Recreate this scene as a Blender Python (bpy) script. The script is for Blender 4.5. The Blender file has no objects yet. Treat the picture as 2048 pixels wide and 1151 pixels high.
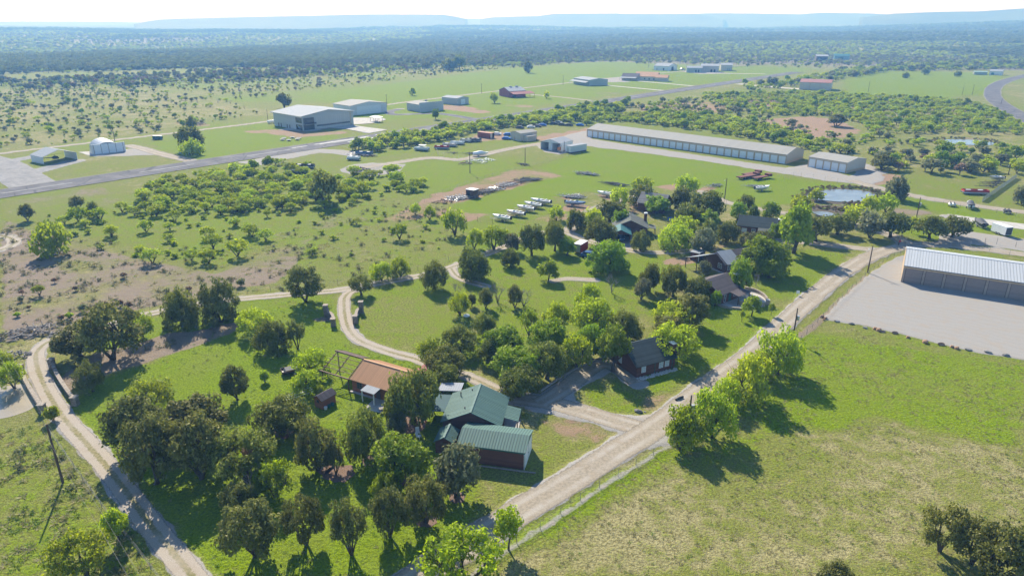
import bpy, math, random
import numpy as np
from mathutils import Vector, Matrix

SC = bpy.context.scene
COL = SC.collection
R = math.radians

# ------------------------------------------------------------------ camera, sun, sky, exposure
CAM_H, F, HORIZON = 60.0, 1365.0, 44.0
PITCH = math.atan((575.5 - HORIZON) / F)
cam = bpy.data.cameras.new('camera')
cam.sensor_width = 36.0
cam.lens = F / 2048 * 36
cam.clip_start, cam.clip_end = 1.0, 120000.0
cam_o = bpy.data.objects.new('camera', cam)
COL.objects.link(cam_o)
cam_o.location = (0, 0, CAM_H)
cam_o.rotation_euler = (math.pi / 2 - PITCH, 0, 0)
SC.camera = cam_o

SUN_EL, SUN_AZ = R(37), R(-20)          # azimuth from +Y towards +X
sdir = Vector((math.sin(SUN_AZ) * math.cos(SUN_EL), math.cos(SUN_AZ) * math.cos(SUN_EL), math.sin(SUN_EL)))
sun = bpy.data.lights.new('sun', 'SUN')
sun.energy, sun.angle, sun.color = 4.4, R(0.5), (1.0, 0.965, 0.89)
sun_o = bpy.data.objects.new('sun', sun)
COL.objects.link(sun_o)
sun_o.rotation_euler = (-sdir).to_track_quat('-Z', 'Y').to_euler()
sun_o.location = (0, 0, 200)

W = bpy.data.worlds.new('World')
SC.world = W
W.use_nodes = True
wn = W.node_tree
bg = wn.nodes['Background']
sky = wn.nodes.new('ShaderNodeTexSky')
sky.sky_type = 'NISHITA'
sky.sun_disc = False
sky.sun_elevation, sky.sun_rotation = SUN_EL, SUN_AZ
sky.altitude, sky.air_density, sky.dust_density, sky.ozone_density = 4000, 1.0, 0.1, 4.0
wn.links.new(sky.outputs[0], bg.inputs[0])
bg.inputs[1].default_value = 0.125

SC.view_settings.view_transform = 'Standard'
SC.view_settings.look = 'None'
SC.view_settings.exposure = 1.08
SC.view_settings.gamma = 1.0
SC.cycles.use_denoising = True
SC.cycles.max_bounces = 6
SC.cycles.transparent_max_bounces = 12
SC.cycles.volume_bounces = 0

# ------------------------------------------------------------------ pixel of the photograph -> point on the ground
CP, SP = math.cos(PITCH), math.sin(PITCH)
def gp(x, y, z=0.0):
    u, v = (x - 1024) / F, (575.5 - y) / F
    d = (u, CP + v * SP, -SP + v * CP)
    t = (z - CAM_H) / d[2]
    return Vector((d[0] * t, d[1] * t, z))
def gpn(pts):
    p = np.asarray(pts, float)
    u, v = (p[:, 0] - 1024) / F, (575.5 - p[:, 1]) / F
    t = -CAM_H / (-SP + v * CP)
    return np.stack([u * t, (CP + v * SP) * t], 1)
def zat(b, y):
    """height above the ground of what shows at picture row y over the ground point b"""
    v = (575.5 - y) / F
    t = b[1] / (CP + v * SP)
    return CAM_H + (-SP + v * CP) * t
def slant(p):
    return math.sqrt(p[0] ** 2 + p[1] ** 2 + CAM_H ** 2)

# ------------------------------------------------------------------ noise on arrays
def _hash(ix, iy, seed):
    h = (ix.astype(np.int64) * 374761393 + iy.astype(np.int64) * 668265263 + seed * 1274126177) & 0xffffffff
    h = ((h ^ (h >> 13)) * 1274126177) & 0xffffffff
    return ((h ^ (h >> 16)) & 0xffff) / 65535.0
def vnoise(x, y, seed=0):
    ix, iy = np.floor(x), np.floor(y)
    fx, fy = x - ix, y - iy
    fx, fy = fx * fx * (3 - 2 * fx), fy * fy * (3 - 2 * fy)
    a, b = _hash(ix, iy, seed), _hash(ix + 1, iy, seed)
    c, d = _hash(ix, iy + 1, seed), _hash(ix + 1, iy + 1, seed)
    return (a * (1 - fx) + b * fx) * (1 - fy) + (c * (1 - fx) + d * fx) * fy
def fbm(x, y, seed=0, oct=4):
    s, a, t = 0.0, 0.5, 0.0
    for k in range(oct):
        s = s + a * vnoise(x * 2 ** k, y * 2 ** k, seed + k * 17)
        t += a
        a *= 0.5
    return s / t
def sstep(a, b, x):
    t = np.clip((x - a) / (b - a), 0, 1)
    return t * t * (3 - 2 * t)
def in_poly(P, poly):
    x, y = P[:, 0], P[:, 1]
    c = np.zeros(len(P), bool)
    n = len(poly)
    for i in range(n):
        x0, y0 = poly[i]; x1, y1 = poly[(i + 1) % n]
        if y0 == y1: continue
        m = ((y0 > y) != (y1 > y)) & (x < (x1 - x0) * (y - y0) / (y1 - y0) + x0)
        c ^= m
    return c
def seg_dist(P, pts, closed=False):
    d = np.full(len(P), 1e9)
    n = len(pts)
    for i in range(n if closed else n - 1):
        a, b = np.asarray(pts[i]), np.asarray(pts[(i + 1) % n])
        ab = b - a
        t = np.clip(((P - a) @ ab) / max(ab @ ab, 1e-9), 0, 1)
        q = P - (a + t[:, None] * ab)
        d = np.minimum(d, np.hypot(q[:, 0], q[:, 1]))
    return d

# ------------------------------------------------------------------ objects
def mesh_np(name, V, Fc, mat=None, n=4, smooth=False):
    me = bpy.data.meshes.new(name)
    V = np.asarray(V, np.float32); Fc = np.asarray(Fc, np.int32)
    me.vertices.add(len(V)); me.vertices.foreach_set('co', V.ravel())
    me.loops.add(Fc.size); me.loops.foreach_set('vertex_index', Fc.ravel())
    me.polygons.add(len(Fc)); me.polygons.foreach_set('loop_start', np.arange(len(Fc), dtype=np.int32) * n)
    if smooth: me.polygons.foreach_set('use_smooth', np.ones(len(Fc), bool))
    me.update(calc_edges=True)
    if mat: me.materials.append(mat)
    return me
def link(name, me, parent=None, loc=None, rot=None, scale=None):
    o = bpy.data.objects.new(name, me)
    COL.objects.link(o)
    if parent: o.parent = parent
    if loc is not None: o.location = loc
    if rot is not None: o.rotation_euler = (0, 0, rot)
    if scale is not None: o.scale = scale
    return o
def tag(o, label=None, cat=None, group=None, kind=None):
    if label: o['label'] = label
    if cat: o['category'] = cat
    if group: o['group'] = group
    if kind: o['kind'] = kind
    return o
def thing(name, label, cat, loc=(0, 0, 0), rot=0.0, group=None):
    o = link(name, None, None, loc, rot)
    o.empty_display_size = 0.5
    return tag(o, label, cat, group)
def copy_tree(o, parent=None):
    c = o.copy(); COL.objects.link(c)
    if parent: c.parent = parent
    for ch in o.children: copy_tree(ch, c)
    return c

class MB:
    """collects solids; build() links them as one mesh"""
    def __init__(s): s.v, s.f = [], []
    def add(s, vs, fs):
        n = len(s.v)
        s.v += [tuple(p) for p in vs]
        s.f += [tuple(i + n for i in q) for q in fs]
        return s
    def box(s, x0, y0, z0, x1, y1, z1):
        return s.add([(x0, y0, z0), (x1, y0, z0), (x1, y1, z0), (x0, y1, z0), (x0, y0, z1), (x1, y0, z1), (x1, y1, z1), (x0, y1, z1)],
                     [(0, 3, 2, 1), (4, 5, 6, 7), (0, 1, 5, 4), (1, 2, 6, 5), (2, 3, 7, 6), (3, 0, 4, 7)])
    def cbox(s, c, d): return s.box(c[0] - d[0] / 2, c[1] - d[1] / 2, c[2] - d[2] / 2, c[0] + d[0] / 2, c[1] + d[1] / 2, c[2] + d[2] / 2)
    def prism(s, poly, dvec):
        """closed polygon (3-D points) pushed along dvec"""
        n = len(poly); d = Vector(dvec)
        vs = [Vector(p) for p in poly] + [Vector(p) + d for p in poly]
        return s.add(vs, [tuple(reversed(range(n))), tuple(range(n, 2 * n))] + [(i, (i + 1) % n, (i + 1) % n + n, i + n) for i in range(n)])
    def tube(s, pts, rad, n=6, cap=True):
        pts = [Vector(p) for p in pts]
        rad = rad if isinstance(rad, (list, tuple)) else [rad] * len(pts)
        base = len(s.v)
        for i, p in enumerate(pts):
            t = (pts[min(i + 1, len(pts) - 1)] - pts[max(i - 1, 0)]).normalized()
            a = t.orthogonal().normalized()
            if abs(t.z) < 0.95: a = t.cross(Vector((0, 0, 1))).normalized()
            b = t.cross(a)
            for k in range(n):
                q = 2 * math.pi * k / n
                s.v.append(tuple(p + (a * math.cos(q) + b * math.sin(q)) * rad[i]))
        for i in range(len(pts) - 1):
            for k in range(n):
                s.f.append((base + i * n + k, base + i * n + (k + 1) % n, base + (i + 1) * n + (k + 1) % n, base + (i + 1) * n + k))
        if cap:
            s.f.append(tuple(base + k for k in reversed(range(n))))
            e = base + (len(pts) - 1) * n
            s.f.append(tuple(e + k for k in range(n)))
        return s
    def bar(s, a, b, w, h):
        """square bar from a to b, w wide, h high"""
        a, b = Vector(a), Vector(b)
        t = (b - a).normalized()
        up = Vector((0, 0, 1)) if abs(t.z) < 0.97 else Vector((0, 1, 0))
        sd = t.cross(up).normalized() * (w / 2); u = sd.cross(t).normalized() * (h / 2)
        vs = [a - sd - u, a + sd - u, a + sd + u, a - sd + u, b - sd - u, b + sd - u, b + sd + u, b - sd + u]
        return s.add(vs, [(0, 3, 2, 1), (4, 5, 6, 7), (0, 1, 5, 4), (1, 2, 6, 5), (2, 3, 7, 6), (3, 0, 4, 7)])
    def cyl(s, c, r, h, n=14, r2=None):
        return s.tube([c, (c[0], c[1], c[2] + h)], [r, r if r2 is None else r2], n)
    def wheel(s, c, r, w, axis='y', n=14):
        d = Vector((0, w / 2, 0)) if axis == 'y' else Vector((w / 2, 0, 0))
        return s.tube([Vector(c) - d, Vector(c) + d], r, n)
    def mesh(s, name, mat=None, smooth=False):
        me = bpy.data.meshes.new(name)
        me.from_pydata(s.v, [], s.f)
        me.update()
        if smooth: me.polygons.foreach_set('use_smooth', [True] * len(me.polygons))
        if mat: me.materials.append(mat)
        return me
    def build(s, name, mat=None, parent=None, smooth=False, **k):
        return link(name, s.mesh(name, mat, smooth), parent, **k)

# ------------------------------------------------------------------ materials
MATS = {}
class NT:
    def __init__(s, name):
        s.m = bpy.data.materials.new(name); s.m.use_nodes = True
        s.t = s.m.node_tree; s.t.nodes.clear()
        s.out = s.n('OutputMaterial')
    def n(s, t, **k):
        o = s.t.nodes.new('ShaderNode' + t)
        for a, b in k.items(): setattr(o, a, b)
        return o
    def l(s, a, b): s.t.links.new(a, b)
    def val(s, sock, v):
        if isinstance(v, bpy.types.NodeSocket): s.l(v, sock)
        else: sock.default_value = v
    def math(s, op, a, b=None, c=None, clamp=False):
        o = s.n('Math', operation=op, use_clamp=clamp)
        for i, v in enumerate((a, b, c)):
            if v is not None: s.val(o.inputs[i], v)
        return o.outputs[0]
    def mix(s, f, a, b, mode='MIX'):
        o = s.n('Mix', data_type='RGBA', blend_type=mode)
        s.val(o.inputs[0], f)
        for i, v in ((6, a), (7, b)):
            s.val(o.inputs[i], v if isinstance(v, bpy.types.NodeSocket) else (*v[:3], 1))
        return o.outputs[2]
    def noise(s, vec, scale, detail=3, rough=0.55, dist=0.0):
        o = s.n('TexNoise'); o.inputs['Scale'].default_value = scale
        o.inputs['Detail'].default_value = detail; o.inputs['Roughness'].default_value = rough; o.inputs['Distortion'].default_value = dist
        s.l(vec, o.inputs['Vector'])
        return o.outputs['Fac']
    def ss(s, v, a, b, lo=0.0, hi=1.0):
        o = s.n('MapRange', interpolation_type='SMOOTHSTEP')
        for i, q in enumerate((v, a, b, lo, hi)): s.val(o.inputs[i], q)
        return o.outputs[0]
    def mapping(s, vec, scale=(1, 1, 1), rot=(0, 0, 0)):
        o = s.n('Mapping'); o.inputs['Scale'].default_value = scale; o.inputs['Rotation'].default_value = rot
        s.l(vec, o.inputs['Vector']); return o.outputs[0]
    def bump(s, h, strength=0.5, dist=0.1):
        o = s.n('Bump'); o.inputs['Strength'].default_value = strength; o.inputs['Distance'].default_value = dist
        s.l(h, o.inputs['Height']); return o.outputs[0]
    def bsdf(s, col, rough=0.8, metal=0.0, normal=None, spec=0.3, alpha=None):
        o = s.n('BsdfPrincipled')
        s.val(o.inputs['Base Color'], col if isinstance(col, bpy.types.NodeSocket) else (*col[:3], 1))
        s.val(o.inputs['Roughness'], rough); s.val(o.inputs['Metallic'], metal)
        o.inputs['Specular IOR Level'].default_value = spec
        if normal: s.l(normal, o.inputs['Normal'])
        if alpha is not None: s.val(o.inputs['Alpha'], alpha)
        s.l(o.outputs[0], s.out.inputs[0]); return o
def mat(name, col, rough=0.7, metal=0.0, var=0.18, scale=1.5, spec=0.3, bump=0.0):
    """plain paint, wood, stone ... with weathering blotches and specks"""
    if name in MATS: return MATS[name]
    t = NT(name); co = t.n('TexCoord').outputs['Object']
    a = t.noise(co, scale, 4); b = t.noise(co, scale * 9, 2)
    f = t.math('ADD', t.math('MULTIPLY', a, 0.7), t.math('MULTIPLY', b, 0.3))
    lo = [c * (1 - var) for c in col]; hi = [min(1, c * (1 + var)) for c in col]
    c = t.mix(t.ss(f, 0.3, 0.7), lo, hi)
    nm = t.bump(b, bump, 0.05) if bump else None
    t.bsdf(c, rough, metal, nm, spec)
    MATS[name] = t.m
    return t.m
def mat_lines(name, col, axis, pitch, rough=0.6, metal=0.0, depth=0.5, dark=0.7, var=0.12, spec=0.3, stain=None):
    """boards, logs, corrugated sheet: lines across an object axis every `pitch` metres"""
    if name in MATS: return MATS[name]
    t = NT(name); co = t.n('TexCoord').outputs['Object']
    sep = t.n('SeparateXYZ'); t.l(co, sep.inputs[0])
    ax = sep.outputs[axis]
    w = t.math('PINGPONG', t.math('DIVIDE', ax, pitch), 0.5)          # 0 in the groove, .5 mid board
    g = t.ss(w, 0.03, 0.16)
    cell = t.math('FLOOR', t.math('ADD', t.math('DIVIDE', ax, pitch), 0.0))
    wn_ = t.n('TexWhiteNoise', noise_dimensions='1D'); t.l(cell, wn_.inputs['W'])
    a = t.noise(co, 0.8, 4); b = t.noise(co, 7, 3)
    f = t.math('ADD', t.math('MULTIPLY', a, 0.5), t.math('ADD', t.math('MULTIPLY', wn_.outputs[0], 0.3), t.math('MULTIPLY', b, 0.2)))
    c = t.mix(t.ss(f, 0.2, 0.8), [q * (1 - var) for q in col], [min(1, q * (1 + var)) for q in col])
    if stain: c = t.mix(t.ss(t.noise(co, 0.5, 5, 0.65), 0.55, 0.75, 0, 0.6), c, stain)
    c = t.mix(g, t.mix(1.0, c, (dark, dark, dark), 'MULTIPLY'), c)
    t.bsdf(c, rough, metal, t.bump(g, depth, 0.04), spec)
    MATS[name] = t.m
    return t.m
def leaf_mat(name, dark, light, trans=0.4, vscale=0.55, gloss=.02):
    t = NT(name); co = t.n('TexCoord').outputs['Object']
    oi = t.n('ObjectInfo').outputs['Random']
    a = t.noise(co, vscale, 2); b = t.noise(co, 6.0, 1)
    f = t.math('ADD', t.math('MULTIPLY', a, 0.55), t.math('MULTIPLY', b, 0.45))
    c = t.mix(t.ss(f, 0.32, 0.68), dark, light)
    hs = t.n('HueSaturation'); t.l(c, hs.inputs['Color'])
    t.l(t.ss(oi, 0, 1, 0.496, 0.516), hs.inputs['Hue'])
    t.l(t.ss(t.math('FRACT', t.math('MULTIPLY', oi, 7.13)), 0, 1, 0.8, 1.22), hs.inputs['Value'])
    d = t.n('BsdfDiffuse'); tr = t.n('BsdfTranslucent'); m = t.n('MixShader'); m.inputs[0].default_value = trans
    t.l(hs.outputs[0], d.inputs[0]); t.l(hs.outputs[0], tr.inputs[0])
    t.l(d.outputs[0], m.inputs[1]); t.l(tr.outputs[0], m.inputs[2])
    gl = t.n('BsdfGlossy'); gl.inputs['Roughness'].default_value = .5; gl.inputs[0].default_value = (.9, .85, .65, 1)
    m2 = t.n('MixShader'); m2.inputs[0].default_value = gloss
    t.l(m.outputs[0], m2.inputs[1]); t.l(gl.outputs[0], m2.inputs[2]); t.l(m2.outputs[0], t.out.inputs[0])
    MATS[name] = t.m
    return t.m

# ================================================================== GROUND, ROADS, WATER, HILLS
def terrain_z(x, y):
    """flat round the houses and the airstrip, rolling beyond, rising towards the hills on one side"""
    r = np.hypot(x, y)
    k = sstep(900, 2600, r)
    z = k * ((fbm(x / 1500 + 3.1, y / 1500 + 1.7, 5, 4) - 0.52) * 62 - 4)
    z = z + 70 * sstep(1500, 7000, r) * sstep(0.33, 0.75, np.arctan2(x, y)) * (0.6 + 0.8 * fbm(x / 2500, y / 2500, 9, 2))
    z = z + sstep(1300, 3600, r) * 16
    return z

ROADS = {   # name: (centre line in pixels, width m)
 'drive_west': ([(420, 1190), (382, 1150), (313, 1063), (243, 972), (188, 900), (132, 844), (98, 790), (78, 748), (70, 718), (74, 700), (92, 683), (130, 672), (200, 655), (288, 629), (334, 620), (400, 606), (487, 596), (574, 589), (647, 583), (698, 577), (750, 567), (840, 552), (902, 535), (944, 518), (1014, 492), (1050, 474), (1095, 462), (1135, 463), (1177, 483), (1222, 493), (1278, 504), (1340, 505), (1400, 499)], 3.3),
 'drive_loop': ([(745, 568), (705, 580), (689, 592), (687, 608), (690, 635), (698, 660), (715, 678), (740, 690), (784, 705), (833, 717), (880, 735), (923, 748), (960, 762), (1004, 784), (1052, 804)], 2.9),
 'drive_yard': ([(1030, 796), (1064, 800), (1110, 806), (1160, 820), (1210, 836), (1260, 850), (1300, 862)], 4.6),
 'drive_cabin': ([(1080, 806), (1110, 790), (1140, 768), (1172, 742), (1205, 722), (1240, 735), (1275, 765)], 4.2),
 'drive_upper': ([(1135, 463), (1150, 445), (1180, 420), (1212, 408), (1250, 396), (1300, 388)], 4.0),
 'drive_patio': ([(902, 536), (912, 552), (940, 564), (975, 572)], 2.6),
 'drive_creek': ([(1105, 562), (1130, 556), (1165, 558), (1190, 560)], 2.6),
 'main_road': ([(800, 1180), (863, 1132), (978, 1062), (1054, 1012), (1149, 955), (1228, 905), (1290, 868), (1340, 832), (1397, 785), (1449, 748), (1480, 728), (1504, 707), (1563, 650), (1612, 605), (1661, 563), (1713, 525), (1765, 502), (1810, 491), (1860, 487), (1960, 497), (2100, 515)], 5.2),
 'cross_road': ([(1745, 499), (1689, 493), (1626, 486), (1588, 482), (1540, 478)], 4.5),
 'gate_road': ([(1815, 488), (1790, 472), (1750, 460), (1709, 449), (1660, 437)], 5.0),
 'north_road': ([(1700, 360), (1765, 378), (1835, 393), (1870, 399), (1956, 412), (2048, 424), (2140, 437)], 6.0),
 'strip_road': ([(1906, 434), (1930, 438), (1960, 442), (2048, 453), (2130, 463)], 7.5),
 'shed_road': ([(700, 338), (760, 330), (812, 322), (861, 314), (895, 318), (923, 320), (952, 313), (979, 306), (1020, 297), (1080, 287), (1130, 284)], 6.0),
 'field_road': ([(1404, 383), (1450, 404), (1490, 413), (1560, 424), (1610, 432)], 4.0),
 'curve_road': ([(2100, 262), (2060, 240), (2010, 215), (1985, 196), (1984, 178), (2000, 165), (2040, 153), (2110, 140)], 13.0),
 'access_road': ([(-120, 322), (0, 307), (83, 297), (167, 287), (348, 266), (440, 255), (535, 243), (640, 228), (756, 212), (819, 203), (889, 195), (944, 188), (1048, 176), (1142, 165), (1208, 158), (1302, 148), (1380, 141), (1470, 132), (1619, 119)], 5.0),
 'field_track': ([(0, 470), (18, 474), (30, 480), (26, 490), (0, 500)], 4.0),
 'hangar_drive': ([(257, 291), (285, 297), (313, 306), (345, 313), (380, 321)], 6.5),
 'taxi_west': ([(-60, 312), (0, 327), (25, 343), (70, 372)], 16.0),
 'taxi_link': ([(0, 327), (40, 318), (75, 312)], 8.0),
 'taxi_apron': ([(45, 350), (90, 338), (150, 322)], 9.0),
 'taxi_loop': ([(800, 218), (775, 223), (783, 230), (830, 228), (880, 226), (935, 236), (965, 241)], 7.0),
 'barn_drive': ([(1062, 189), (1120, 194), (1180, 201)], 5.0),
 'house_drive': ([(1205, 170), (1260, 175), (1325, 181)], 5.0),
 'ranch_drive': ([(1275, 162), (1330, 167), (1385, 172)], 5.0),
 'far_drive': ([(1385, 146), (1450, 147), (1530, 148)], 6.0),
 'hangar_track': ([(1480, 168), (1540, 174), (1600, 178)], 10.0),
}
PAVED = ('curve_road', 'taxi_loop')
CONCRETE = ('house_drive', 'ranch_drive', 'far_drive', 'hangar_track', 'strip_road')
RUNWAY = [(-130, 400), (-130, 416), (345, 342), (521, 313), (784, 264), (958, 239.5), (1167, 205), (1380, 181), (1605, 145.5), (1585, 143.5), (1323, 177), (1177, 196), (1000, 222), (937, 234), (700, 272), (358, 323), (66, 366)]
POLYS = {
 'gravel_lot': [(1648, 632), (1690, 590), (1735, 549), (1775, 522), (1815, 508), (1900, 512), (2048, 535), (2250, 570), (2300, 770), (2048, 720), (1960, 706), (1880, 688), (1800, 668), (1720, 650), (1650, 640)],
 'storage_yard': [(1140, 268), (1165, 262), (1185, 262), (1185, 278), (1570, 336), (1618, 328), (1700, 352), (1730, 325), (1772, 345), (1765, 360), (1740, 372), (1715, 368), (1640, 360), (1560, 346), (1470, 332), (1380, 318), (1240, 300), (1175, 292), (1150, 296), (1120, 310), (1090, 304), (1072, 292), (1110, 282)],
 'yard_gravel': [(1040, 786), (1105, 788), (1160, 757), (1208, 716), (1232, 722), (1240, 738), (1215, 747), (1172, 766), (1150, 785), (1152, 803), (1200, 822), (1270, 831), (1330, 826), (1362, 848), (1345, 886), (1300, 900), (1262, 884), (1236, 862), (1180, 846), (1100, 830), (1045, 818)],
 'front_yard': [(1880, 470), (1935, 462), (2048, 478), (2150, 492), (2150, 515), (2048, 502), (1960, 490), (1870, 484)],
 'hangar_apron': [(555, 260), (700, 236), (722, 236), (765, 236), (772, 240), (745, 247), (700, 250), (735, 255), (775, 260), (738, 267), (690, 258), (660, 256), (625, 263)],
 'shed_patch': [(473, 325), (626, 297), (690, 300), (720, 306), (700, 312), (640, 305), (556, 322), (521, 331)],
 'dump_patch': [(678, 340), (700, 330), (743, 325), (812, 328), (800, 345), (732, 353), (692, 347)],
 'parking': [(1262, 497), (1225, 488), (1232, 472), (1262, 470), (1278, 484)],
 'quonset_pad': [(157, 304), (250, 301), (258, 297), (300, 305), (320, 309), (250, 312), (190, 313)],
 'far_apron': [(1360, 143), (1400, 141), (1470, 147), (1400, 148)],
 'house_apron': [(1195, 158), (1240, 154), (1245, 160), (1260, 164), (1205, 165)],
}
DIRT = [   # bare ground: (polygon px, amount, channel 0 pale dirt, 1 red dirt)
 ([(0, 430), (60, 455), (120, 470), (300, 520), (430, 545), (520, 505), (640, 468), (600, 520), (560, 565), (430, 588), (280, 622), (120, 665), (0, 690)], .78, 0),
 ([(540, 470), (600, 440), (720, 425), (740, 440), (640, 462), (590, 490)], .62, 0),
 ([(150, 400), (260, 385), (300, 395), (200, 420)], .6, 0),
 ([(0, 455), (60, 470), (150, 545), (120, 570), (0, 600)], .95, 0),
 ([(0, 398), (200, 372), (250, 385), (120, 410), (0, 430)], .6, 0),
 ([(125, 748), (185, 705), (260, 690), (330, 668), (400, 655), (480, 640), (478, 660), (400, 690), (330, 712), (250, 738), (205, 752), (160, 760), (145, 790), (125, 770)], 1.0, 0),
 ([(620, 635), (665, 632), (668, 645), (625, 645)], .9, 0),
 ([(760, 440), (870, 388), (960, 358), (1036, 336), (1064, 338), (1130, 353), (1060, 368), (985, 388), (925, 408), (905, 415), (985, 430), (930, 447), (880, 432), (800, 446)], .78, 1),
 ([(1105, 355), (1085, 345), (1130, 357)], .9, 1),
 ([(1108, 394), (1150, 386), (1175, 394), (1140, 402)], 1.0, 1),
 ([(1125, 410), (1145, 402), (1182, 412), (1165, 424), (1120, 426)], 1.0, 1),
 ([(1192, 388), (1205, 386), (1225, 398), (1212, 402)], 1.0, 1),
 ([(985, 436), (1060, 404), (1095, 405), (1085, 417), (1040, 432), (1010, 446)], .62, 1),
 ([(1060, 440), (1130, 420), (1140, 440), (1100, 448)], .7, 1),
 ([(1300, 374), (1365, 364), (1375, 372), (1340, 380)], .95, 1),
 ([(1375, 380), (1420, 372), (1440, 376), (1400, 386)], .95, 1),
 ([(1060, 275), (1160, 258), (1175, 250), (1180, 262), (1150, 272), (1085, 284)], 1.0, 1),
 ([(940, 270), (1010, 262), (1020, 280), (950, 284)], .85, 1),
 ([(1525, 238), (1626, 232), (1690, 245), (1722, 260), (1695, 276), (1626, 277), (1540, 258)], 1.0, 1),
 ([(1440, 196), (1470, 190), (1590, 197), (1560, 214), (1490, 212)], .9, 1),
 ([(1250, 210), (1370, 200), (1470, 210), (1500, 222), (1400, 228), (1290, 226)], .72, 1),
 ([(1720, 350), (1780, 346), (1820, 352), (1770, 372), (1735, 372)], .9, 1),
 ([(1790, 415), (1850, 420), (1880, 432), (1830, 438), (1760, 425)], .75, 0),
 ([(1260, 435), (1290, 425), (1340, 425), (1345, 440), (1300, 445)], .4, 1),
 ([(1250, 404), (1300, 398), (1340, 420), (1300, 432), (1255, 425)], .85, 1),
 ([(1370, 500), (1440, 486), (1470, 492), (1440, 504)], .9, 1),
 ([(1310, 518), (1400, 510), (1420, 516), (1380, 530), (1330, 530)], .8, 1),
 ([(1060, 838), (1130, 832), (1200, 842), (1240, 870), (1200, 890), (1120, 880)], .62, 1),
 ([(1280, 790), (1330, 782), (1370, 790), (1320, 830), (1280, 822)], .75, 1),
 ([(690, 830), (760, 790), (830, 830), (870, 850), (800, 880)], .5, 1),
 ([(960, 975), (1020, 965), (1070, 985), (980, 1040), (930, 1010)], .4, 0),
 ([(555, 258), (640, 262), (700, 262), (690, 268), (600, 276), (470, 262)], .8, 1),
 ([(870, 208), (930, 212), (985, 224), (960, 228), (880, 218)], .95, 1),
 ([(990, 205), (1060, 210), (1080, 216), (1030, 216)], .7, 1),
 ([(1200, 182), (1260, 186), (1230, 192), (1180, 190)], .6, 0),
 ([(350, 238), (420, 246), (430, 254), (340, 250)], .7, 1),
 ([(1600, 395), (1620, 378), (1690, 372), (1760, 382), (1772, 396), (1740, 408), (1660, 410)], .7, 0),
 ([(1855, 276), (1990, 272), (2010, 292), (1900, 300), (1850, 290)], .7, 0),
 ([(1800, 255), (2048, 262), (2048, 268), (1800, 268)], .5, 0),
 ([(0, 835), (80, 815), (110, 850), (30, 880), (0, 890)], .5, 0),
 ([(150, 880), (210, 960), (260, 1050), (320, 1151), (250, 1151), (190, 1050), (130, 920), (80, 890)], .62, 0),
 ([(1920, 820), (2048, 838), (2048, 880), (1930, 850)], .35, 0),
 ([(1990, 150), (2048, 180), (2048, 215), (2010, 190)], .4, 0),
 ([(1000, 660), (1110, 590), (1140, 568), (1100, 610), (1020, 640)], .0, 0),
]
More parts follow.
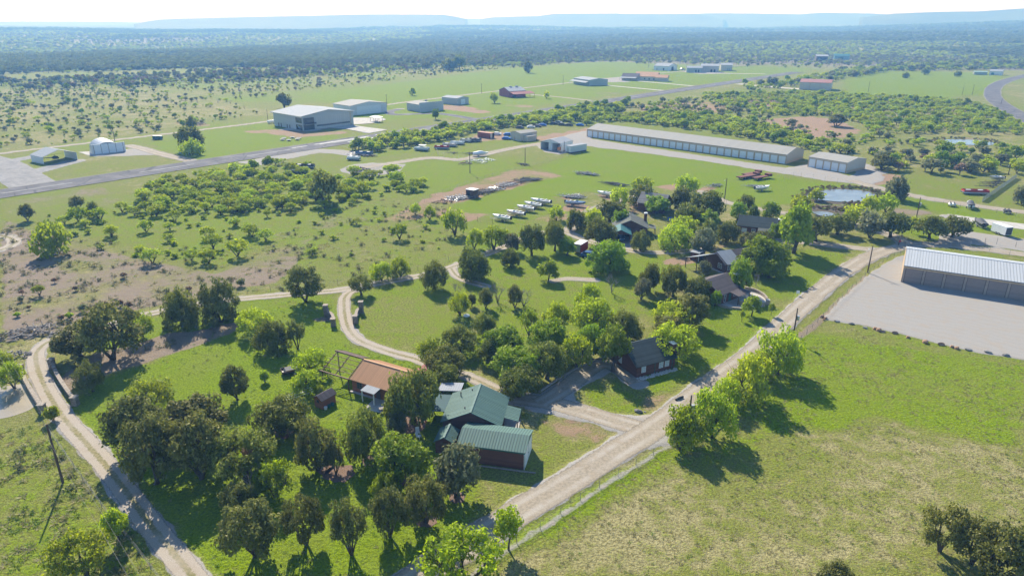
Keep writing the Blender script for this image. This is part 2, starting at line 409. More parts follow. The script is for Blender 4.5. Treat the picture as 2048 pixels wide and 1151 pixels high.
LUSH = [  # vivid watered or spring grass: polygon px, level (0 straw .. 1 vivid)
 ([(110, 700), (300, 650), (480, 600), (660, 590), (700, 690), (850, 720), (1000, 790), (900, 1151), (430, 1151), (200, 890), (130, 810), (200, 760), (330, 715)], 1.0),
 ([(700, 590), (900, 545), (1100, 490), (1280, 510), (1400, 520), (1300, 600), (1230, 690), (1000, 740), (850, 715), (710, 670)], .78),
 ([(700, 600), (900, 590), (1000, 640), (900, 690), (800, 700), (720, 670)], .62),
 ([(1030, 500), (1300, 515), (1380, 560), (1200, 560), (1000, 530)], .85),
 ([(940, 470), (1130, 470), (1160, 520), (1000, 555), (930, 530)], .85),
 ([(1280, 600), (1440, 590), (1560, 620), (1480, 715), (1300, 790), (1240, 760), (1350, 700)], .82),
 ([(1480, 500), (1700, 500), (1620, 590), (1540, 600), (1490, 560)], .78),
 ([(1150, 770), (1240, 760), (1300, 800), (1270, 830), (1180, 820)], .7),
 ([(1050, 800), (1240, 850), (1200, 900), (1000, 1020), (960, 940), (1060, 920)], .42),
 ([(905, 417), (985, 390), (1110, 352), (1140, 357), (1080, 334), (1140, 312), (1185, 298), (1240, 302), (1380, 320), (1470, 334), (1480, 345), (1545, 350), (1640, 364), (1700, 374), (1700, 382), (1610, 386), (1595, 408), (1500, 412), (1440, 392), (1340, 372), (1210, 385), (1150, 384), (1110, 396), (1040, 412), (985, 428)], 1.0),
 ([(700, 345), (830, 320), (960, 320), (1070, 335), (960, 358), (860, 392), (720, 372)], .72),
 ([(720, 312), (850, 290), (1000, 278), (1090, 282), (960, 310), (900, 316), (860, 310)], .62),
 ([(1680, 360), (1800, 340), (1960, 350), (2048, 372), (2048, 415), (1880, 395), (1740, 372)], .62),
 ([(1780, 385), (1870, 402), (2048, 428), (2048, 450), (1906, 430), (1830, 415)], .9),
 ([(1800, 445), (1900, 440), (2048, 458), (2048, 475), (1935, 460), (1860, 482), (1810, 470)], .9),
 ([(300, 285), (520, 247), (620, 265), (680, 275), (400, 318), (320, 300)], .9),
 ([(60, 340), (330, 300), (360, 322), (100, 362)], .45),
 ([(0, 318), (160, 300), (150, 330), (40, 350)], .62),
 ([(740, 250), (900, 232), (930, 238), (780, 262)], .5),
 ([(560, 235), (760, 200), (1000, 165), (1240, 140), (1500, 118), (1640, 118), (1600, 145), (1380, 172), (1180, 195), (940, 232), (780, 240)], .86),
 ([(600, 190), (1000, 140), (1300, 112), (1650, 105), (1640, 122), (1300, 148), (1000, 178), (700, 212)], .97),
 ([(1080, 175), (1200, 165), (1320, 178), (1180, 190), (1100, 188)], .8),
 ([(1690, 160), (1760, 140), (1990, 145), (2000, 160), (1985, 185), (1900, 195), (1700, 190)], .92),
 ([(1990, 185), (2048, 200), (2048, 230), (2010, 210)], .5),
 ([(1400, 660), (1560, 655), (2048, 735), (2048, 900), (1750, 830), (1600, 900), (1500, 830), (1460, 780)], .84),
 ([(950, 1100), (1340, 890), (1460, 800), (1600, 680), (1620, 700), (1480, 830), (1360, 920), (1080, 1080), (990, 1151)], .8),
 ([(1340, 890), (1520, 860), (1650, 940), (1500, 1000), (1400, 980)], .5),
 ([(1350, 960), (1600, 860), (2048, 900), (2048, 1151), (950, 1151)], .12),
 ([(1700, 740), (1980, 760), (1950, 800), (1720, 820)], .72),
 ([(0, 850), (90, 830), (260, 1060), (330, 1151), (0, 1151)], .60),
 ([(60, 420), (300, 380), (700, 400), (880, 430), (900, 520), (650, 560), (560, 470), (430, 540), (300, 500), (140, 470)], .74),
 ([(650, 470), (780, 440), (960, 470), (900, 530), (700, 575), (560, 575)], .48),
 ([(-40, 240), (0, 180), (180, 172), (420, 192), (520, 226), (330, 262), (-40, 306)], .34),
 ([(1250, 210), (1400, 190), (1600, 186), (1700, 190), (1900, 200), (1975, 215), (2060, 245), (2060, 312), (1740, 318), (1480, 240)], .40),
 ([(280, 640), (480, 602), (660, 590), (640, 610), (480, 630), (300, 665)], .78),
]
MUD = [([(660, 335), (700, 332), (812, 327), (812, 333), (740, 345)], .5), ([(1600, 398), (1612, 384), (1690, 374), (1760, 384), (1768, 398), (1740, 407), (1612, 408)], .9),
       ([(1600, 412), (1690, 408), (1720, 432), (1640, 440)], .8), ([(140, 735), (200, 700), (330, 668), (440, 640), (455, 655), (330, 690), (200, 730)], .45)]

def chaikin(pts, k=2):
    for _ in range(k):
        q = [pts[0]]
        for a, b in zip(pts[:-1], pts[1:]):
            a, b = np.asarray(a), np.asarray(b)
            q += [a * .75 + b * .25, a * .25 + b * .75]
        q.append(pts[-1]); pts = q
    return np.asarray(pts)
ROADW = {k: (chaikin(list(gpn(p)), 3), w) for k, (p, w) in ROADS.items()}

def make_ground():
    na, q = 940, 1.0062
    ang = np.linspace(R(-58), R(58), na)
    nr = int(math.log(42000 / 22) / math.log(q))
    rr = 22 * q ** np.arange(nr + 1)
    rr[-1] = 42000
    A, Rr = np.meshgrid(ang, rr)
    x, y = (Rr * np.sin(A)).ravel(), (Rr * np.cos(A)).ravel()
    P = np.stack([x, y], 1)
    r = np.hypot(x, y)
    # ragged edges: everything below is looked up at slightly displaced places
    wob = np.clip(r / 160, .7, 5)
    Pw = P + np.stack([(fbm(x / 5, y / 5, 1) - .5) * 3.2, (fbm(x / 5, y / 5, 2) - .5) * 3.2], 1) * wob[:, None]
    Pr = P + np.stack([(fbm(x / 2.2, y / 2.2, 3) - .5), (fbm(x / 2.2, y / 2.2, 4) - .5)], 1) * 1.1
    lush = .50 + (fbm(x / 45, y / 45, 11) - .5) * .8
    dirt = np.zeros(len(P)); red = np.zeros(len(P)); grav = np.zeros(len(P)); mud = np.zeros(len(P)); wood = np.zeros(len(P)); rut = np.zeros(len(P))
    def cover(poly, soft, PP):
        W_ = gpn(poly)
        lo, hi = W_.min(0) - soft * 2, W_.max(0) + soft * 2
        m = (P[:, 0] > lo[0]) & (P[:, 0] < hi[0]) & (P[:, 1] > lo[1]) & (P[:, 1] < hi[1])
        idx = np.nonzero(m)[0]
        if not len(idx): return idx, None
        d = seg_dist(PP[idx], W_, True)
        d = np.where(in_poly(PP[idx], W_), -d, d)
        return idx, sstep(soft, -soft, d)
    for poly, lv in LUSH:
        dist = np.hypot(*gpn(poly).mean(0))
        i, a = cover(poly, max(2.0, dist / 90), Pw)
        if a is not None:
            tgt = lv + (fbm(x[i] / 11, y[i] / 11, 21) - .5) * .45 * (1.15 - lv) + (fbm(x[i] / 38, y[i] / 38, 22) - .5) * .7 * (1.15 - lv)
            lush[i] = lush[i] * (1 - a) + tgt * a
    for poly, lv, ch in DIRT:
        if lv <= 0: continue
        dist = np.hypot(*gpn(poly).mean(0))
        i, a = cover(poly, max(1.2, dist / 130), Pw)
        if a is not None:
            t = red if ch else dirt
            t[i] = np.maximum(t[i], a * lv * (.55 + .75 * (fbm(x[i] / 9, y[i] / 9, 51, 3))))
    for poly, lv in MUD:
        i, a = cover(poly, 1.5, Pw)
        if a is not None: mud[i] = np.maximum(mud[i], a * lv)
    for k, poly in POLYS.items():
        dist = np.hypot(*gpn(poly).mean(0))
        i, a = cover(poly, max(.9, dist / 260), P + (Pw - P) * .45 + (Pr - P) * .8)
        if a is not None: grav[i] = np.maximum(grav[i], a)
    for k, (pts, w) in ROADW.items():
        lo, hi = pts.min(0) - 12, pts.max(0) + 12
        idx = np.nonzero((x > lo[0]) & (x < hi[0]) & (y > lo[1]) & (y < hi[1]))[0]
        if not len(idx): continue
        d = seg_dist(Pr[idx], pts[::2] if len(pts) > 60 else pts)
        a = sstep(w / 2 + .7, w / 2 - .6, d)
        grav[idx] = np.maximum(grav[idx], a)
        dirt[idx] = np.maximum(dirt[idx], sstep(w / 2 + 3.2, w / 2, d) * .55)
    # the strip of pale dirt under the road fence
    f = gpn([(930, 1160), (985, 1118), (1080, 1060), (1180, 990), (1260, 940), (1335, 893), (1345, 885)])
    d = seg_dist(Pr, f); grav = np.maximum(grav, sstep(1.2, .2, d) * .56)
    f = gpn([(1600, 672), (1640, 642), (1690, 594), (1735, 552)])
    d = seg_dist(Pr, f); dirt = np.maximum(dirt, sstep(1.6, .6, d) * .8)
    # thorn scrub and woods far off
    th = np.arctan2(x, y)
    far = sstep(980, 1250, r + (fbm(x / 160, y / 160, 31) - .5) * 300)
    band = fbm(x / 700 + 4, y / 900, 33, 4)
    wood = far * sstep(.40, .56, band + .10 * sstep(1500, 2500, r))
    grey = far * sstep(.50, .62, fbm(x / 420 + 9, y / 520, 35, 4)) * sstep(5200, 2500, r)
    lush = np.where(far > .01, lush * (1 - far) + far * (.40 + (fbm(x / 240, y / 240, 37) - .5) * .7), lush)
    z = terrain_z(x, y)
    V = np.stack([x, y, z], 1)
    ia = np.arange(nr)[:, None] * na + np.arange(na - 1)[None]
    Fc = np.stack([ia, ia + 1, ia + 1 + na, ia + na], -1).reshape(-1, 4)[:, ::-1]
    me = mesh_np('ground', V, Fc, None, 4, True)
    for nm, ch in (('m1', (lush, dirt, red, grav)), ('m2', (mud, wood, grey, rut))):
        at = me.attributes.new(nm, 'FLOAT_COLOR', 'POINT')
        at.data.foreach_set('color', np.clip(np.stack(ch, 1), 0, 1).astype(np.float32).ravel())
    return me

def ground_mat():
    t = NT('meadow_ground')
    g = t.n('NewGeometry').outputs['Position']
    def attr(nm):
        a = t.n('Attribute', attribute_name=nm)
        s = t.n('SeparateColor'); t.l(a.outputs['Color'], s.inputs[0])
        return s.outputs[0], s.outputs[1], s.outputs[2], a.outputs['Alpha']
    lush, dirt, red, grav = attr('m1'); mud, wood, grey, rut = attr('m2')
    n1 = t.noise(g, 2.6, 3, .7); n2 = t.noise(g, .45, 4, .6); n3 = t.noise(g, .09, 4, .6); nf = t.noise(g, 7.0, 2, .7)
    nw = t.noise(g, .035, 4, .62)
    mixn = t.math('ADD', t.math('MULTIPLY', n1, .45), t.math('MULTIPLY', n2, .55))
    k = t.math('ADD', t.math('ADD', lush, t.math('MULTIPLY', t.math('SUBTRACT', n3, .5), .9)), t.math('MULTIPLY', t.math('SUBTRACT', mixn, .5), 2.3))
    n1f = t.math('ADD', t.math('MULTIPLY', n1, .6), t.math('MULTIPLY', nf, .4))
    straw = t.mix(t.ss(n1f, .38, .62), (.130, .112, .045), (.410, .365, .175))
    green = t.mix(t.ss(n1f, .38, .64), (.078, .128, .001), (.225, .312, .003))
    olive = t.mix(t.ss(n1f, .38, .62), (.085, .100, .015), (.255, .270, .060))
    c = t.mix(t.ss(k, .12, .42), straw, olive)
    c = t.mix(t.ss(k, .48, .85), c, green)
    c = t.mix(t.ss(n3, .35, .7, 0, .30), c, (.19, .185, .05))
    d1 = t.mix(t.ss(nf, .3, .7), (.165, .125, .088), (.310, .248, .185))
    d2 = t.mix(t.ss(nf, .3, .7), (.22, .145, .092), (.36, .25, .165))
    br = t.math('MULTIPLY', t.math('SUBTRACT', mixn, .5), 1.3)
    c = t.mix(t.ss(t.math('ADD', dirt, br), .50, .85), c, d1)
    c = t.mix(t.ss(t.math('ADD', red, br), .48, .80), c, d2)
    gv = t.mix(t.ss(nf, .25, .75), (.215, .203, .186), (.375, .357, .328))
    gv = t.mix(t.ss(n2, .45, .72, 0, .55), gv, (.31, .255, .195))
    wv = t.n('TexWave', wave_type='RINGS', rings_direction='Z'); wv.inputs['Scale'].default_value = .16; wv.inputs['Distortion'].default_value = 9; wv.inputs['Detail'].default_value = 3; wv.inputs['Detail Scale'].default_value = .6
    t.l(t.mapping(g, (1, 1, 0)), wv.inputs['Vector'])
    gv = t.mix(t.ss(wv.outputs['Fac'], .72, .95, 0, .12), gv, (.185, .17, .15))
    c = t.mix(t.ss(t.math('ADD', grav, t.math('MULTIPLY', br, .45)), .40, .62), c, gv)
    md = t.mix(t.ss(n1, .35, .65), (.075, .062, .042), (.16, .135, .095))
    c = t.mix(t.ss(t.math('ADD', mud, br), .45, .7), c, md)
    # woods beyond the airstrip
    wd = t.mix(t.ss(nw, .35, .65), (.035, .055, .016), (.085, .11, .026))
    c = t.mix(t.ss(t.math('ADD', wood, t.math('MULTIPLY', t.math('SUBTRACT', n3, .5), .9)), .4, .6, 0, .92), c, wd)
    gy = t.mix(t.ss(n3, .35, .65), (.14, .115, .09), (.25, .21, .165))
    c = t.mix(t.ss(t.math('ADD', grey, t.math('MULTIPLY', t.math('SUBTRACT', n3, .5), .9)), .45, .65, 0, .7), c, gy)
    h = t.math('ADD', t.math('MULTIPLY', n2, .5), t.math('ADD', t.math('MULTIPLY', n1, .4), t.math('MULTIPLY', nf, .16)))
    hs = t.math('MULTIPLY', h, t.math('SUBTRACT', 1.0, t.math('MULTIPLY', grav, .85)))
    t.bsdf(c, .95, 0, t.bump(hs, 1.0, .6), .08)
    return t.m

def road_mat(name, kind):
    t = NT(name)
    g = t.n('NewGeometry').outputs['Position']
    uv = t.n('TexCoord').outputs['UV']
    s = t.n('SeparateXYZ'); t.l(uv, s.inputs[0])
    v = s.outputs[0]                                     # 0 .. 1 across
    n1 = t.noise(g, 2.2, 3, .7); n2 = t.noise(g, .5, 4, .6); nf = t.noise(g, 9.0, 2, .7); n3 = t.noise(g, .13, 4)
    edge = t.math('MULTIPLY', t.math('ABSOLUTE', t.math('SUBTRACT', v, .5)), 2.0)   # 0 centre .. 1 rim
    if kind == 'gravel':
        wr = t.math('MULTIPLY', t.ss(t.math('ABSOLUTE', t.math('SUBTRACT', edge, .45)), .05, .28, 1, 0), t.ss(n3, .3, .6))
        c = t.mix(t.ss(nf, .25, .75), (.27, .237, .193), (.46, .415, .35))
        c = t.mix(t.ss(n2, .45, .75, 0, .7), c, (.27, .205, .135))
        c = t.mix(t.math('MULTIPLY', t.math('SUBTRACT', 1.0, wr), .72), c, t.mix(t.ss(n1, .35, .65), (.20, .165, .115), (.33, .28, .205)))
    elif kind == 'track':
        c = t.mix(t.ss(nf, .25, .75), (.265, .226, .178), (.45, .395, .325))
        c = t.mix(t.ss(n2, .45, .75, 0, .5), c, (.30, .24, .175))
        mid = t.ss(t.math('ADD', edge, t.math('MULTIPLY', t.math('SUBTRACT', n1, .5), .55)), .14, .30, 1, 0)
        strip = t.math('MULTIPLY', mid, t.ss(n3, .30, .55, .25, .95))
        c = t.mix(strip, c, t.mix(t.ss(n1, .35, .65), (.15, .145, .05), (.27, .225, .12)))
    elif kind == 'asphalt':
        c = t.mix(t.ss(nf, .3, .7), (.085, .083, .088), (.135, .13, .135))
        c = t.mix(t.ss(n3, .40, .68, 0, .75), c, (.185, .178, .178))
        c = t.mix(t.ss(edge, .80, 1.0, 0, .5), c, (.25, .23, .20))
        vo = t.n('TexVoronoi', feature='DISTANCE_TO_EDGE'); vo.inputs['Scale'].default_value = .085; t.l(g, vo.inputs['Vector'])
        c = t.mix(t.ss(vo.outputs['Distance'], .005, .03, .6, 0), c, (.05, .05, .05))
    elif kind == 'worn_asphalt':
        c = t.mix(t.ss(n2, .3, .7), (.20, .195, .19), (.29, .28, .27))
        c = t.mix(t.ss(n3, .45, .7, 0, .5), c, (.15, .148, .145))
    else:
        c = t.mix(t.ss(n2, .3, .7), (.36, .34, .305), (.48, .455, .415))
    al = None
    if kind in ('gravel', 'track'):
        al = t.ss(t.math('ADD', edge, t.math('MULTIPLY', t.math('SUBTRACT', n1, .5), .5)), .80, .98, 1, 0)
    t.bsdf(c, .93, 0, t.bump(nf, .35, .05), .12, al)
    return t.m

def ribbon(name, pts, w, m, z, n_across=2, jitter=0.0):
    P = np.asarray(pts, float)
    # resample
    seg = np.hypot(*np.diff(P, axis=0).T); L = np.concatenate([[0], np.cumsum(seg)])
    n = max(8, int(L[-1] / max(1.5, w * .35)))
    s = np.linspace(0, L[-1], n)
    X, Y = np.interp(s, L, P[:, 0]), np.interp(s, L, P[:, 1])
    T = np.stack([np.gradient(X), np.gradient(Y)], 1); T /= np.linalg.norm(T, axis=1)[:, None]
    N = np.stack([-T[:, 1], T[:, 0]], 1)
    wl = w / 2 * (1 + (vnoise(s / 5, s * 0 + 1.5, 7) - .5) * jitter); wr = w / 2 * (1 + (vnoise(s / 5, s * 0 + 9.5, 8) - .5) * jitter)
    a = np.stack([X + N[:, 0] * wl, Y + N[:, 1] * wl], 1); b = np.stack([X - N[:, 0] * wr, Y - N[:, 1] * wr], 1)
    V = np.zeros((2 * n, 3)); V[0::2, :2] = b; V[1::2, :2] = a
    V[:, 2] = z + np.maximum(terrain_z(V[:, 0], V[:, 1]), 0)
    i = np.arange(n - 1) * 2
    Fc = np.stack([i, i + 2, i + 3, i + 1], 1)[:, ::-1]
    me = mesh_np(name, V, Fc, m)
    uv = me.uv_layers.new(name='UVMap')
    u = np.zeros((len(Fc), 4, 2)); vv = s / w
    order = np.stack([i, i + 2, i + 3, i + 1], 1)[:, ::-1]
    u[..., 0] = order % 2; u[..., 1] = vv[order // 2]
    uv.data.foreach_set('uv', u.astype(np.float32).ravel())
    if (np.cross(V[Fc[0][1]] - V[Fc[0][0]], V[Fc[0][2]] - V[Fc[0][0]])[2]) < 0: me.flip_normals()
    return link(name, me)
def sheet(name, poly, m, z):
    W_ = gpn(poly)
    me = bpy.data.meshes.new(name)
    me.from_pydata([(p[0], p[1], z) for p in W_], [], [tuple(range(len(W_)))])
    me.update()
    if me.polygons[0].normal.z < 0: me.flip_normals()
    me.materials.append(m)
    return link(name, me)

g_me = make_ground(); g_me.materials.append(ground_mat())
tag(link('ground', g_me), kind='structure')

M_GR, M_TR, M_AS, M_CO = road_mat('gravel', 'gravel'), road_mat('two_track_gravel', 'track'), road_mat('old_asphalt', 'asphalt'), road_mat('concrete', 'concrete'); M_WORN = road_mat('worn_asphalt', 'worn_asphalt')
TRACK = ('drive_west', 'drive_loop', 'drive_patio', 'field_track')
PUBLIC = {'drive_west': 'gravel_driveway', 'drive_loop': 'gravel_driveway', 'drive_yard': 'gravel_driveway', 'drive_cabin': 'gravel_driveway', 'drive_upper': 'gravel_driveway', 'drive_patio': 'gravel_driveway', 'drive_creek': 'gravel_path',
          'access_road': 'service_road', 'curve_road': 'paved_road', 'taxi_loop': 'taxiway', 'taxi_west': 'taxiway', 'taxi_link': 'taxiway', 'taxi_apron': 'taxiway', 'field_track': 'dirt_track'}
for i, (k, (pts, w)) in enumerate(ROADW.items()):
    m = M_AS if k in PAVED else M_WORN if k.startswith('taxi_') else M_CO if k in CONCRETE else M_TR if k in TRACK else M_GR
    tag(ribbon(PUBLIC.get(k, 'gravel_road'), pts, w, m, .004 + .0012 * i, jitter=.25 if m in (M_GR, M_TR) else .0), kind='structure')
# runway with its worn centre marks
rl = gpn([(-130, 408), (345, 333), (700, 280), (1178, 200.5), (1595, 144.3)])
rc, rd = rl[0], (rl[-1] - rl[0]); rlen = np.linalg.norm(rd); rd = rd / rlen; rn = np.array([-rd[1], rd[0]])
RWW = 17.0
tag(ribbon('runway', np.stack([rc, rc + rd * rlen]), RWW, M_AS, .17), kind='structure')
M_WP = mat('worn_white_paint', (.42, .42, .41), .8, 0, .25, .9)
mk = MB()
s = 20.0
rng = random.Random(4)
def strip_at(mb, s0, s1, o0, o1, z=.18):
    q = [rc + rd * s0 + rn * o0, rc + rd * s1 + rn * o0, rc + rd * s1 + rn * o1, rc + rd * s0 + rn * o1]
    mb.add([(p[0], p[1], z) for p in q], [(0, 1, 2, 3)])
M_FADE = mat('faded_paint', (.27, .27, .265), .9, 0, .3, .5)
while s < rlen - 20:
    strip_at(mk, s, s + 24, -.45, .45); s += 50
tag(mk.build('runway_centreline', M_FADE), kind='structure')
mk = MB()
s0 = float((gpn([(575, 295)])[0] - rc) @ rd)
for a, b, o in ((0, 9, 2.6), (14, 50, 3.4), (16, 48, 1.9), (36, 52, -2.5), (55, 63, 4.0), (30, 58, -3.6)):
    strip_at(mk, s0 + a, s0 + b, o - .55, o + .55)
tag(mk.build('runway_marking', M_WP), kind='structure')
tag(sheet('concrete_apron', POLYS['hangar_apron'], M_CO, .19), kind='structure')
tag(sheet('concrete_apron', [(157, 304), (187, 313), (195, 313), (252, 302), (256, 299), (240, 299)], M_CO, .02), kind='structure')

# water
def water_mat(name, col, rough):
    t = NT(name); g = t.n('NewGeometry').outputs['Position']
    n = t.noise(g, .8, 3); n2 = t.noise(g, .12, 4)
    c = t.mix(t.ss(n2, .35, .65), col, [q * 1.5 for q in col])
    t.bsdf(c, rough, 0, t.bump(n, .12, .06), .6)
    return t.m
M_WA = water_mat('pond_water', (.15, .155, .14), .2)
M_MUDW = water_mat('muddy_water', (.20, .165, .115), .3)
def pond(poly, m, z=.03):
    W_ = chaikin([tuple(p) for p in gpn(poly)] + [tuple(gpn(poly)[0])], 3)[:-1]
    me = bpy.data.meshes.new('pond'); me.from_pydata([(p[0], p[1], z) for p in W_], [], [tuple(range(len(W_)))]); me.update()
    if me.polygons[0].normal.z < 0: me.flip_normals()
    me.materials.append(m)
    return tag(link('pond', me), kind='structure')
pond([(1606, 394), (1618, 386), (1650, 380), (1700, 379), (1745, 385), (1756, 393), (1748, 402), (1716, 405), (1670, 404), (1630, 399)], M_WA, .17)
pond([(1868, 282), (1885, 279), (1930, 279), (1985, 284), (1994, 290), (1960, 291), (1925, 290), (1900, 289), (1878, 288)], M_WA, .17)
pond([(1622, 424), (1650, 423), (1675, 430), (1665, 435), (1640, 433)], M_WA, .17)
pond([(-80, 778), (20, 772), (50, 765), (66, 790), (74, 812), (40, 828), (0, 838), (-90, 850)], M_MUDW, .03)

# table-topped hills on the horizon
M_HILL = mat('far_scrub_hill', (.075, .092, .04), .95, 0, .35, .004)
def mesa(prof, r0, base=-30.0):
    """prof: (pixel column, row of the crest); the crest stands r0 metres off, the top runs back 1.6 km and the front slopes out"""
    n0 = np.array(prof, float); xs = np.linspace(n0[0, 0], n0[-1, 0], 90)
    rows = np.interp(xs, n0[:, 0], n0[:, 1])
    Vs = []
    for i, xp in enumerate(xs):
        u, v = (xp - 1024) / F, (575.5 - rows[i]) / F
        d = np.array([u, CP + v * SP, -SP + v * CP]); hd = np.hypot(d[0], d[1])
        rr = r0
        h = CAM_H + d[2] / hd * rr
        dx, dy = d[0] / hd, d[1] / hd
        for k, zz in ((-1.0, base), (-.30, base + (h - base) * .55), (-.10, h * .92 + base * .08), (0, h), (.5, h + 6), (1.6, h - 4), (2.2, base)):
            rk = rr + k * (1000 if k > 0 else 1100)
            Vs.append((dx * rk, dy * rk, zz))
    m = 7; Fs = []
    for i in range(len(xs) - 1):
        for k in range(m - 1):
            a = i * m + k
            Fs.append((a, a + m, a + m + 1, a + 1))
    mb = MB().add(Vs, Fs)
    mb.f += [tuple(range(m)), tuple(reversed(range((len(xs) - 1) * m, len(xs) * m)))]
    return tag(mb.build('mesa_hill', M_HILL, smooth=True), kind='structure')
mesa([(-300, 46), (60, 44.5), (230, 45), (300, 46.5)], 10500)
mesa([(820, 44), (880, 39.5), (940, 38.5), (1010, 39), (1060, 43)], 9500)
mesa([(268, 50), (290, 45.5), (318, 41), (345, 39.5), (500, 35), (640, 32), (700, 30), (780, 29.5), (885, 30), (910, 34), (935, 40)], 6500)
mesa([(960, 40), (985, 35.5), (1075, 33), (1110, 28), (1230, 27.5), (1250, 28.5), (1390, 28.5), (1420, 32), (1450, 41)], 7200)
mesa([(1300, 42), (1345, 33), (1380, 29), (1420, 27), (1500, 27.5), (1600, 29.5), (1640, 26), (1740, 27.5), (1800, 31)], 7800)
mesa([(1720, 36), (1790, 28), (1870, 24.5), (1960, 23), (2048, 17), (2150, 12), (2500, 8)], 5600)

# the air
hz = MB().box(-46000, -600, -75, 46000, 47000, 330).build('haze')
t = NT('haze_air')
vol = t.n('VolumePrincipled')
vol.inputs['Color'].default_value = (.20, .48, 1.0, 1)
vol.inputs['Density'].default_value = 3.3e-4
vol.inputs['Absorption Color'].default_value = (1, 1, 1, 1)
vol.inputs['Anisotropy'].default_value = .12
t.l(vol.outputs[0], t.out.inputs['Volume'])
hz.data.materials.append(t.m)
tag(hz, kind='stuff')

# ================================================================== TREES
L_OAK = leaf_mat('live_oak_leaves', (.092, .112, .012), (.265, .285, .044), .48)
L_CED = leaf_mat('cedar_foliage', (.098, .108, .016), (.270, .270, .060), .46)
L_MES = leaf_mat('mesquite_leaves', (.245, .315, .006), (.460, .520, .016), .66)
L_ELM = leaf_mat('spring_elm_leaves', (.150, .230, .006), (.320, .410, .018), .56)
L_GRY = leaf_mat('grey_green_leaves', (.150, .165, .065), (.270, .275, .130), .48)
L_RED = leaf_mat('dead_red_leaves', (.170, .105, .065), (.300, .200, .130), .35)
M_BARK = mat('bark', (.085, .068, .052), .95, 0, .35, 3)
M_PALEBARK = mat('grey_dead_wood', (.27, .245, .22), .95, 0, .3, 3)

def leaf_cloud(rg, C, Rad, n, size, shell=.55, upb=.85):
    """n diamond leaf sprays round each clump centre"""
    k = len(C)
    d = rg.normal(size=(k * n, 3)); d /= np.linalg.norm(d, axis=1)[:, None]
    ci = np.repeat(np.arange(k), n)
    rad = (shell + (1 - shell) * rg.random(k * n) ** .6)
    far = rg.random(k * n) < .2
    rad = np.where(far, rad * (1.05 + .5 * rg.random(k * n)), rad)
    p = C[ci] + d * Rad[ci] * rad[:, None]
    nrm = d * .5 + rg.normal(size=d.shape) * .6 + np.array([0, 0, upb])
    nrm /= np.linalg.norm(nrm, axis=1)[:, None]
    a = np.cross(nrm, rg.normal(size=d.shape)); a /= np.linalg.norm(a, axis=1)[:, None]
    b = np.cross(nrm, a)
    s = size * (.6 + .8 * rg.random(k * n))[:, None]
    V = np.stack([p - a * s, p - b * s * .55, p + a * s, p + b * s * .55], 1).reshape(-1, 3)
    return V, np.arange(len(V)).reshape(-1, 4)

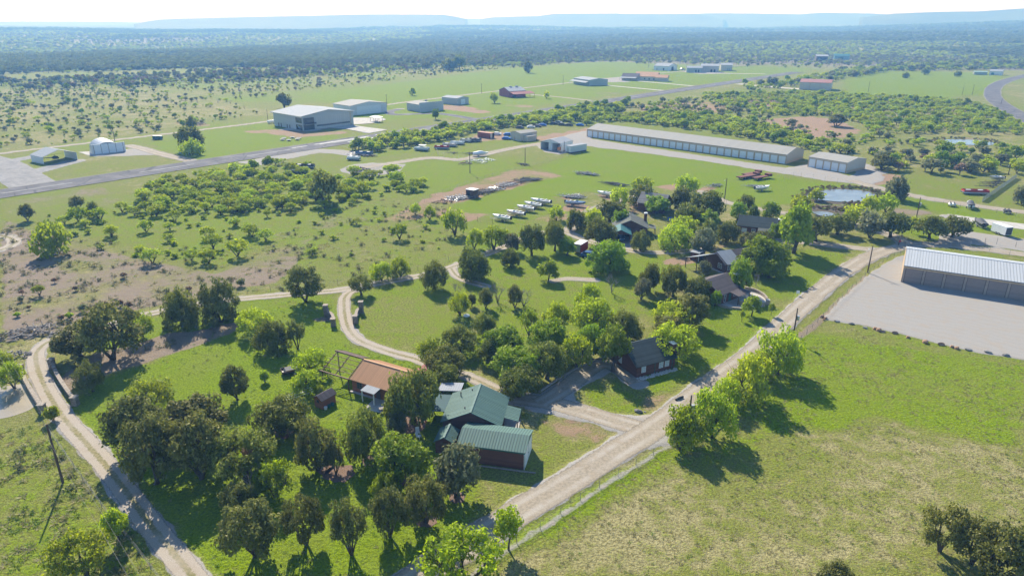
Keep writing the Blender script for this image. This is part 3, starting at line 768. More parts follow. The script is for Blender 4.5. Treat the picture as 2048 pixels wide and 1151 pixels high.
def tree_mesh(kind, seed, lod):
    """-> (trunk MB, crown mesh, dims). dims = crown half width, crown half height, crown centre height"""
    rg = np.random.default_rng(seed); rn = random.Random(seed)
    spec = {   # a, b, hc, clumps, clump radius, leaves, leaf size, stems, leaf material, bark
        'oak': (4.6, 2.7, 4.3, 58, .78, 135, .150, 3, L_OAK, M_BARK),
        'cedar': (3.4, 3.0, 3.1, 62, .60, 120, .135, 3, L_CED, M_BARK),
        'stem': (3.6, 2.7, 4.9, 44, .64, 120, .140, 5, L_CED, M_BARK),
        'mesquite': (3.3, 2.0, 2.35, 50, .56, 75, .125, 4, L_MES, M_BARK),
        'elm': (3.2, 2.8, 3.4, 58, .62, 105, .140, 3, L_ELM, M_BARK),
        'grey': (3.0, 2.2, 2.7, 36, .80, 80, .19, 5, L_GRY, M_BARK),
        'red': (2.2, 1.7, 2.3, 24, .65, 80, .18, 4, L_RED, M_PALEBARK),
        'bare': (2.8, 2.2, 2.9, 22, .5, 0, .1, 5, None, M_PALEBARK),
        'young': (2.0, 2.3, 3.6, 24, .62, 80, .17, 2, L_MES, M_BARK),
        'shrub': (1.7, 1.1, 1.2, 18, .55, 80, .18, 4, L_MES, M_BARK),
    }[kind]
    a, b, hc, nc, cr, nl, ls, ns, lm, bm = spec
    if lod == 1: nc, cr, nl, ls = int(nc * .70), cr * 1.15, int(nl * .42), ls * 1.8
    if lod == 2: nc, cr, nl, ls = int(nc * .40), cr * 1.5, int(nl * .26), ls * 3.0
    # clump centres: uneven shell of an ellipsoid whose outline is pushed in and out by lobes
    C = []
    lob = [(rn.uniform(0, 6.28), rn.uniform(-.2, .9), rn.uniform(.5, .9)) for _ in range(7)]
    while len(C) < nc:
        th = rn.uniform(0, 6.283); s = rn.uniform(-.62 if kind in ('cedar', 'shrub', 'grey') else -.42, 1.0)
        rr = rn.uniform(.35, 1.0) ** .55
        w = .70 + .30 * max(math.cos(th - l[0]) * (1 - abs(s - l[1])) * l[2] for l in lob)
        ch = math.sqrt(max(0, 1 - s * s))
        p = (math.cos(th) * ch * rr * w * (a - cr * .7), math.sin(th) * ch * rr * w * (a - cr * .7), hc + s * rr * w * (b - cr * .55))
        if p[2] < .35: continue
        if any((p[0] - q[0]) ** 2 + (p[1] - q[1]) ** 2 + (p[2] - q[2]) ** 2 < (cr * .62) ** 2 for q in C) and rn.random() < .85: continue
        C.append(p)
    Cn = np.array(C); mid_ = (Cn[:, :2].max(0) + Cn[:, :2].min(0)) / 2
    Cn[:, :2] -= mid_; C = [tuple(q) for q in Cn]
    # trunk and limbs
    tb = MB()
    seg = 5 if lod else 6
    forks = []
    h0 = {'oak': 1.5, 'stem': .5, 'mesquite': .4, 'elm': 1.3, 'young': 1.7}.get(kind, .35)
    r0 = {'oak': .34, 'stem': .17, 'mesquite': .15, 'elm': .26, 'young': .11, 'cedar': .2}.get(kind, .12)
    if kind in ('oak', 'elm', 'young'):
        lean = (rn.uniform(-.25, .25), rn.uniform(-.25, .25))
        top = (lean[0], lean[1], h0)
        tb.tube([(0, 0, -.15), (lean[0] * .3, lean[1] * .3, h0 * .5), top], [r0 * 1.35, r0, r0 * .9], seg)
        st = [top] * ns
    else:
        st = [(rn.uniform(-.2, .2), rn.uniform(-.2, .2), -.1) for _ in range(ns)]
    for i in range(ns):
        an = 6.283 * (i + rn.uniform(-.25, .25)) / ns
        rr = rn.uniform(.28, .5) * a
        z1 = hc - b * rn.uniform(.1, .5)
        p0 = Vector(st[i]); p2 = Vector((math.cos(an) * rr, math.sin(an) * rr, max(z1, p0.z + .8)))
        p1 = p0.lerp(p2, .5) + Vector((rn.uniform(-.3, .3), rn.uniform(-.3, .3), -.1 if h0 > 1 else .25))
        rb = r0 * (.62 if h0 > 1 else .9)
        tb.tube([p0, p1, p2], [rb, rb * .75, rb * .55], seg)
        forks.append((p2, rb * .5))
    lim = nc if kind == 'bare' else (int(nc * .6) if lod == 0 else int(nc * .3))
    for q in C[:lim]:
        qv = Vector(q)
        f, rb = min(forks, key=lambda f: (f[0] - qv).length)
        mid = f.lerp(qv, .5) + Vector((rn.uniform(-.25, .25), rn.uniform(-.25, .25), rn.uniform(0, .3)))
        tb.tube([f, mid, qv], [rb * .7, rb * .45, rb * .2], 4 if lod else 5, False)
        if kind == 'bare' or (kind in ('mesquite', 'grey', 'red') and lod == 0):
            for _ in range(7 if kind == 'bare' else 2):
                e = qv + Vector((rn.gauss(0, .55), rn.gauss(0, .55), rn.gauss(.35, .4)))
                tb.tube([mid.lerp(qv, rn.random()), e], [.022, .008], 3, False)
    tb.bm = bm
    crown = None
    if nl:
        rad = np.array([[cr * rn.uniform(.75, 1.2)] * 2 + [cr * rn.uniform(.55, .8)] for _ in C])
        V, Fc = leaf_cloud(rg, Cn, rad, nl, ls, .5 if kind in ('mesquite', 'young', 'elm') else .62)
        V[:, 2] = np.maximum(V[:, 2], .05)
        crown = mesh_np(kind + '_crown', V, Fc, lm)
        hw = np.percentile(np.hypot(V[:, 0], V[:, 1]), 99) * 1.04; zl, zh = np.percentile(V[:, 2], [1, 99.7])
        dims = (hw, (zh - zl) / 2, (zh + zl) / 2)
    else: dims = (a, b, hc)
    return tb, crown, dims

PROTO = {}
NVAR = {'oak': 7, 'cedar': 5, 'stem': 5, 'mesquite': 7, 'elm': 4, 'grey': 3, 'bare': 2, 'young': 2, 'shrub': 2, 'red': 1}
def proto(kind, lod, var):
    k = (kind, lod, var % NVAR[kind])
    if k not in PROTO:
        tb, cm, dm = tree_mesh(kind, 100 + 37 * k[2] + 1000 * list(NVAR).index(kind), lod)
        PROTO[k] = (tb.mesh(kind + '_trunk', tb.bm, True), cm, dm)
    return PROTO[k]
NAMEK = {'oak': 'live_oak_tree', 'cedar': 'cedar_tree', 'stem': 'cedar_tree', 'mesquite': 'mesquite_tree', 'elm': 'elm_tree', 'grey': 'grey_shrub', 'bare': 'bare_tree', 'young': 'young_tree', 'shrub': 'mesquite_shrub', 'red': 'dead_shrub'}
CATK = {'oak': 'tree', 'cedar': 'tree', 'stem': 'tree', 'mesquite': 'tree', 'elm': 'tree', 'grey': 'shrub', 'bare': 'tree', 'young': 'tree', 'shrub': 'shrub', 'red': 'shrub'}
trng = random.Random(11)
TREE_POS = []
def plant(kind, x, y, sx, sz, label, group=None, lod=None, parts=True):
    d = slant((x, y))
    lod = lod if lod is not None else 0 if d < 200 else 1 if d < 520 else 2
    tm, cm, dm = proto(kind, lod, trng.randrange(99))
    o = thing(NAMEK[kind], label, CATK[kind], (x, y, 0), trng.uniform(0, 6.283), group)
    o.scale = (sx * trng.uniform(.94, 1.06), sx * trng.uniform(.94, 1.06), sz)
    link('trunk', tm, o)
    if cm: link('crown', cm, o)
    return o
def tree_box(kind, x0, y0, x1, y1, label, by=None, group=None):
    """tree whose crown fills the box of the photograph (pixels); by = row of the trunk's foot, where it shows"""
    cx, cy = (x0 + x1) / 2, (y0 + y1) / 2
    dm = proto(kind, 0, 0)[2]
    gap = dm[2] / dm[1]                               # centre height / half height of the kind
    hc = 3.0
    for _ in range(4):
        g = gp(cx, by) if by else gp(cx, cy, hc)
        th = math.atan2(CAM_H, math.hypot(g.x, g.y)); sl = slant(g)
        a = (x1 - x0) / 2 / F * sl; vv = (y1 - y0) / 2 / F * sl
        b2 = vv * vv - (a * math.sin(th)) ** 2
        b = math.sqrt(max(b2, (.45 * a) ** 2)) / max(math.cos(th), .5) if b2 > 0 else .5 * a
        b = min(max(b, .45 * a), {'mesquite': .8, 'stem': .95}.get(kind, 1.0) * a)
        hc = max(b * 1.02, zat(g, cy)) if by else b * min(gap, 1.6)
        hc = min(hc, b * 2.4)
    g = gp(cx, by) if by else gp(cx, cy, hc)
    lod = 0 if slant(g) < 200 else 1 if slant(g) < 520 else 2
    o = plant(kind, g.x, g.y, 1, 1, label, group)
    # match the chosen variant's size
    me = [c for c in o.children if c.name.startswith('crown')]
    dmv = dm
    for k, v in PROTO.items():
        if me and v[1] is me[0].data: dmv = v[2]
    s = a / dmv[0]
    o.scale = (s * trng.uniform(.96, 1.04), s * trng.uniform(.96, 1.04), hc / dmv[2])
    for c in me:                                     # crown height and depth as in the photograph
        q = (b / dmv[1]) / o.scale.z
        c.scale.z = q; c.location.z = dmv[2] * (1 - q)
    TREE_POS.append((g.x, g.y, a))
    return o

OAKS = [
 # the grove round the orange and green-roofed houses
 ('cedar', 205, 788, 318, 880, 'dark cedar at the western end of the large clump by the two-track drive', None),
 ('cedar', 318, 790, 455, 872, 'broad dark cedar at the back of the large clump, towards the small shed', None),
 ('cedar', 240, 832, 352, 940, 'dark cedar at the front of the large clump by the two-track drive', None),
 ('cedar', 330, 828, 452, 935, 'dark cedar filling the front of the large clump, nearest the dead branches', None),
 ('oak', 424, 852, 560, 945, 'dusky live oak with a red dead shrub at its foot', 962),
 ('oak', 502, 782, 630, 868, 'wide live oak with forked trunks standing on red mulch', 862),
 ('cedar', 440, 962, 510, 1020, 'low dark cedar under grey fallen branches', None),
 ('stem', 446, 992, 574, 1098, 'big dark cedar nearest the bottom of the lawn, on one thick trunk', 1112),
 ('stem', 570, 976, 657, 1078, 'many-stemmed dark cedar with pale splayed trunks low on the lawn', 1088),
 ('stem', 591, 835, 684, 922, 'tall thin-crowned cedar on a leaning stem above a mulch bed', 938),
 ('stem', 648, 876, 696, 942, 'narrow dark cedar beside the mulch bed, shadowed by its neighbour', 948),
 ('oak', 681, 815, 783, 908, 'dense live oak between the shed lawn and the garden fence', 920),
 ('stem', 664, 968, 742, 1070, 'leaning dark cedar of the lower row, just behind the many-stemmed one', 1108),
 ('stem', 738, 968, 824, 1062, 'dark cedar with a bright yellow sapling showing behind its crown', 1072),
 ('stem', 808, 938, 898, 1040, 'dark cedar of the lower row standing nearest the road', 1045),
 ('grey', 862, 885, 966, 978, 'grey-green leaning tree before the brick wall of the green garage', 992),
 ('oak', 761, 732, 892, 838, 'great live oak shading the corner of the orange-roofed house', 846),
 ('oak', 850, 722, 925, 775, 'live oak behind the great oak, by the pink porch roof', None),
 ('oak', 840, 686, 938, 748, 'dark live oak over the end of the loop drive', None),
 ('cedar', 439, 723, 497, 790, 'upright dark cedar alone on the lawn by the grey ball shrub', None),
 ('oak', 509, 636, 586, 702, 'live oak with long lawn shadow above the utility trailer', 702),
 ('stem', 577, 630, 614, 682, 'thin leaning cedar by the stone gate wall', 697),
 ('oak', 156, 724, 216, 770, 'small live oak standing in the rocky creek bed', 782),
 ('cedar', 158, 607, 265, 692, 'largest cedar of the clump at the bend of the two-track', None),
 ('cedar', 111, 650, 196, 700, 'low spreading cedar over the bend of the two-track', None),
 ('oak', 330, 580, 402, 652, 'live oak on the creek bank, western of a pair', 652),
 ('cedar', 402, 562, 484, 642, 'tall bushy cedar on the creek bank, eastern of a pair', 644),
 ('cedar', 566, 527, 646, 588, 'round dark cedar overhanging the drive west of the stone gates', None),
 ('oak', 696, 550, 750, 580, 'flat little live oak in the fork of the drive by the stone gate', 590),
 ('oak', 840, 522, 899, 570, 'live oak on the lawn side of the drive, with a round shadow', 577),
 ('oak', 912, 495, 987, 557, 'dense live oak beside the drive, larger than its two neighbours', 558),
 ('oak', 1000, 498, 1042, 532, 'small live oak on the lawn below the drive', 534),
 ('grey', 1006, 465, 1046, 498, 'brownish half-leafed tree at the edge of the drive', 503),
 ('oak', 1036, 448, 1092, 498, 'dark live oak crowding the drive below the boats', None),
 ('oak', 1086, 438, 1135, 490, 'greenish live oak crowding the drive below the boats', None),
 ('cedar', 1012, 570, 1048, 606, 'round dark cedar in the hedge across the big lawn', None),
 ('cedar', 954, 574, 988, 608, 'dull green cedar in the hedge across the big lawn', None),
 ('cedar', 933, 585, 954, 610, 'little dark cedar in the hedge across the big lawn', None),
 ('oak', 1278, 527, 1326, 572, 'dark live oak above the grey bush by the garden stone', None),
 ('oak', 1318, 527, 1372, 584, 'larger dark live oak uphill of the patio house', 592),
 ('grey', 1265, 555, 1304, 590, 'greyish twiggy bush beside the garden path', None),
 ('oak', 1213, 618, 1290, 680, 'dusky live oak alone on the lawn behind the dark-roofed cabin', 682),
 ('oak', 942, 624, 998, 668, 'dark live oak at the back edge of the central grove', None),
 ('oak', 876, 647, 962, 702, 'dark live oak on the western edge of the central grove', None),
 ('oak', 950, 676, 1006, 720, 'dark live oak inside the central grove', None),
 ('oak', 1050, 678, 1140, 748, 'dark live oak in the heart of the central grove', None),
 ('oak', 985, 722, 1090, 790, 'broad live oak at the front of the central grove above the gravel', None),
 ('cedar', 1300, 628, 1372, 668, 'dark cedar behind the dark-roofed cabin', None),
 ('cedar', 1346, 586, 1424, 642, 'wide dark cedar on the slope under the patio wall', None),
 ('oak', 1368, 553, 1424, 598, 'dark live oak against the end of the patio house', None),
 ('grey', 1393, 520, 1425, 550, 'grey-leafed shrub between the two upper houses', None),
 ('oak', 1133, 417, 1176, 460, 'half-yellow live oak at the corner of the upper drive', 460),
 ('oak', 1168, 436, 1238, 482, 'dark live oak beside the teal carport', None),
 ('oak', 1186, 403, 1256, 432, 'dark live oak under the boat field fence', None),
 ('oak', 1252, 370, 1318, 409, 'dark live oak before the brown-walled house', 411),
 ('cedar', 1340, 376, 1384, 412, 'dark cedar at the gable of the brown-walled house', None),
 ('oak', 1378, 380, 1450, 428, 'great dark live oak left of the tall light pole', None),
 ('oak', 1354, 407, 1412, 446, 'dark live oak over the lawn between the upper houses', None),
 ('oak', 1474, 389, 1509, 417, 'round dark live oak at the field gate', None),
 ('oak', 1394, 440, 1436, 480, 'dark live oak west of the chimney cabin', None),
 ('oak', 1428, 442, 1476, 481, 'dark live oak touching the wall of the chimney cabin', 484),
 ('oak', 1259, 461, 1301, 498, 'small dark live oak standing on the gravel parking by the carport', 500),
 ('cedar', 1474, 464, 1512, 490, 'dull cedar shrub before the chimney cabin', None),
 ('cedar', 1506, 462, 1545, 488, 'dark cedar shrub at the foot of the brick chimney', None),
 ('oak', 1600, 432, 1662, 470, 'live oak on a short trunk east of the chimney cabin', 482),
 ('oak', 1645, 428, 1704, 458, 'live oak in the middle of the row above the cross road', 468),
 ('grey', 1713, 425, 1764, 462, 'grey half-bare oak in the row above the cross road', 476),
 ('oak', 1748, 424, 1812, 460, 'dark live oak at the eastern end of the row above the cross road', 474),
 ('oak', 1828, 432, 1888, 464, 'live oak on the corner by the big grey storage roof', 478),
 ('oak', 1874, 434, 1934, 462, 'live oak shading the gravel yard of the storage building', 474),
 ('stem', 1838, 1008, 1922, 1082, 'twisted cedar at the corner of the dry field, separate from its neighbours', 1102),
 ('stem', 1898, 1035, 1988, 1105, 'middle cedar of the three in the dry field', 1128),
 ('cedar', 1968, 1050, 2075, 1150, 'bushy cedar cut by the picture edge in the dry field', None),
 ('cedar', 1636, 1126, 1722, 1185, 'round cedar top poking up at the bottom of the dry field', None),
 ('cedar', 38, 410, 64, 432, 'ball-shaped dark cedar by the runway verge', None),
 ('oak', 175, 404, 203, 430, 'small dark oak in the left pasture near the yellow mesquites', 434),
 ('cedar', 138, 393, 166, 411, 'green rounded bush on the runway verge', None),
 ('oak', 608, 340, 680, 392, 'dark live oak standing out of the pale mesquite thicket', None),
 ('oak', 350, 255, 403, 288, 'rounded olive-coloured oak beside the access road', None),
 ('cedar', 550, 187, 584, 208, 'round olive bush alone behind the great hangar', None),
 ('cedar', 370, 233, 392, 254, 'dark cedar on a brush heap across the access road', None),
 ('oak', 880, 117, 918, 138, 'large dark oak in the meadow beyond the airstrip', 140),
 ('oak', 906, 110, 932, 132, 'dark oak behind the large meadow oak', None),
 ('cedar', 1047, 122, 1068, 144, 'upright dark tree beyond the airstrip meadow', 146),
 ('elm', 818, 176, 832, 188, 'small round tree on the grass beyond the access road', 191),
 ('elm', 864, 217, 879, 234, 'small lollipop tree on the grass before the false-front shed', 239),
 ('mesquite', 978, 184, 1000, 200, 'mesquite in front of the red barn', 206),
 ('mesquite', 1086, 181, 1100, 194, 'small mesquite on the drive of the red barn', 197),
 ('oak', 1803, 145, 1818, 155, 'lone dark oak in the far green pasture', 156),
 ('oak', 1842, 136, 1858, 147, 'dark oak on the far pasture fence', 149),
 ('oak', 1908, 142, 1920, 151, 'small dark oak near the far sheds', 153),
 ('cedar', 1656, 231, 1694, 243, 'dark cedar mound on the brown clearing', None),
 ('cedar', 1746, 312, 1790, 330, 'dull green bush behind the short storage building', None),
 ('grey', 2028, 372, 2060, 402, 'tree at the picture edge beside the trailer pasture', 408),
]
BRIGHT = [
 ('mesquite', 280, 805, 338, 846, 'bright yellow-green mesquite in the middle of the dark clump', None),
 ('mesquite', 262, 768, 334, 800, 'pale yellow mesquite behind the dark clump', None),
 ('mesquite', 512, 912, 576, 986, 'yellow-green mesquite growing through grey dead branches', None),
 ('elm', 749, 870, 852, 950, 'bright green spreading tree beside the white garden chairs', 957),
 ('mesquite', 742, 945, 795, 992, 'yellow sapling behind the lower row of cedars', None),
 ('mesquite', 786, 982, 816, 1008, 'small yellow sapling between two lower cedars', None),
 ('mesquite', 592, 698, 656, 742, 'yellow mesquite leaning over the utility trailer', 745),
 ('mesquite', 582, 742, 642, 778, 'yellow-green mesquite between the trailer and the shed', None),
 ('mesquite', 628, 768, 650, 790, 'small mesquite over the shed roof', None),
 ('mesquite', 258, 626, 300, 662, 'bright yellow-green bush at the eastern end of the bend clump', None),
 ('mesquite', 476, 618, 538, 658, 'yellow-green mesquite on the creek bank lawn', None),
 ('mesquite', 0, 726, 38, 764, 'green mesquite beside the pond behind the stone wall', None),
 ('shrub', 88, 812, 114, 834, 'yellow shrub at the end of the western stone wall', None),
 ('mesquite', 76, 452, 132, 500, 'open mesquite with dark limbs in the left pasture', 508),
 ('mesquite', 138, 412, 178, 434, 'yellow mesquite beside the small dark pasture oak', 444),
 ('mesquite', 742, 525, 784, 556, 'yellow-green mesquite along the drive fence, left of two', 560),
 ('mesquite', 782, 514, 822, 548, 'yellow-green mesquite along the drive fence, right of two', 552),
 ('mesquite', 932, 458, 966, 488, 'green mesquite against the pasture fence above the drive', None),
 ('mesquite', 962, 452, 1014, 488, 'wide yellow-green mesquite against the pasture fence above the drive', None),
 ('mesquite', 886, 422, 932, 458, 'bright mesquite at the corner of the red dirt lot', None),
 ('mesquite', 845, 410, 872, 434, 'bright mesquite on the edge of the red dirt lot', None),
 ('mesquite', 818, 404, 842, 424, 'small mesquite west of the red dirt lot', None),
 ('mesquite', 1094, 408, 1130, 436, 'round pale yellow tree beside the line of boats', 440),
 ('elm', 1119, 476, 1151, 502, 'round yellow-green tree next to the red box trailer', None),
 ('young', 1072, 520, 1122, 554, 'vase-shaped young tree alone on the lawn', 561),
 ('elm', 1178, 484, 1252, 538, 'open bright green tree south of the blue truck', 542),
 ('mesquite', 900, 586, 940, 620, 'yellow-green bush in the hedge across the big lawn', None),
 ('mesquite', 832, 678, 898, 720, 'yellow mesquite over the pink porch roof', None),
 ('elm', 964, 655, 1048, 704, 'bright green tree in the central grove', None),
 ('mesquite', 1040, 612, 1076, 656, 'slender yellow-green tree behind the central grove', 668),
 ('mesquite', 1085, 606, 1146, 656, 'yellow-green tree at the back of the central grove', None),
 ('mesquite', 1142, 596, 1224, 652, 'tall yellow-green tree topping the central grove', None),
 ('mesquite', 1152, 568, 1206, 620, 'thin-topped yellow-green tree highest in the central grove', None),
 ('elm', 1068, 640, 1136, 698, 'bright green tree amid the central grove', None),
 ('mesquite', 1125, 668, 1184, 722, 'yellow mesquite amid the central grove', None),
 ('elm', 1152, 650, 1212, 702, 'bright green tree on the eastern edge of the central grove', None),
 ('elm', 988, 696, 1078, 752, 'bright green tree at the front of the central grove', None),
 ('elm', 1196, 655, 1254, 712, 'half-leafed bright tree at the corner of the dark-roofed cabin', 742),
 ('mesquite', 1302, 650, 1392, 706, 'bright yellow-green tree by the cabin chimney', None),
 ('mesquite', 1308, 606, 1382, 646, 'yellow-green tree behind the dark cedar above the cabin', None),
 ('mesquite', 1346, 648, 1388, 698, 'yellow-green tree under the dark slope cedar', None),
 ('elm', 1488, 478, 1576, 530, 'big bright green tree against the metal-roofed house', None),
 ('elm', 1512, 512, 1572, 545, 'low bright green tree beside the garden wall', None),
 ('elm', 1460, 522, 1504, 568, 'round deep green tree by the patio house chimney', None),
 ('elm', 1422, 572, 1442, 616, 'slim green tree at the patio house corner', None),
 ('young', 1482, 592, 1524, 624, 'young green tree at the foot of the curved patio wall', 632),
 ('young', 1477, 614, 1490, 634, 'tiny sapling beside the young patio tree', 642),
 ('young', 1535, 602, 1549, 622, 'small sapling on the lawn beyond the patio gate', 630),
 ('mesquite', 1170, 418, 1206, 450, 'yellow-green tree among the oaks by the upper drive', None),
 ('elm', 1224, 422, 1258, 450, 'light green tree behind the teal carport', None),
 ('mesquite', 1219, 372, 1262, 406, 'yellow mesquite beside the white boat', None),
 ('mesquite', 1260, 354, 1308, 376, 'flat yellow mesquite at the edge of the boat pasture', None),
 ('elm', 1286, 392, 1342, 420, 'light green bush before the brown-walled house', None),
 ('mesquite', 1344, 350, 1398, 382, 'open mesquite alone at the pasture edge', 387),
 ('elm', 1460, 404, 1494, 432, 'round vivid green tree behind the chimney cabin', None),
 ('elm', 1498, 408, 1520, 432, 'pale green tree behind the chimney cabin', None),
 ('elm', 1524, 404, 1562, 434, 'vivid green tree at the ridge of the chimney cabin', None),
 ('elm', 1398, 421, 1438, 450, 'vivid green tree among the dark oaks', None),
 ('mesquite', 1320, 448, 1388, 494, 'large yellow-green mesquite on the lawn between the houses', 497),
 ('mesquite', 1340, 436, 1392, 458, 'yellow-green crown behind the large lawn mesquite', None),
 ('grey', 1382, 458, 1434, 500, 'grey-green tree beside the little brown shed', None),
 ('elm', 1540, 446, 1564, 474, 'green tree beside the brick chimney', None),
 ('elm', 1566, 408, 1628, 484, 'tallest vivid green tree beside the chimney cabin', None),
 ('mesquite', 1583, 388, 1628, 418, 'yellow-green bush at the pond bank', None),
 ('young', 1616, 376, 1650, 396, 'small mesquite leaning over the pond', 401),
 ('grey', 1768, 354, 1812, 396, 'olive tree at the end of the pond', 399),
 ('mesquite', 1726, 390, 1760, 422, 'pale mesquite on the pond dam', None),
 ('mesquite', 1686, 408, 1742, 440, 'yellow-green mesquite below the pond', None),
 ('mesquite', 1756, 386, 1796, 414, 'yellow-green mesquite next to the olive tree', None),
 ('young', 1814, 420, 1832, 460, 'slender yellow-green tree on the roadside by the corner oak', 466),
 ('mesquite', 1326, 806, 1402, 884, 'wide mesquite wrapped round the transformer pole', 888),
 ('mesquite', 1384, 776, 1466, 862, 'mesquite just uphill of the transformer pole', 872),
 ('mesquite', 1454, 714, 1542, 790, 'round roadside mesquite in the middle of the row', 798),
 ('mesquite', 1516, 662, 1598, 736, 'roadside mesquite at the upper end of the row', 746),
 ('mesquite', 1428, 752, 1478, 806, 'low mesquite filling the gap in the middle of the roadside row', None),
 ('mesquite', 1340, 846, 1386, 892, 'low mesquite at the foot of the transformer pole', None),
 ('mesquite', 1500, 700, 1546, 752, 'low mesquite between the two uphill roadside mesquites', None),
 ('young', 988, 1006, 1046, 1076, 'young yellow-green tree on the fence line by the road', 1098),
 ('mesquite', 850, 1062, 990, 1160, 'large yellow-green mesquite at the bottom of the road', None),
 ('young', 215, 1018, 264, 1064, 'small yellow mesquite on the fence line by the two-track', 1082),
 ('mesquite', 132, 1064, 212, 1128, 'thin yellow mesquite in the lower left pasture', 1148),
 ('mesquite', -6, 704, 18, 728, 'pale mesquite at the picture edge above the pond', None),
 ('mesquite', 362, 277, 406, 306, 'umbrella-shaped mesquite before the olive oak on the runway grass', 310),
]
OTHER = [
 ('bare', 466, 905, 526, 985, 'heap of grey dead branches leaning in the lawn trees', None),
 ('red', 483, 880, 527, 926, 'rust-red dead shrub under the dusky oak', None),
 ('grey', 772, 820, 815, 866, 'pale grey leafless shrub behind the garden fence', None),
 ('shrub', 519, 740, 537, 760, 'grey ball-shaped shrub alone on the lawn', None),
 ('bare', 186, 625, 216, 690, 'white leafless tree in front of the bend clump', 694),
 ('bare', 1206, 543, 1240, 580, 'leafless forked tree on the big lawn', 586),
 ('bare', 975, 555, 1015, 605, 'leafless grey tree rising from the lawn hedge', None),
 ('bare', 900, 560, 930, 590, 'small leafless tree beside the short drive', 592),
 ('bare', 1020, 575, 1075, 610, 'grey leafless thicket at the end of the lawn hedge', None),
 ('bare', 1505, 538, 1518, 562, 'leafless sapling on the lawn by the garden wall', 572),
 ('bare', 1155, 572, 1195, 600, 'dead top with bare limbs in the central grove', None),
 ('bare', 1556, 462, 1600, 490, 'grey bare tree by the cross road', None),
]
for kd, x0, y0, x1, y1, lb, by in OAKS + BRIGHT + OTHER:
    g_ = .10 if (kd in ('mesquite', 'elm') and y1 > 440) else -.035 if (kd in ('oak', 'cedar', 'stem') and y1 > 700) else .0
    dx_, dy_ = (x1 - x0) * g_, (y1 - y0) * g_
    tree_box(kd, x0 - dx_, y0 - dy_, x1 + dx_, y1 + dy_ * .5, lb, by)

# ---- pasture and thicket mesquites: scattered inside outlines, the nearest 220 as trees, the rest as one far thicket
ZONES = [   # outline px, spacing m, mean size, where, keep chance
 ([(240, 425), (300, 372), (420, 347), (560, 337), (640, 352), (750, 388), (720, 410), (600, 418), (450, 432), (330, 424)], 5.0, .92, 'in the dense left thicket along the runway', .95),
 ([(470, 420), (700, 400), (860, 440), (880, 500), (700, 540), (600, 520), (560, 470)], 13, .85, 'scattered over the open middle pasture', .6),
 ([(60, 430), (240, 425), (460, 432), (540, 480), (420, 545), (250, 520), (120, 470)], 11, .95, 'scattered over the open left pasture', .85),
 ([(150, 540), (420, 560), (540, 580), (250, 640), (20, 660), (20, 590)], 17, .5, 'small on the bare brown pasture', .75),
 ([(690, 300), (770, 280), (840, 264), (1000, 243), (1150, 219), (1258, 209), (1240, 226), (1170, 247), (1100, 248), (1000, 258), (940, 268), (850, 288), (760, 304)], 5.2, 1.0, 'in the tight hedge along the near runway side', 1.0),
 ([(530, 332), (575, 320), (580, 332), (540, 340)], 5.5, .8, 'in the small clump on the runway gravel', 1.0),
 ([(690, 350), (770, 345), (860, 375), (850, 392), (760, 392)], 7.5, 1.0, 'at the pasture edge below the dirt pile', .85),
 ([(1160, 252), (1195, 232), (1330, 226), (1450, 236), (1560, 262), (1625, 288), (1700, 302), (1735, 318), (1720, 312), (1610, 302), (1575, 292), (1400, 262), (1250, 243)], 5.6, .9, 'in the thicket behind the long storage building', 1.0),
 ([(1735, 330), (1850, 305), (2060, 312), (2060, 350), (1960, 352), (1880, 348), (1800, 345)], 8.0, 1.15, 'in the scrub beyond the trailer pasture', .9),
 ([(1850, 296), (2000, 296), (2060, 300), (2060, 312), (1860, 310)], 8.0, .9, 'round the far pond', .85),
 ([(1400, 190), (1600, 186), (1700, 190), (1900, 200), (1975, 215), (2060, 245), (2060, 272), (1900, 268), (1740, 268), (1730, 250), (1640, 232), (1540, 232), (1450, 218)], 6.0, .78, 'in the wide far thicket', 1.0),
 ([(1250, 210), (1400, 196), (1480, 222), (1640, 262), (1740, 272), (1850, 275), (1840, 300), (1740, 312), (1620, 285), (1480, 240), (1300, 228)], 11, .85, 'scattered over the brown clearing', .7),
 ([(1480, 172), (1600, 158), (1690, 140), (1780, 132), (2060, 116), (2060, 138), (1780, 142), (1690, 158), (1590, 176), (1500, 182)], 10, 1.0, 'in the far green strip', .95),
 ([(480, 330), (560, 320), (640, 318), (690, 330), (640, 345), (540, 345)], 10, .75, 'round the parked pontoons', .5),
 ([(-30, 240), (0, 180), (180, 172), (420, 192), (520, 226), (330, 262), (-30, 304)], 9, .72, 'in the mixed scrub beyond the access road', .32),
 ([(300, 170), (560, 150), (900, 130), (1280, 105), (1300, 112), (900, 148), (600, 182), (480, 200)], 15, .65, 'in the open scrub beyond the airstrip', .75),
 ([(0, 160), (300, 150), (900, 115), (1400, 95), (1400, 105), (900, 135), (300, 175), (0, 182)], 13, .8, 'along the foot of the wooded slope', .9),
]
mes = []
grng = random.Random(5)
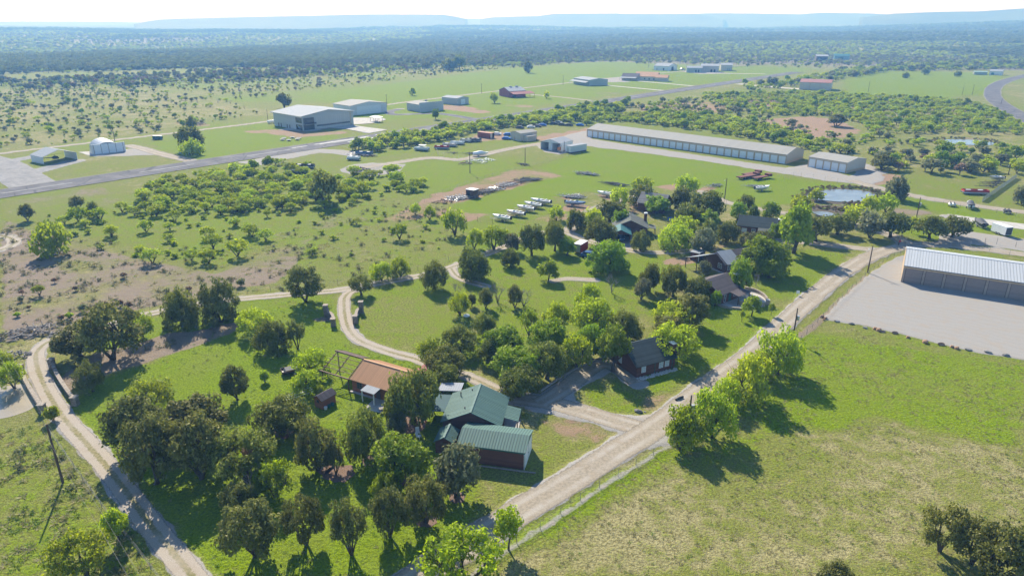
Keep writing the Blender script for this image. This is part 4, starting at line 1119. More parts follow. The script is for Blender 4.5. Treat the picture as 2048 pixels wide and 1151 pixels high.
for poly, sp, size, where, keep in ZONES:
    Wp = gpn(poly); lo, hi = Wp.min(0), Wp.max(0)
    nx, ny = int((hi[0] - lo[0]) / sp) + 1, int((hi[1] - lo[1]) / sp) + 1
    pts = np.array([(lo[0] + (i + grng.uniform(0, 1)) * sp, lo[1] + (j + grng.uniform(0, 1)) * sp) for i in range(nx) for j in range(ny)])
    ok = in_poly(pts, Wp)
    ok &= np.array([grng.random() < keep for _ in pts])
    pts = pts[ok]
    if not len(pts): continue
    bad = np.zeros(len(pts), bool)
    for k, (rp, w) in ROADW.items(): bad |= seg_dist(pts, rp[::3]) < w / 2 + 1.8
    rp = np.stack([rc, rc + rd * rlen]); bad |= seg_dist(pts, rp) < RWW / 2 + 3
    for k in POLYS: bad |= in_poly(pts, gpn(POLYS[k]))
    for p in pts[~bad]:
        if any((p[0] - t[0]) ** 2 + (p[1] - t[1]) ** 2 < (t[2] * .8) ** 2 for t in TREE_POS): continue
        mes.append((p[0], p[1], size * grng.uniform(.6, 1.28), where))
mes.sort(key=lambda m: m[0] ** 2 + m[1] ** 2)
N_IND = 215
GREYISH = ('in the mixed scrub beyond the access road', 'in the open scrub beyond the airstrip', 'scattered over the brown clearing')
n_small = 0
for x, y, s, where in mes[:N_IND]:
    if s < .52: kd = 'shrub'; s2 = s * 1.5
    else: kd = 'mesquite'; s2 = s
    lab = ('low yellow-green mesquite shrub ' if kd == 'shrub' else 'yellow-green mesquite tree ') + where
    plant(kd, x, y, s2, s2 * grng.uniform(.85, 1.15), lab, 'mesquite ' + ('shrubs ' if kd == 'shrub' else 'trees ') + where)

def scatter(name, pts, protos, label=None):
    """one uncountable mass: copies of a few plant meshes set on points (x, y, z, size, turn, which)"""
    P = np.asarray(pts, np.float32)
    me = bpy.data.meshes.new(name)
    me.vertices.add(len(P)); me.vertices.foreach_set('co', P[:, :3].ravel())
    for nm, col, ty in (('size', 3, 'FLOAT'), ('turn', 4, 'FLOAT')):
        a = me.attributes.new(nm, ty, 'POINT'); a.data.foreach_set('value', np.ascontiguousarray(P[:, col]))
    a = me.attributes.new('which', 'INT', 'POINT'); a.data.foreach_set('value', P[:, 5].astype(np.int32))
    c = bpy.data.collections.new(name + '_kinds')
    for i, pm in enumerate(protos):
        c.objects.link(bpy.data.objects.new('%s_kind_%02d' % (name, i), pm))
    o = link(name, me)
    ng = bpy.data.node_groups.new(name, 'GeometryNodeTree')
    ng.interface.new_socket('Geometry', in_out='INPUT', socket_type='NodeSocketGeometry')
    ng.interface.new_socket('Geometry', in_out='OUTPUT', socket_type='NodeSocketGeometry')
    N = ng.nodes.new
    gi, go, iop, ci = N('NodeGroupInput'), N('NodeGroupOutput'), N('GeometryNodeInstanceOnPoints'), N('GeometryNodeCollectionInfo')
    ci.inputs['Collection'].default_value = c
    ci.inputs['Separate Children'].default_value = True
    ci.inputs['Reset Children'].default_value = True
    def na(nm, ty):
        q = N('GeometryNodeInputNamedAttribute'); q.data_type = ty; q.inputs[0].default_value = nm
        return next(s for s in q.outputs if s.enabled and s.name == 'Attribute')
    cx = N('ShaderNodeCombineXYZ')
    L = ng.links.new
    L(gi.outputs[0], iop.inputs['Points']); L(ci.outputs[0], iop.inputs['Instance'])
    iop.inputs['Pick Instance'].default_value = True
    L(na('which', 'INT'), iop.inputs['Instance Index'])
    L(na('turn', 'FLOAT'), cx.inputs[2]); L(cx.outputs[0], iop.inputs['Rotation'])
    L(na('size', 'FLOAT'), iop.inputs['Scale'])
    L(iop.outputs[0], go.inputs[0])
    md = o.modifiers.new('scatter', 'NODES'); md.node_group = ng
    return tag(o, kind='stuff')

def plant_mesh(kind, seed, lod):
    """whole small plant as one mesh: trunk and crown with their two materials"""
    tb, cm, dm = tree_mesh(kind, seed, lod)
    tm = tb.mesh('stem', tb.bm)
    if cm is None: return tm
    nv = len(tm.vertices)
    me = bpy.data.meshes.new(kind + '_plant')
    v = [tuple(q.co) for q in tm.vertices] + [tuple(q.co) for q in cm.vertices]
    f = [tuple(p.vertices) for p in tm.polygons] + [tuple(i + nv for i in p.vertices) for p in cm.polygons]
    me.from_pydata(v, [], f); me.materials.append(tb.bm); me.materials.append(cm.materials[0])
    me.polygons.foreach_set('material_index', [0] * len(tm.polygons) + [1] * len(cm.polygons)); me.update()
    return me
KPL = [plant_mesh('mesquite', 7, 2), plant_mesh('mesquite', 8, 2), plant_mesh('mesquite', 9, 2), plant_mesh('shrub', 10, 2), plant_mesh('bare', 12, 2), plant_mesh('grey', 13, 2), plant_mesh('cedar', 14, 2), plant_mesh('oak', 15, 2), plant_mesh('elm', 16, 2)]
pts = []
for x, y, s, where in mes[N_IND:]:
    if where == 'in the mixed scrub beyond the access road': w = grng.choice((0, 1, 4, 5, 5, 3, 3, 0, 2, 8, 0, 1))
    elif where in GREYISH: w = grng.choice((0, 1, 2, 3, 3, 5))
    elif where == 'along the foot of the wooded slope': w = grng.choice((0, 1, 2, 4, 5, 5, 8, 4, 8, 0))
    elif where == 'in the scrub beyond the trailer pasture': w = grng.choice((0, 1, 2, 8, 5))
    else: w = grng.choice((0, 1, 2, 0, 1, 2, 8))
    pts.append((x, y, 0, s, grng.uniform(0, 6.28), w))
scatter('mesquite_thicket', pts, KPL)

# ---- the woods beyond: denser and darker where the ground is wooded
rg = np.random.default_rng(3)
n = 210000
r = 1000 * (5.6 ** rg.random(n)); th = rg.uniform(R(-41), R(41), n)
x, y = r * np.sin(th), r * np.cos(th)
band = fbm(x / 700 + 4, y / 900, 33, 4) + .10 * sstep(1500, 2500, r)
greyb = fbm(x / 420 + 9, y / 520, 35, 4)
dens = sstep(.38, .54, band) * .8 + .30
keep = rg.random(n) < dens * sstep(1050, 1300, r + (fbm(x / 160, y / 160, 31) - .5) * 300)
x, y, r, band, greyb = x[keep], y[keep], r[keep], band[keep], greyb[keep]
m = len(x)
u = rg.random(m)
dark = band > .47
which = np.where(dark, np.where(u < .62, 6, np.where(u < .85, 7, 0)), np.where(u < .5, 1, np.where(u < .75, 5, 2)))
which = np.where((greyb > .56) & (u < .75), np.where(u < .4, 4, 5), which)
size = (.75 + .7 * rg.random(m)) * np.clip((r / 1500) ** .55, .8, 2.3)
scatter('far_woods', np.stack([x, y, terrain_z(x, y) - .2, size, rg.uniform(0, 6.28, m), which], 1), KPL)

# ---- low brush between the trees
BR = [plant_mesh('shrub', 21, 2), plant_mesh('shrub', 22, 2), plant_mesh('grey', 23, 2), plant_mesh('red', 24, 2), plant_mesh('cedar', 25, 2)]
BZ = [   # outline, one bush per so many m2, kinds, size
 (8, 90, (0, 1, 2, 2, 3), 1.0), (14, 55, (0, 1, 0, 1, 2), .55), (15, 70, (0, 1, 2, 0, 3), .6), (16, 60, (0, 1, 2, 3, 4), 1.1), (10, 34, (0, 1, 0, 1), .9), (11, 40, (0, 1, 0, 1, 2), .7), (0, 24, (0, 1, 0, 1), .7), (7, 34, (0, 1, 0, 1), .9), (4, 30, (0, 1), 1.0), (12, 70, (0, 1, 2), 1.2), (1, 60, (0, 1, 0, 1), .45), (2, 40, (0, 1, 0, 1), .5), (6, 45, (0, 1), .8), (3, 60, (2, 3, 3), .35)]
pts = []
for zi, per, kinds, sz in BZ:
    Wp = gpn(ZONES[zi][0]); lo, hi = Wp.min(0), Wp.max(0)
    q = rg.uniform(lo, hi, (int((hi - lo).prod() / per), 2)); q = q[in_poly(q, Wp)]
    q = q[rg.random(len(q)) < sstep(.32, .6, fbm(q[:, 0] / 22, q[:, 1] / 22, 81, 3)) * 1.1]
    bad = np.zeros(len(q), bool)
    for k, (rp, w) in ROADW.items(): bad |= seg_dist(q, rp[::3]) < w / 2 + 1.2
    bad |= seg_dist(q, np.stack([rc, rc + rd * rlen])) < RWW / 2 + 2
    for k in POLYS: bad |= in_poly(q, gpn(POLYS[k]))
    q = q[~bad]
    pts.append(np.stack([q[:, 0], q[:, 1], q[:, 0] * 0, sz * rg.uniform(.5, 1.4, len(q)), rg.uniform(0, 6.28, len(q)), rg.choice(kinds, len(q))], 1))
for bank in ([(1600, 396), (1612, 384), (1650, 375), (1700, 374), (1750, 381), (1766, 393), (1750, 406), (1700, 409)], [(1600, 412), (1640, 416), (1690, 420), (1722, 426), (1690, 440), (1640, 440)], [(1858, 284), (1890, 276), (1990, 280), (2002, 292)]):
    bp = chaikin(list(gpn(bank)), 2); q = np.repeat(bp, 9, 0); q = q + rg.normal(size=q.shape) * 1.3
    pts.append(np.stack([q[:, 0], q[:, 1], q[:, 0] * 0, rg.uniform(.12, .28, len(q)), rg.uniform(0, 6.28, len(q)), rg.choice((2, 3, 3, 0), len(q))], 1))
scatter('low_brush', np.concatenate(pts), BR)

# ---- low growth in the near pastures: tussocks and thorn scrub, far too many to count
M_TUS = leaf_mat('grass_tussock', (.25, .235, .09), (.44, .39, .20), .6, 2.0)
M_TUG = leaf_mat('green_tussock', (.12, .19, .012), (.22, .31, .03), .6, 2.0)
M_THORN = leaf_mat('thorn_scrub', (.105, .115, .038), (.205, .190, .090), .25, 2.0)
def tuft(seed, m, h, w, n, droop):
    rn = np.random.default_rng(seed)
    V, Fc = [], []
    for i in range(n):
        a = rn.uniform(0, 6.283); b = a + 1.57; rr = rn.uniform(.05, .35) * w
        hh = h * rn.uniform(.6, 1.1); ww = .09 * w * rn.uniform(.7, 1.5)
        c = np.array([math.cos(a), math.sin(a)]); d = np.array([math.cos(b), math.sin(b)]) * ww
        p0, p1 = c * rr, c * (rr + droop * w * rn.uniform(.3, 1))
        k = len(V)
        V += [(*(p0 - d), -.02), (*(p0 + d), -.02), (*(p1 + d * .4), hh), (*(p1 - d * .4), hh)]
        Fc.append((k, k + 1, k + 2, k + 3))
    return mesh_np('tuft', np.array(V), np.array(Fc), m)
def clump(seed, m, r, h, n):
    q = np.random.default_rng(seed)
    C = np.stack([q.uniform(-r, r, 5), q.uniform(-r, r, 5), q.uniform(.1, h, 5)], 1)
    V, Fc = leaf_cloud(q, C, np.array([[r * .6, r * .6, h * .6]] * 5), n, .11, .3)
    V[:, 2] = np.maximum(V[:, 2], 0)
    return mesh_np('clump', V, Fc, m)
TUF = [tuft(1, M_TUS, .20, .5, 16, 1.0), tuft(2, M_TUS, .15, .6, 16, 1.2), tuft(3, M_TUG, .15, .5, 16, 1.0), tuft(4, M_TUG, .19, .5, 14, .9), clump(5, M_THORN, .5, .45, 14), clump(6, M_THORN, .8, .4, 22)]
TZ = [   # outline, tufts per m2, kinds, size
 ([(0, 850), (95, 835), (270, 1060), (335, 1151), (300, 1200), (-60, 1200), (-60, 850)], 1.1, (0, 1, 2, 2, 3), 1.0),
 ([(70, 860), (130, 900), (300, 1120), (320, 1180), (200, 1180)], .10, (4, 5, 1), 1.0),
 ([(0, 860), (80, 850), (180, 1000), (120, 1151), (0, 1151)], .035, (4, 5), 1.2),
 ([(1345, 895), (1600, 700), (1660, 650), (2060, 735), (2060, 1180), (940, 1180), (1000, 1125)], 1.0, (0, 1, 0, 1, 2), .5),
 ([(-30, 430), (300, 500), (540, 480), (700, 400), (880, 430), (900, 515), (700, 568), (480, 590), (280, 626), (0, 700)], .18, (0, 1, 2, 1, 2, 5), 1.1),
 ([(-30, 440), (120, 470), (300, 540), (420, 545), (540, 500), (640, 470), (560, 565), (430, 590), (280, 625), (-30, 690)], .16, (4, 5, 4, 1, 1), 1.0),
 ([(560, 600), (660, 600), (690, 690), (840, 730), (900, 1151), (440, 1151), (215, 900), (120, 800), (330, 720), (480, 640)], .42, (2, 3, 2, 3, 0), .6),
 ([(140, 760), (250, 725), (420, 672), (470, 640), (440, 640), (330, 672), (200, 705), (135, 740)], .22, (4, 5, 0), .9),
 ([(760, 395), (900, 420), (960, 460), (880, 470), (780, 430)], .2, (0, 1, 2, 4), 1.3),
]
pts = []
for poly, dn, kinds, sz in TZ:
    Wp = gpn(poly); lo, hi = Wp.min(0), Wp.max(0)
    n = int((hi - lo).prod() * dn)
    p = rg.uniform(lo, hi, (n, 2)); p = p[in_poly(p, Wp)]
    cl = fbm(p[:, 0] / 4, p[:, 1] / 4, 71, 3)
    p = p[rg.random(len(p)) < sstep(.3, .65, cl) * 1.2]
    bad = np.zeros(len(p), bool)
    for k in ('drive_west', 'drive_loop', 'drive_yard', 'drive_cabin', 'main_road', 'drive_patio'):
        rp, w = ROADW[k]; bad |= seg_dist(p, rp[::2]) < w / 2 + .5
    bad |= in_poly(p, gpn(POLYS['gravel_lot']))
    p = p[~bad]
    kk = rg.choice(kinds, len(p))
    pts.append(np.stack([p[:, 0], p[:, 1], p[:, 0] * 0, sz * rg.uniform(.6, 1.4, len(p)), rg.uniform(0, 6.28, len(p)), kk], 1))
pts = np.concatenate(pts)
scatter('grass_tufts', pts, TUF)
print('tufts', len(pts), 'mesquites', len(mes), 'woods', m)

# ================================================================== BUILDINGS
M_LOG = mat_lines('dark_log_wall', (.140, .058, .036), 2, .22, .75, 0, .6, .55, .2)
M_BRICK = mat_lines('brown_brick_wall', (.135, .062, .045), 2, .10, .85, 0, .4, .7, .2)
M_CEDARW = mat_lines('orange_cedar_siding', (.30, .115, .055), 2, .20, .75, 0, .5, .65, .15)
M_TANW = mat_lines('tan_sheet_wall', (.52, .46, .37), 0, .30, .55, 0, .5, .8, .05)
M_WHITEW = mat_lines('white_sheet_wall', (.66, .68, .68), 0, .30, .5, 0, .5, .82, .05)
M_GREYW = mat_lines('grey_sheet_wall', (.42, .43, .42), 0, .30, .5, 0, .5, .82, .06)
M_GRNW = mat_lines('grey_green_sheet_wall', (.30, .34, .30), 0, .30, .5, 0, .5, .82, .06)
M_REDW = mat_lines('red_sheet_wall', (.34, .055, .045), 0, .30, .55, 0, .5, .75, .1)
M_ROOFGRN = mat_lines('green_metal_roof', (.100, .175, .148), 1, .42, .55, 0, .5, .55, .06, .15)
M_ROOFGRNX = mat_lines('green_metal_garage_roof', (.100, .175, .148), 0, .42, .55, 0, .5, .55, .06, .15)
M_ROOFTEAL = mat_lines('teal_metal_roof', (.045, .15, .155), 0, .35, .6, 0, .5, .75, .08, .12)
M_ROOFGAL = mat_lines('galvanised_roof', (.30, .32, .34), 0, .40, .75, 0, .5, .82, .07, .08)
M_ROOFPALE = mat_lines('pale_sheet_roof', (.32, .31, .28), 0, 1.4, .8, 0, .35, .85, .05, .08)
M_ROOFRED = mat_lines('red_sheet_roof', (.36, .165, .125), 0, .5, .5, .1, .4, .8, .08)
M_ROOFORG = mat_lines('copper_orange_roof', (.50, .275, .145), 0, .30, .6, 0, .5, .78, .07, .12, (.42, .24, .14))
M_ROOFBRN = mat_lines('dark_brown_metal_roof', (.085, .042, .035), 0, .30, .45, .2, .5, .75, .1)
M_ROOFPINK = mat_lines('faded_red_porch_roof', (.30, .115, .10), 0, .30, .7, 0, .5, .8, .06, .1)
M_SHING = mat_lines('dark_shingle_roof', (.046, .062, .062), 1, .28, .9, 0, .35, .8, .22, .2, (.10, .10, .095))
M_SHINGB = mat_lines('brown_shingle_roof', (.105, .088, .088), 1, .28, .9, 0, .35, .8, .2, .2, (.16, .14, .13))
M_SHINGG = mat_lines('green_grey_shingle_roof', (.115, .125, .11), 1, .28, .9, 0, .35, .8, .2, .2, (.17, .17, .155))
M_SHINGL = mat_lines('light_shingle_roof', (.21, .20, .19), 1, .28, .9, 0, .35, .8, .2, .2)
M_WHITE = mat('white_paint', (.74, .75, .74), .45, 0, .06, 2, .4)
M_DOORW = mat_lines('white_rollup_door', (.70, .73, .76), 2, .25, .45, .1, .5, .8, .04)
M_DOORB = mat_lines('brown_rollup_door', (.26, .215, .195), 2, .30, .55, .1, .5, .7, .08)
M_TRIMTAN = mat('tan_trim', (.48, .35, .22), .6)
M_TRIMBR = mat('brown_trim', (.115, .085, .07), .6)
M_TRIMGRN = mat('dark_green_trim', (.025, .13, .105), .45)
M_STEEL = mat('rusty_brown_steel', (.13, .075, .06), .7, .2, .3, 2)
M_GALV = mat('galvanised_steel', (.46, .47, .48), .4, .6, .12, 3)
M_DARK = mat('dark_opening', (.022, .022, .024), .8)
M_CONC = mat('old_concrete', (.40, .38, .35), .9, 0, .12, 2)
M_STONE = mat('tan_rubble_stone', (.34, .29, .235), .95, 0, .4, 4, .2, .8)
M_STONEB = mat('dark_rubble_stone', (.22, .185, .15), .95, 0, .42, 4, .2, .8)
M_WOODP = mat('weathered_pole_wood', (.105, .068, .045), .9, 0, .3, 4)
M_GREYWOOD = mat('grey_timber', (.24, .215, .19), .9, 0, .25, 4)
M_RUST = mat('rust_red_iron', (.165, .062, .042), .8, .1, .35, 3)
M_RUBBER = mat('black_rubber', (.022, .022, .023), .8)
M_BLUE = mat('blue_tarp', (.02, .12, .42), .5, 0, .15, 2)
M_REDP = mat('red_paint', (.38, .030, .030), .45, 0, .12, 1)
M_BLUEP = mat('blue_car_paint', (.035, .10, .24), .35, .2, .1, 1, .5)
M_COVER = mat('dark_boat_cover', (.070, .072, .082), .75, 0, .15, 2)
M_BLACKM = mat('black_metal', (.035, .035, .037), .5, .3)
M_MULCH = mat('red_mulch', (.20, .135, .10), .95, 0, .35, 5, .1, .8)
def glass():
    t = NT('window_glass'); co = t.n('TexCoord').outputs['Object']
    t.bsdf(t.mix(t.ss(t.noise(co, .7), .4, .6), (.03, .04, .045), (.06, .075, .085)), .06, 0, None, .8)
    return t.m
M_GLASS = glass()
M_CURT = mat('curtained_pane', (.46, .54, .58), .15, 0, .15, 2, .6)

class Bld:
    """a building: local frame with x along the front wall, y going back, z up"""
    def __init__(s, name, label, cat, A, B=None, rot=None, z=0.0, group=None, world=None):
        a = Vector((world[0], world[1], 0)) if world else gp(*A, z)
        if rot is None:
            b = gp(*B, z); rot = math.atan2(b.y - a.y, b.x - a.x)
        s.rot = rot if B or world is None else rot
        s.o = thing(name, label, cat, (a.x, a.y, 0), rot, group)
        s.c, s.sn = math.cos(rot), math.sin(rot); s.a = a
    def loc(s, px, py, z=0.0):
        g = gp(px, py, z); dx, dy = g.x - s.a.x, g.y - s.a.y
        return (dx * s.c + dy * s.sn, -dx * s.sn + dy * s.c, z)
    def part(s, name, mb, m, parent=None, smooth=False): return mb.build(name, m, parent or s.o, smooth)
    def gable(s, x0, y0, L, D, he, hr, ridge, wall, roof, oh=.45, th=.11, ribs=0, rp=.5, he2=None, ribh=.045, gable_oh=None, open_=False, ridgecap=None):
        he2 = he if he2 is None else he2
        U, V = (L, D) if ridge == 'x' else (D, L)
        mp = (lambda u, v, z: (x0 + u, y0 + v, z)) if ridge == 'x' else (lambda u, v, z: (x0 + v, y0 + u, z))
        go = oh if gable_oh is None else gable_oh
        if not open_:
            prof = [(0, 0), (V, 0), (V, he2), (rp * V, hr), (0, he)]
            w = MB().prism([mp(0, v, z) for v, z in prof], Vector(mp(U, 0, 0)) - Vector(mp(0, 0, 0)))
            s.part('wall', w, wall)
        s1, s2 = (hr - he) / (rp * V), (hr - he2) / ((1 - rp) * V)
        e = .015
        pr = [(-oh, he - s1 * oh + e), (rp * V, hr + e), (V + oh, he2 - s2 * oh + e), (V + oh, he2 - s2 * oh + e + th), (rp * V, hr + e + th), (-oh, he - s1 * oh + e + th)]
        r = MB().prism([mp(-go, v, z) for v, z in pr], Vector(mp(U + 2 * go, 0, 0)) - Vector(mp(0, 0, 0)))
        ro = s.part('roof', r, roof)
        if ribs:
            q = MB(); n = int((U + 2 * go) / ribs)
            for i in range(n + 1):
                u = -go + .04 + i * (U + 2 * go - .08) / n
                for (va, za), (vb, zb) in ((pr[5], pr[4]), (pr[4], pr[3])):
                    q.bar(mp(u, va, za + .005), mp(u, vb, zb + .005), .07, ribh)
            s.part('seam_ribs', q, roof, ro)
        if ridgecap:
            q = MB().bar(mp(-go - .02, rp * V, hr + e + th + .03), mp(U + go + .02, rp * V, hr + e + th + .03), .32, .05)
            s.part('ridge_cap', q, ridgecap, ro)
        return ro
    def face(s, f, L, D, x0=0, y0=0):
        return {'f': lambda u, d, z: (x0 + u, y0 - d, z), 'b': lambda u, d, z: (x0 + u, y0 + D + d, z),
                'l': lambda u, d, z: (x0 - d, y0 + u, z), 'r': lambda u, d, z: (x0 + L + d, y0 + u, z)}[f]
    def slab(s, F, u0, u1, z0, z1, d0, d1):
        a, b = F(u0, d0, z0), F(u1, d1, z1)
        return MB().box(min(a[0], b[0]), min(a[1], b[1]), z0, max(a[0], b[0]), max(a[1], b[1]), z1)
    def window(s, F, u, z, w, h, frame=M_WHITE, pane=M_GLASS, nx=2, nz=3):
        fr = MB()
        def bar(u0, u1, z0, z1, d=.07):
            a, b = F(u0, 0, z0), F(u1, d, z1)
            fr.box(min(a[0], b[0]), min(a[1], b[1]), z0, max(a[0], b[0]), max(a[1], b[1]), z1)
        t = .07
        bar(u, u + t, z, z + h); bar(u + w - t, u + w, z, z + h); bar(u + t, u + w - t, z, z + t); bar(u + t, u + w - t, z + h - t, z + h)
        for i in range(1, nx): bar(u + w * i / nx - .02, u + w * i / nx + .02, z + t, z + h - t, .055)
        for i in range(1, nz): bar(u + t, u + w - t, z + h * i / nz - .02, z + h * i / nz + .02, .05)
        fo = s.part('window', fr, frame)
        s.part('pane', s.slab(F, u + t, u + w - t, z + t, z + h - t, 0, .03), pane, fo)
    def door(s, F, u, w, h, m, z=0.03, d=.06, name='door', handle=True):
        do = s.part(name, s.slab(F, u, u + w, z, z + h, 0, d), m)
        if handle: s.part('handle', s.slab(F, u + w * .86, u + w * .86 + .06, z + h * .45, z + h * .45 + .14, d, d + .05), M_BLACKM, do)
        return do
    def chimney(s, x, y, w, d, h, m=M_BRICK, z0=0.0):
        ch = s.part('chimney', MB().box(x, y, z0, x + w, y + d, h), m)
        cp = MB().box(x - .08, y - .08, h, x + w + .08, y + d + .08, h + .10).box(x + w * .2, y + d * .25, h + .1, x + w * .4, y + d * .75, h + .3).box(x + w * .6, y + d * .25, h + .1, x + w * .8, y + d * .75, h + .3)
        s.part('cap', cp, M_WHITE, ch)
    def lean(s, x0, x1, y0, y1, z0, z1, m, axis='y', th=.09, name='porch_roof', posts=(), pm=M_WOODP, ribs=0):
        """sloping slab: z0 at the low coordinate edge, z1 at the high one, with posts under given corners"""
        if axis == 'y': P = [(x0, y0, z0), (x0, y1, z1), (x0, y1, z1 + th), (x0, y0, z0 + th)]; d = (x1 - x0, 0, 0)
        else: P = [(x0, y0, z0), (x1, y0, z1), (x1, y0, z1 + th), (x0, y0, z0 + th)]; d = (0, y1 - y0, 0)
        mb = MB().prism(P, d)
        if ribs:
            n = int((x1 - x0 if axis == 'y' else y1 - y0) / ribs)
            for i in range(n + 1):
                if axis == 'y': u = x0 + .04 + (x1 - x0 - .08) * i / n; mb.bar((u, y0, z0 + th), (u, y1, z1 + th), .07, .045)
                else: u = y0 + .04 + (y1 - y0 - .08) * i / n; mb.bar((x0, u, z0 + th), (x1, u, z1 + th), .07, .045)
        s.part(name, mb, m)
        for px, py in posts:
            f = (py - y0) / (y1 - y0) if axis == 'y' else (px - x0) / (x1 - x0)
            s.part('post', MB().box(px - .08, py - .08, 0, px + .08, py + .08, z0 + (z1 - z0) * f - .01), pm)

# ---- the green-roofed house, its garage and its shed
b = Bld('green_roof_house', 'brick house under a ribbed sea-green gable roof, joined to a side porch', 'house', None, world=(-10.7, 90.7), rot=R(-7.8))
b.gable(0, 0, 8.9, 8.2, 2.7, 4.66, 'y', M_BRICK, M_ROOFGRN, .35, .1, .38, ridgecap=M_ROOFGRN)
b.lean(9.27, 11.5, 2.2, 6.0, 2.62, 2.12, M_ROOFGRN, 'x', .08, posts=((11.3, 2.4), (11.3, 5.8)), ribs=.38, pm=M_TRIMBR)
b.part('porch_floor', MB().box(8.92, 1.4, 0, 11.4, 6.2, .12), M_CONC)
b.lean(-4.2, -.4, 3.0, 8.4, 2.3, 2.45, mat_lines('dark_teal_awning', (.022, .075, .085), 1, .3, .6, 0, .5, .7, .1, .1), 'x', .06, 'patio_awning', posts=((-4.0, 3.2), (-4.0, 8.2)))
b.lean(-2.9, 1.0, 8.8, 11.6, 2.75, 2.95, M_ROOFGAL, 'x', .08, 'metal_awning', posts=((-2.7, 9), (-2.7, 11.4), (.8, 11.4)))
for x, y in ((1.6, 6.3), (3.3, 7.2), (3.2, 1.6)): b.part('vent_pipe', MB().cyl((x, y, 3.2), .09, 1.0 + .1 * x, 8), M_BLACKM)
F_ = b.face('r', 8.9, 8.2); b.door(F_, 3.2, .95, 2.05, M_TRIMBR); b.window(F_, 4.7, 1.0, 1.1, 1.1)
F_ = b.face('l', 8.9, 8.2); b.window(F_, 1.2, .9, 1.2, 1.2); b.door(F_, 4.4, .95, 2.05, M_WHITE)
b.part('skirt', MB().box(-.03, -.03, 0, 8.93, -.002, .25), M_CONC)

b = Bld('garage', 'brown metal garage with green roof and white double doors at its end', 'garage', None, world=(-7.8, 84.2), rot=R(-12.6))
b.gable(0, 0, 9.8, 5.7, 2.95, 3.85, 'x', M_LOG, M_ROOFGRNX, .22, .1, .42, rp=.5, ridgecap=None)
b.part('eave_trim', MB().box(-.1, -.045, 2.62, 9.9, -.003, 2.9), M_TRIMGRN)
F_ = b.face('r', 9.8, 5.7)
for u in (.35, 2.95): b.door(F_, u, 2.4, 2.7, M_WHITE)
b.part('door_frame', MB().box(9.803, .2, 0, 9.85, .33, 2.9).box(9.803, 2.77, 0, 9.85, 2.93, 2.74).box(9.803, 5.37, 0, 9.85, 5.5, 2.9).box(9.803, .33, 2.74, 9.85, 5.37, 2.9), M_TRIMGRN)
b.part('corner_trim', MB().box(9.74, -.05, 0, 9.84, -.003, 2.62), M_WHITE)
g0 = b.loc(944, 930); g1 = b.loc(1071, 946.5)
ob = MB().tube([(*g0[:2], .12), (*g1[:2], .12)], .12, 8).build('timber_log', M_GREYWOOD)
ob.location = b.o.location; ob.rotation_euler = b.o.rotation_euler
tag(ob, 'long pale log laid along the front of the brown garage', 'log')

b = Bld('garden_shed', 'little brick shed with a green gable roof in front of the green-roofed house', 'shed', (870, 881), (904, 884.5), z=2.15)
b.gable(0, .1, 2.7, 3.3, 2.1, 2.85, 'y', M_BRICK, M_ROOFGRN, .22, .08, .38, ridgecap=M_ROOFGRN)
b.door(b.face('f', 2.7, 3.3, 0, .1), .85, .9, 1.85, M_TRIMBR)

# ---- the orange house with its steel frame
b = Bld('orange_roof_house', 'cedar-sided house with a copper-orange metal roof', 'house', None, world=(-27.8, 104.6), rot=R(-29))
b.gable(0, 0, 10.6, 7.4, 2.5, 4.35, 'x', M_CEDARW, M_ROOFORG, .35, .1, .40, ridgecap=M_ROOFORG, gable_oh=.2)
F_ = b.face('f', 10.6, 7.4)
b.window(F_, 1.1, .85, 1.15, 1.25, M_TRIMBR); b.door(F_, 5.3, .95, 2.05, M_TRIMBR); b.window(F_, 7.4, .9, 1.2, 1.2, M_TRIMBR)
b.lean(3.7, 6.6, -2.1, -.06, 2.15, 2.42, M_ROOFGAL, 'y', .06, 'door_awning', posts=((3.9, -1.95), (6.4, -1.95)), pm=M_WHITE)
b.part('floor_slab', MB().box(-.3, -.5, 0, 10.9, -.01, .10), M_CONC)
b.lean(7.9, 11.7, 7.85, 10.4, 2.55, 2.35, M_ROOFPINK, 'y', .09, posts=((11.5, 10.2), (8.1, 10.2), (11.5, 8.0)))
q = MB(); hr, he, y2 = 4.42, 2.56, 3.7
b2 = b
fr_ = thing('steel_frame', 'open brown steel frame standing against the gable of the orange-roofed house', 'frame', b.o.location, b.rot)
class _P: pass
def fpart(nm, mb, m=M_STEEL): return mb.build(nm, m, fr_)
X0, X1 = -6.5, -.45
for x in (X0, (X0 + X1) / 2, X1): fpart('rafter', MB().bar((x, -.35, he - .15), (x, y2, hr - .05), .12, .16))
for k in range(1, 5):
    f = k / 5.0; fpart('purlin', MB().bar((X0 - .5, -.35 + (y2 + .35) * f, he - .03 + (hr - he + .1) * f + .02), (X1 + .2, -.35 + (y2 + .35) * f, he - .03 + (hr - he + .1) * f + .02), .07, .08))
fpart('eave_beam', MB().bar((X0 - .6, -.45, he - .13), (X1 + .2, -.45, he - .13), .16, .2)); fpart('ridge_beam', MB().bar((X0 - .5, y2 + .15, hr), (X1 + .1, y2 + .15, hr), .2, .26))
for x in (X0, X1 - .1):
    fpart('post', MB().box(x - .07, -.42, 0, x + .07, -.28, he - .25)); fpart('post', MB().box(x - .07, y2 + .08, 0, x + .07, y2 + .22, hr - .14))
fpart('brace', MB().bar((X1 - .1, -.3, 1.2), (X1 - 1.6, 1.2, 0), .08, .08)); fpart('brace', MB().bar((X0 + .1, -.3, he - .3), (X0 + 1.2, 1.6, .0), .08, .08))
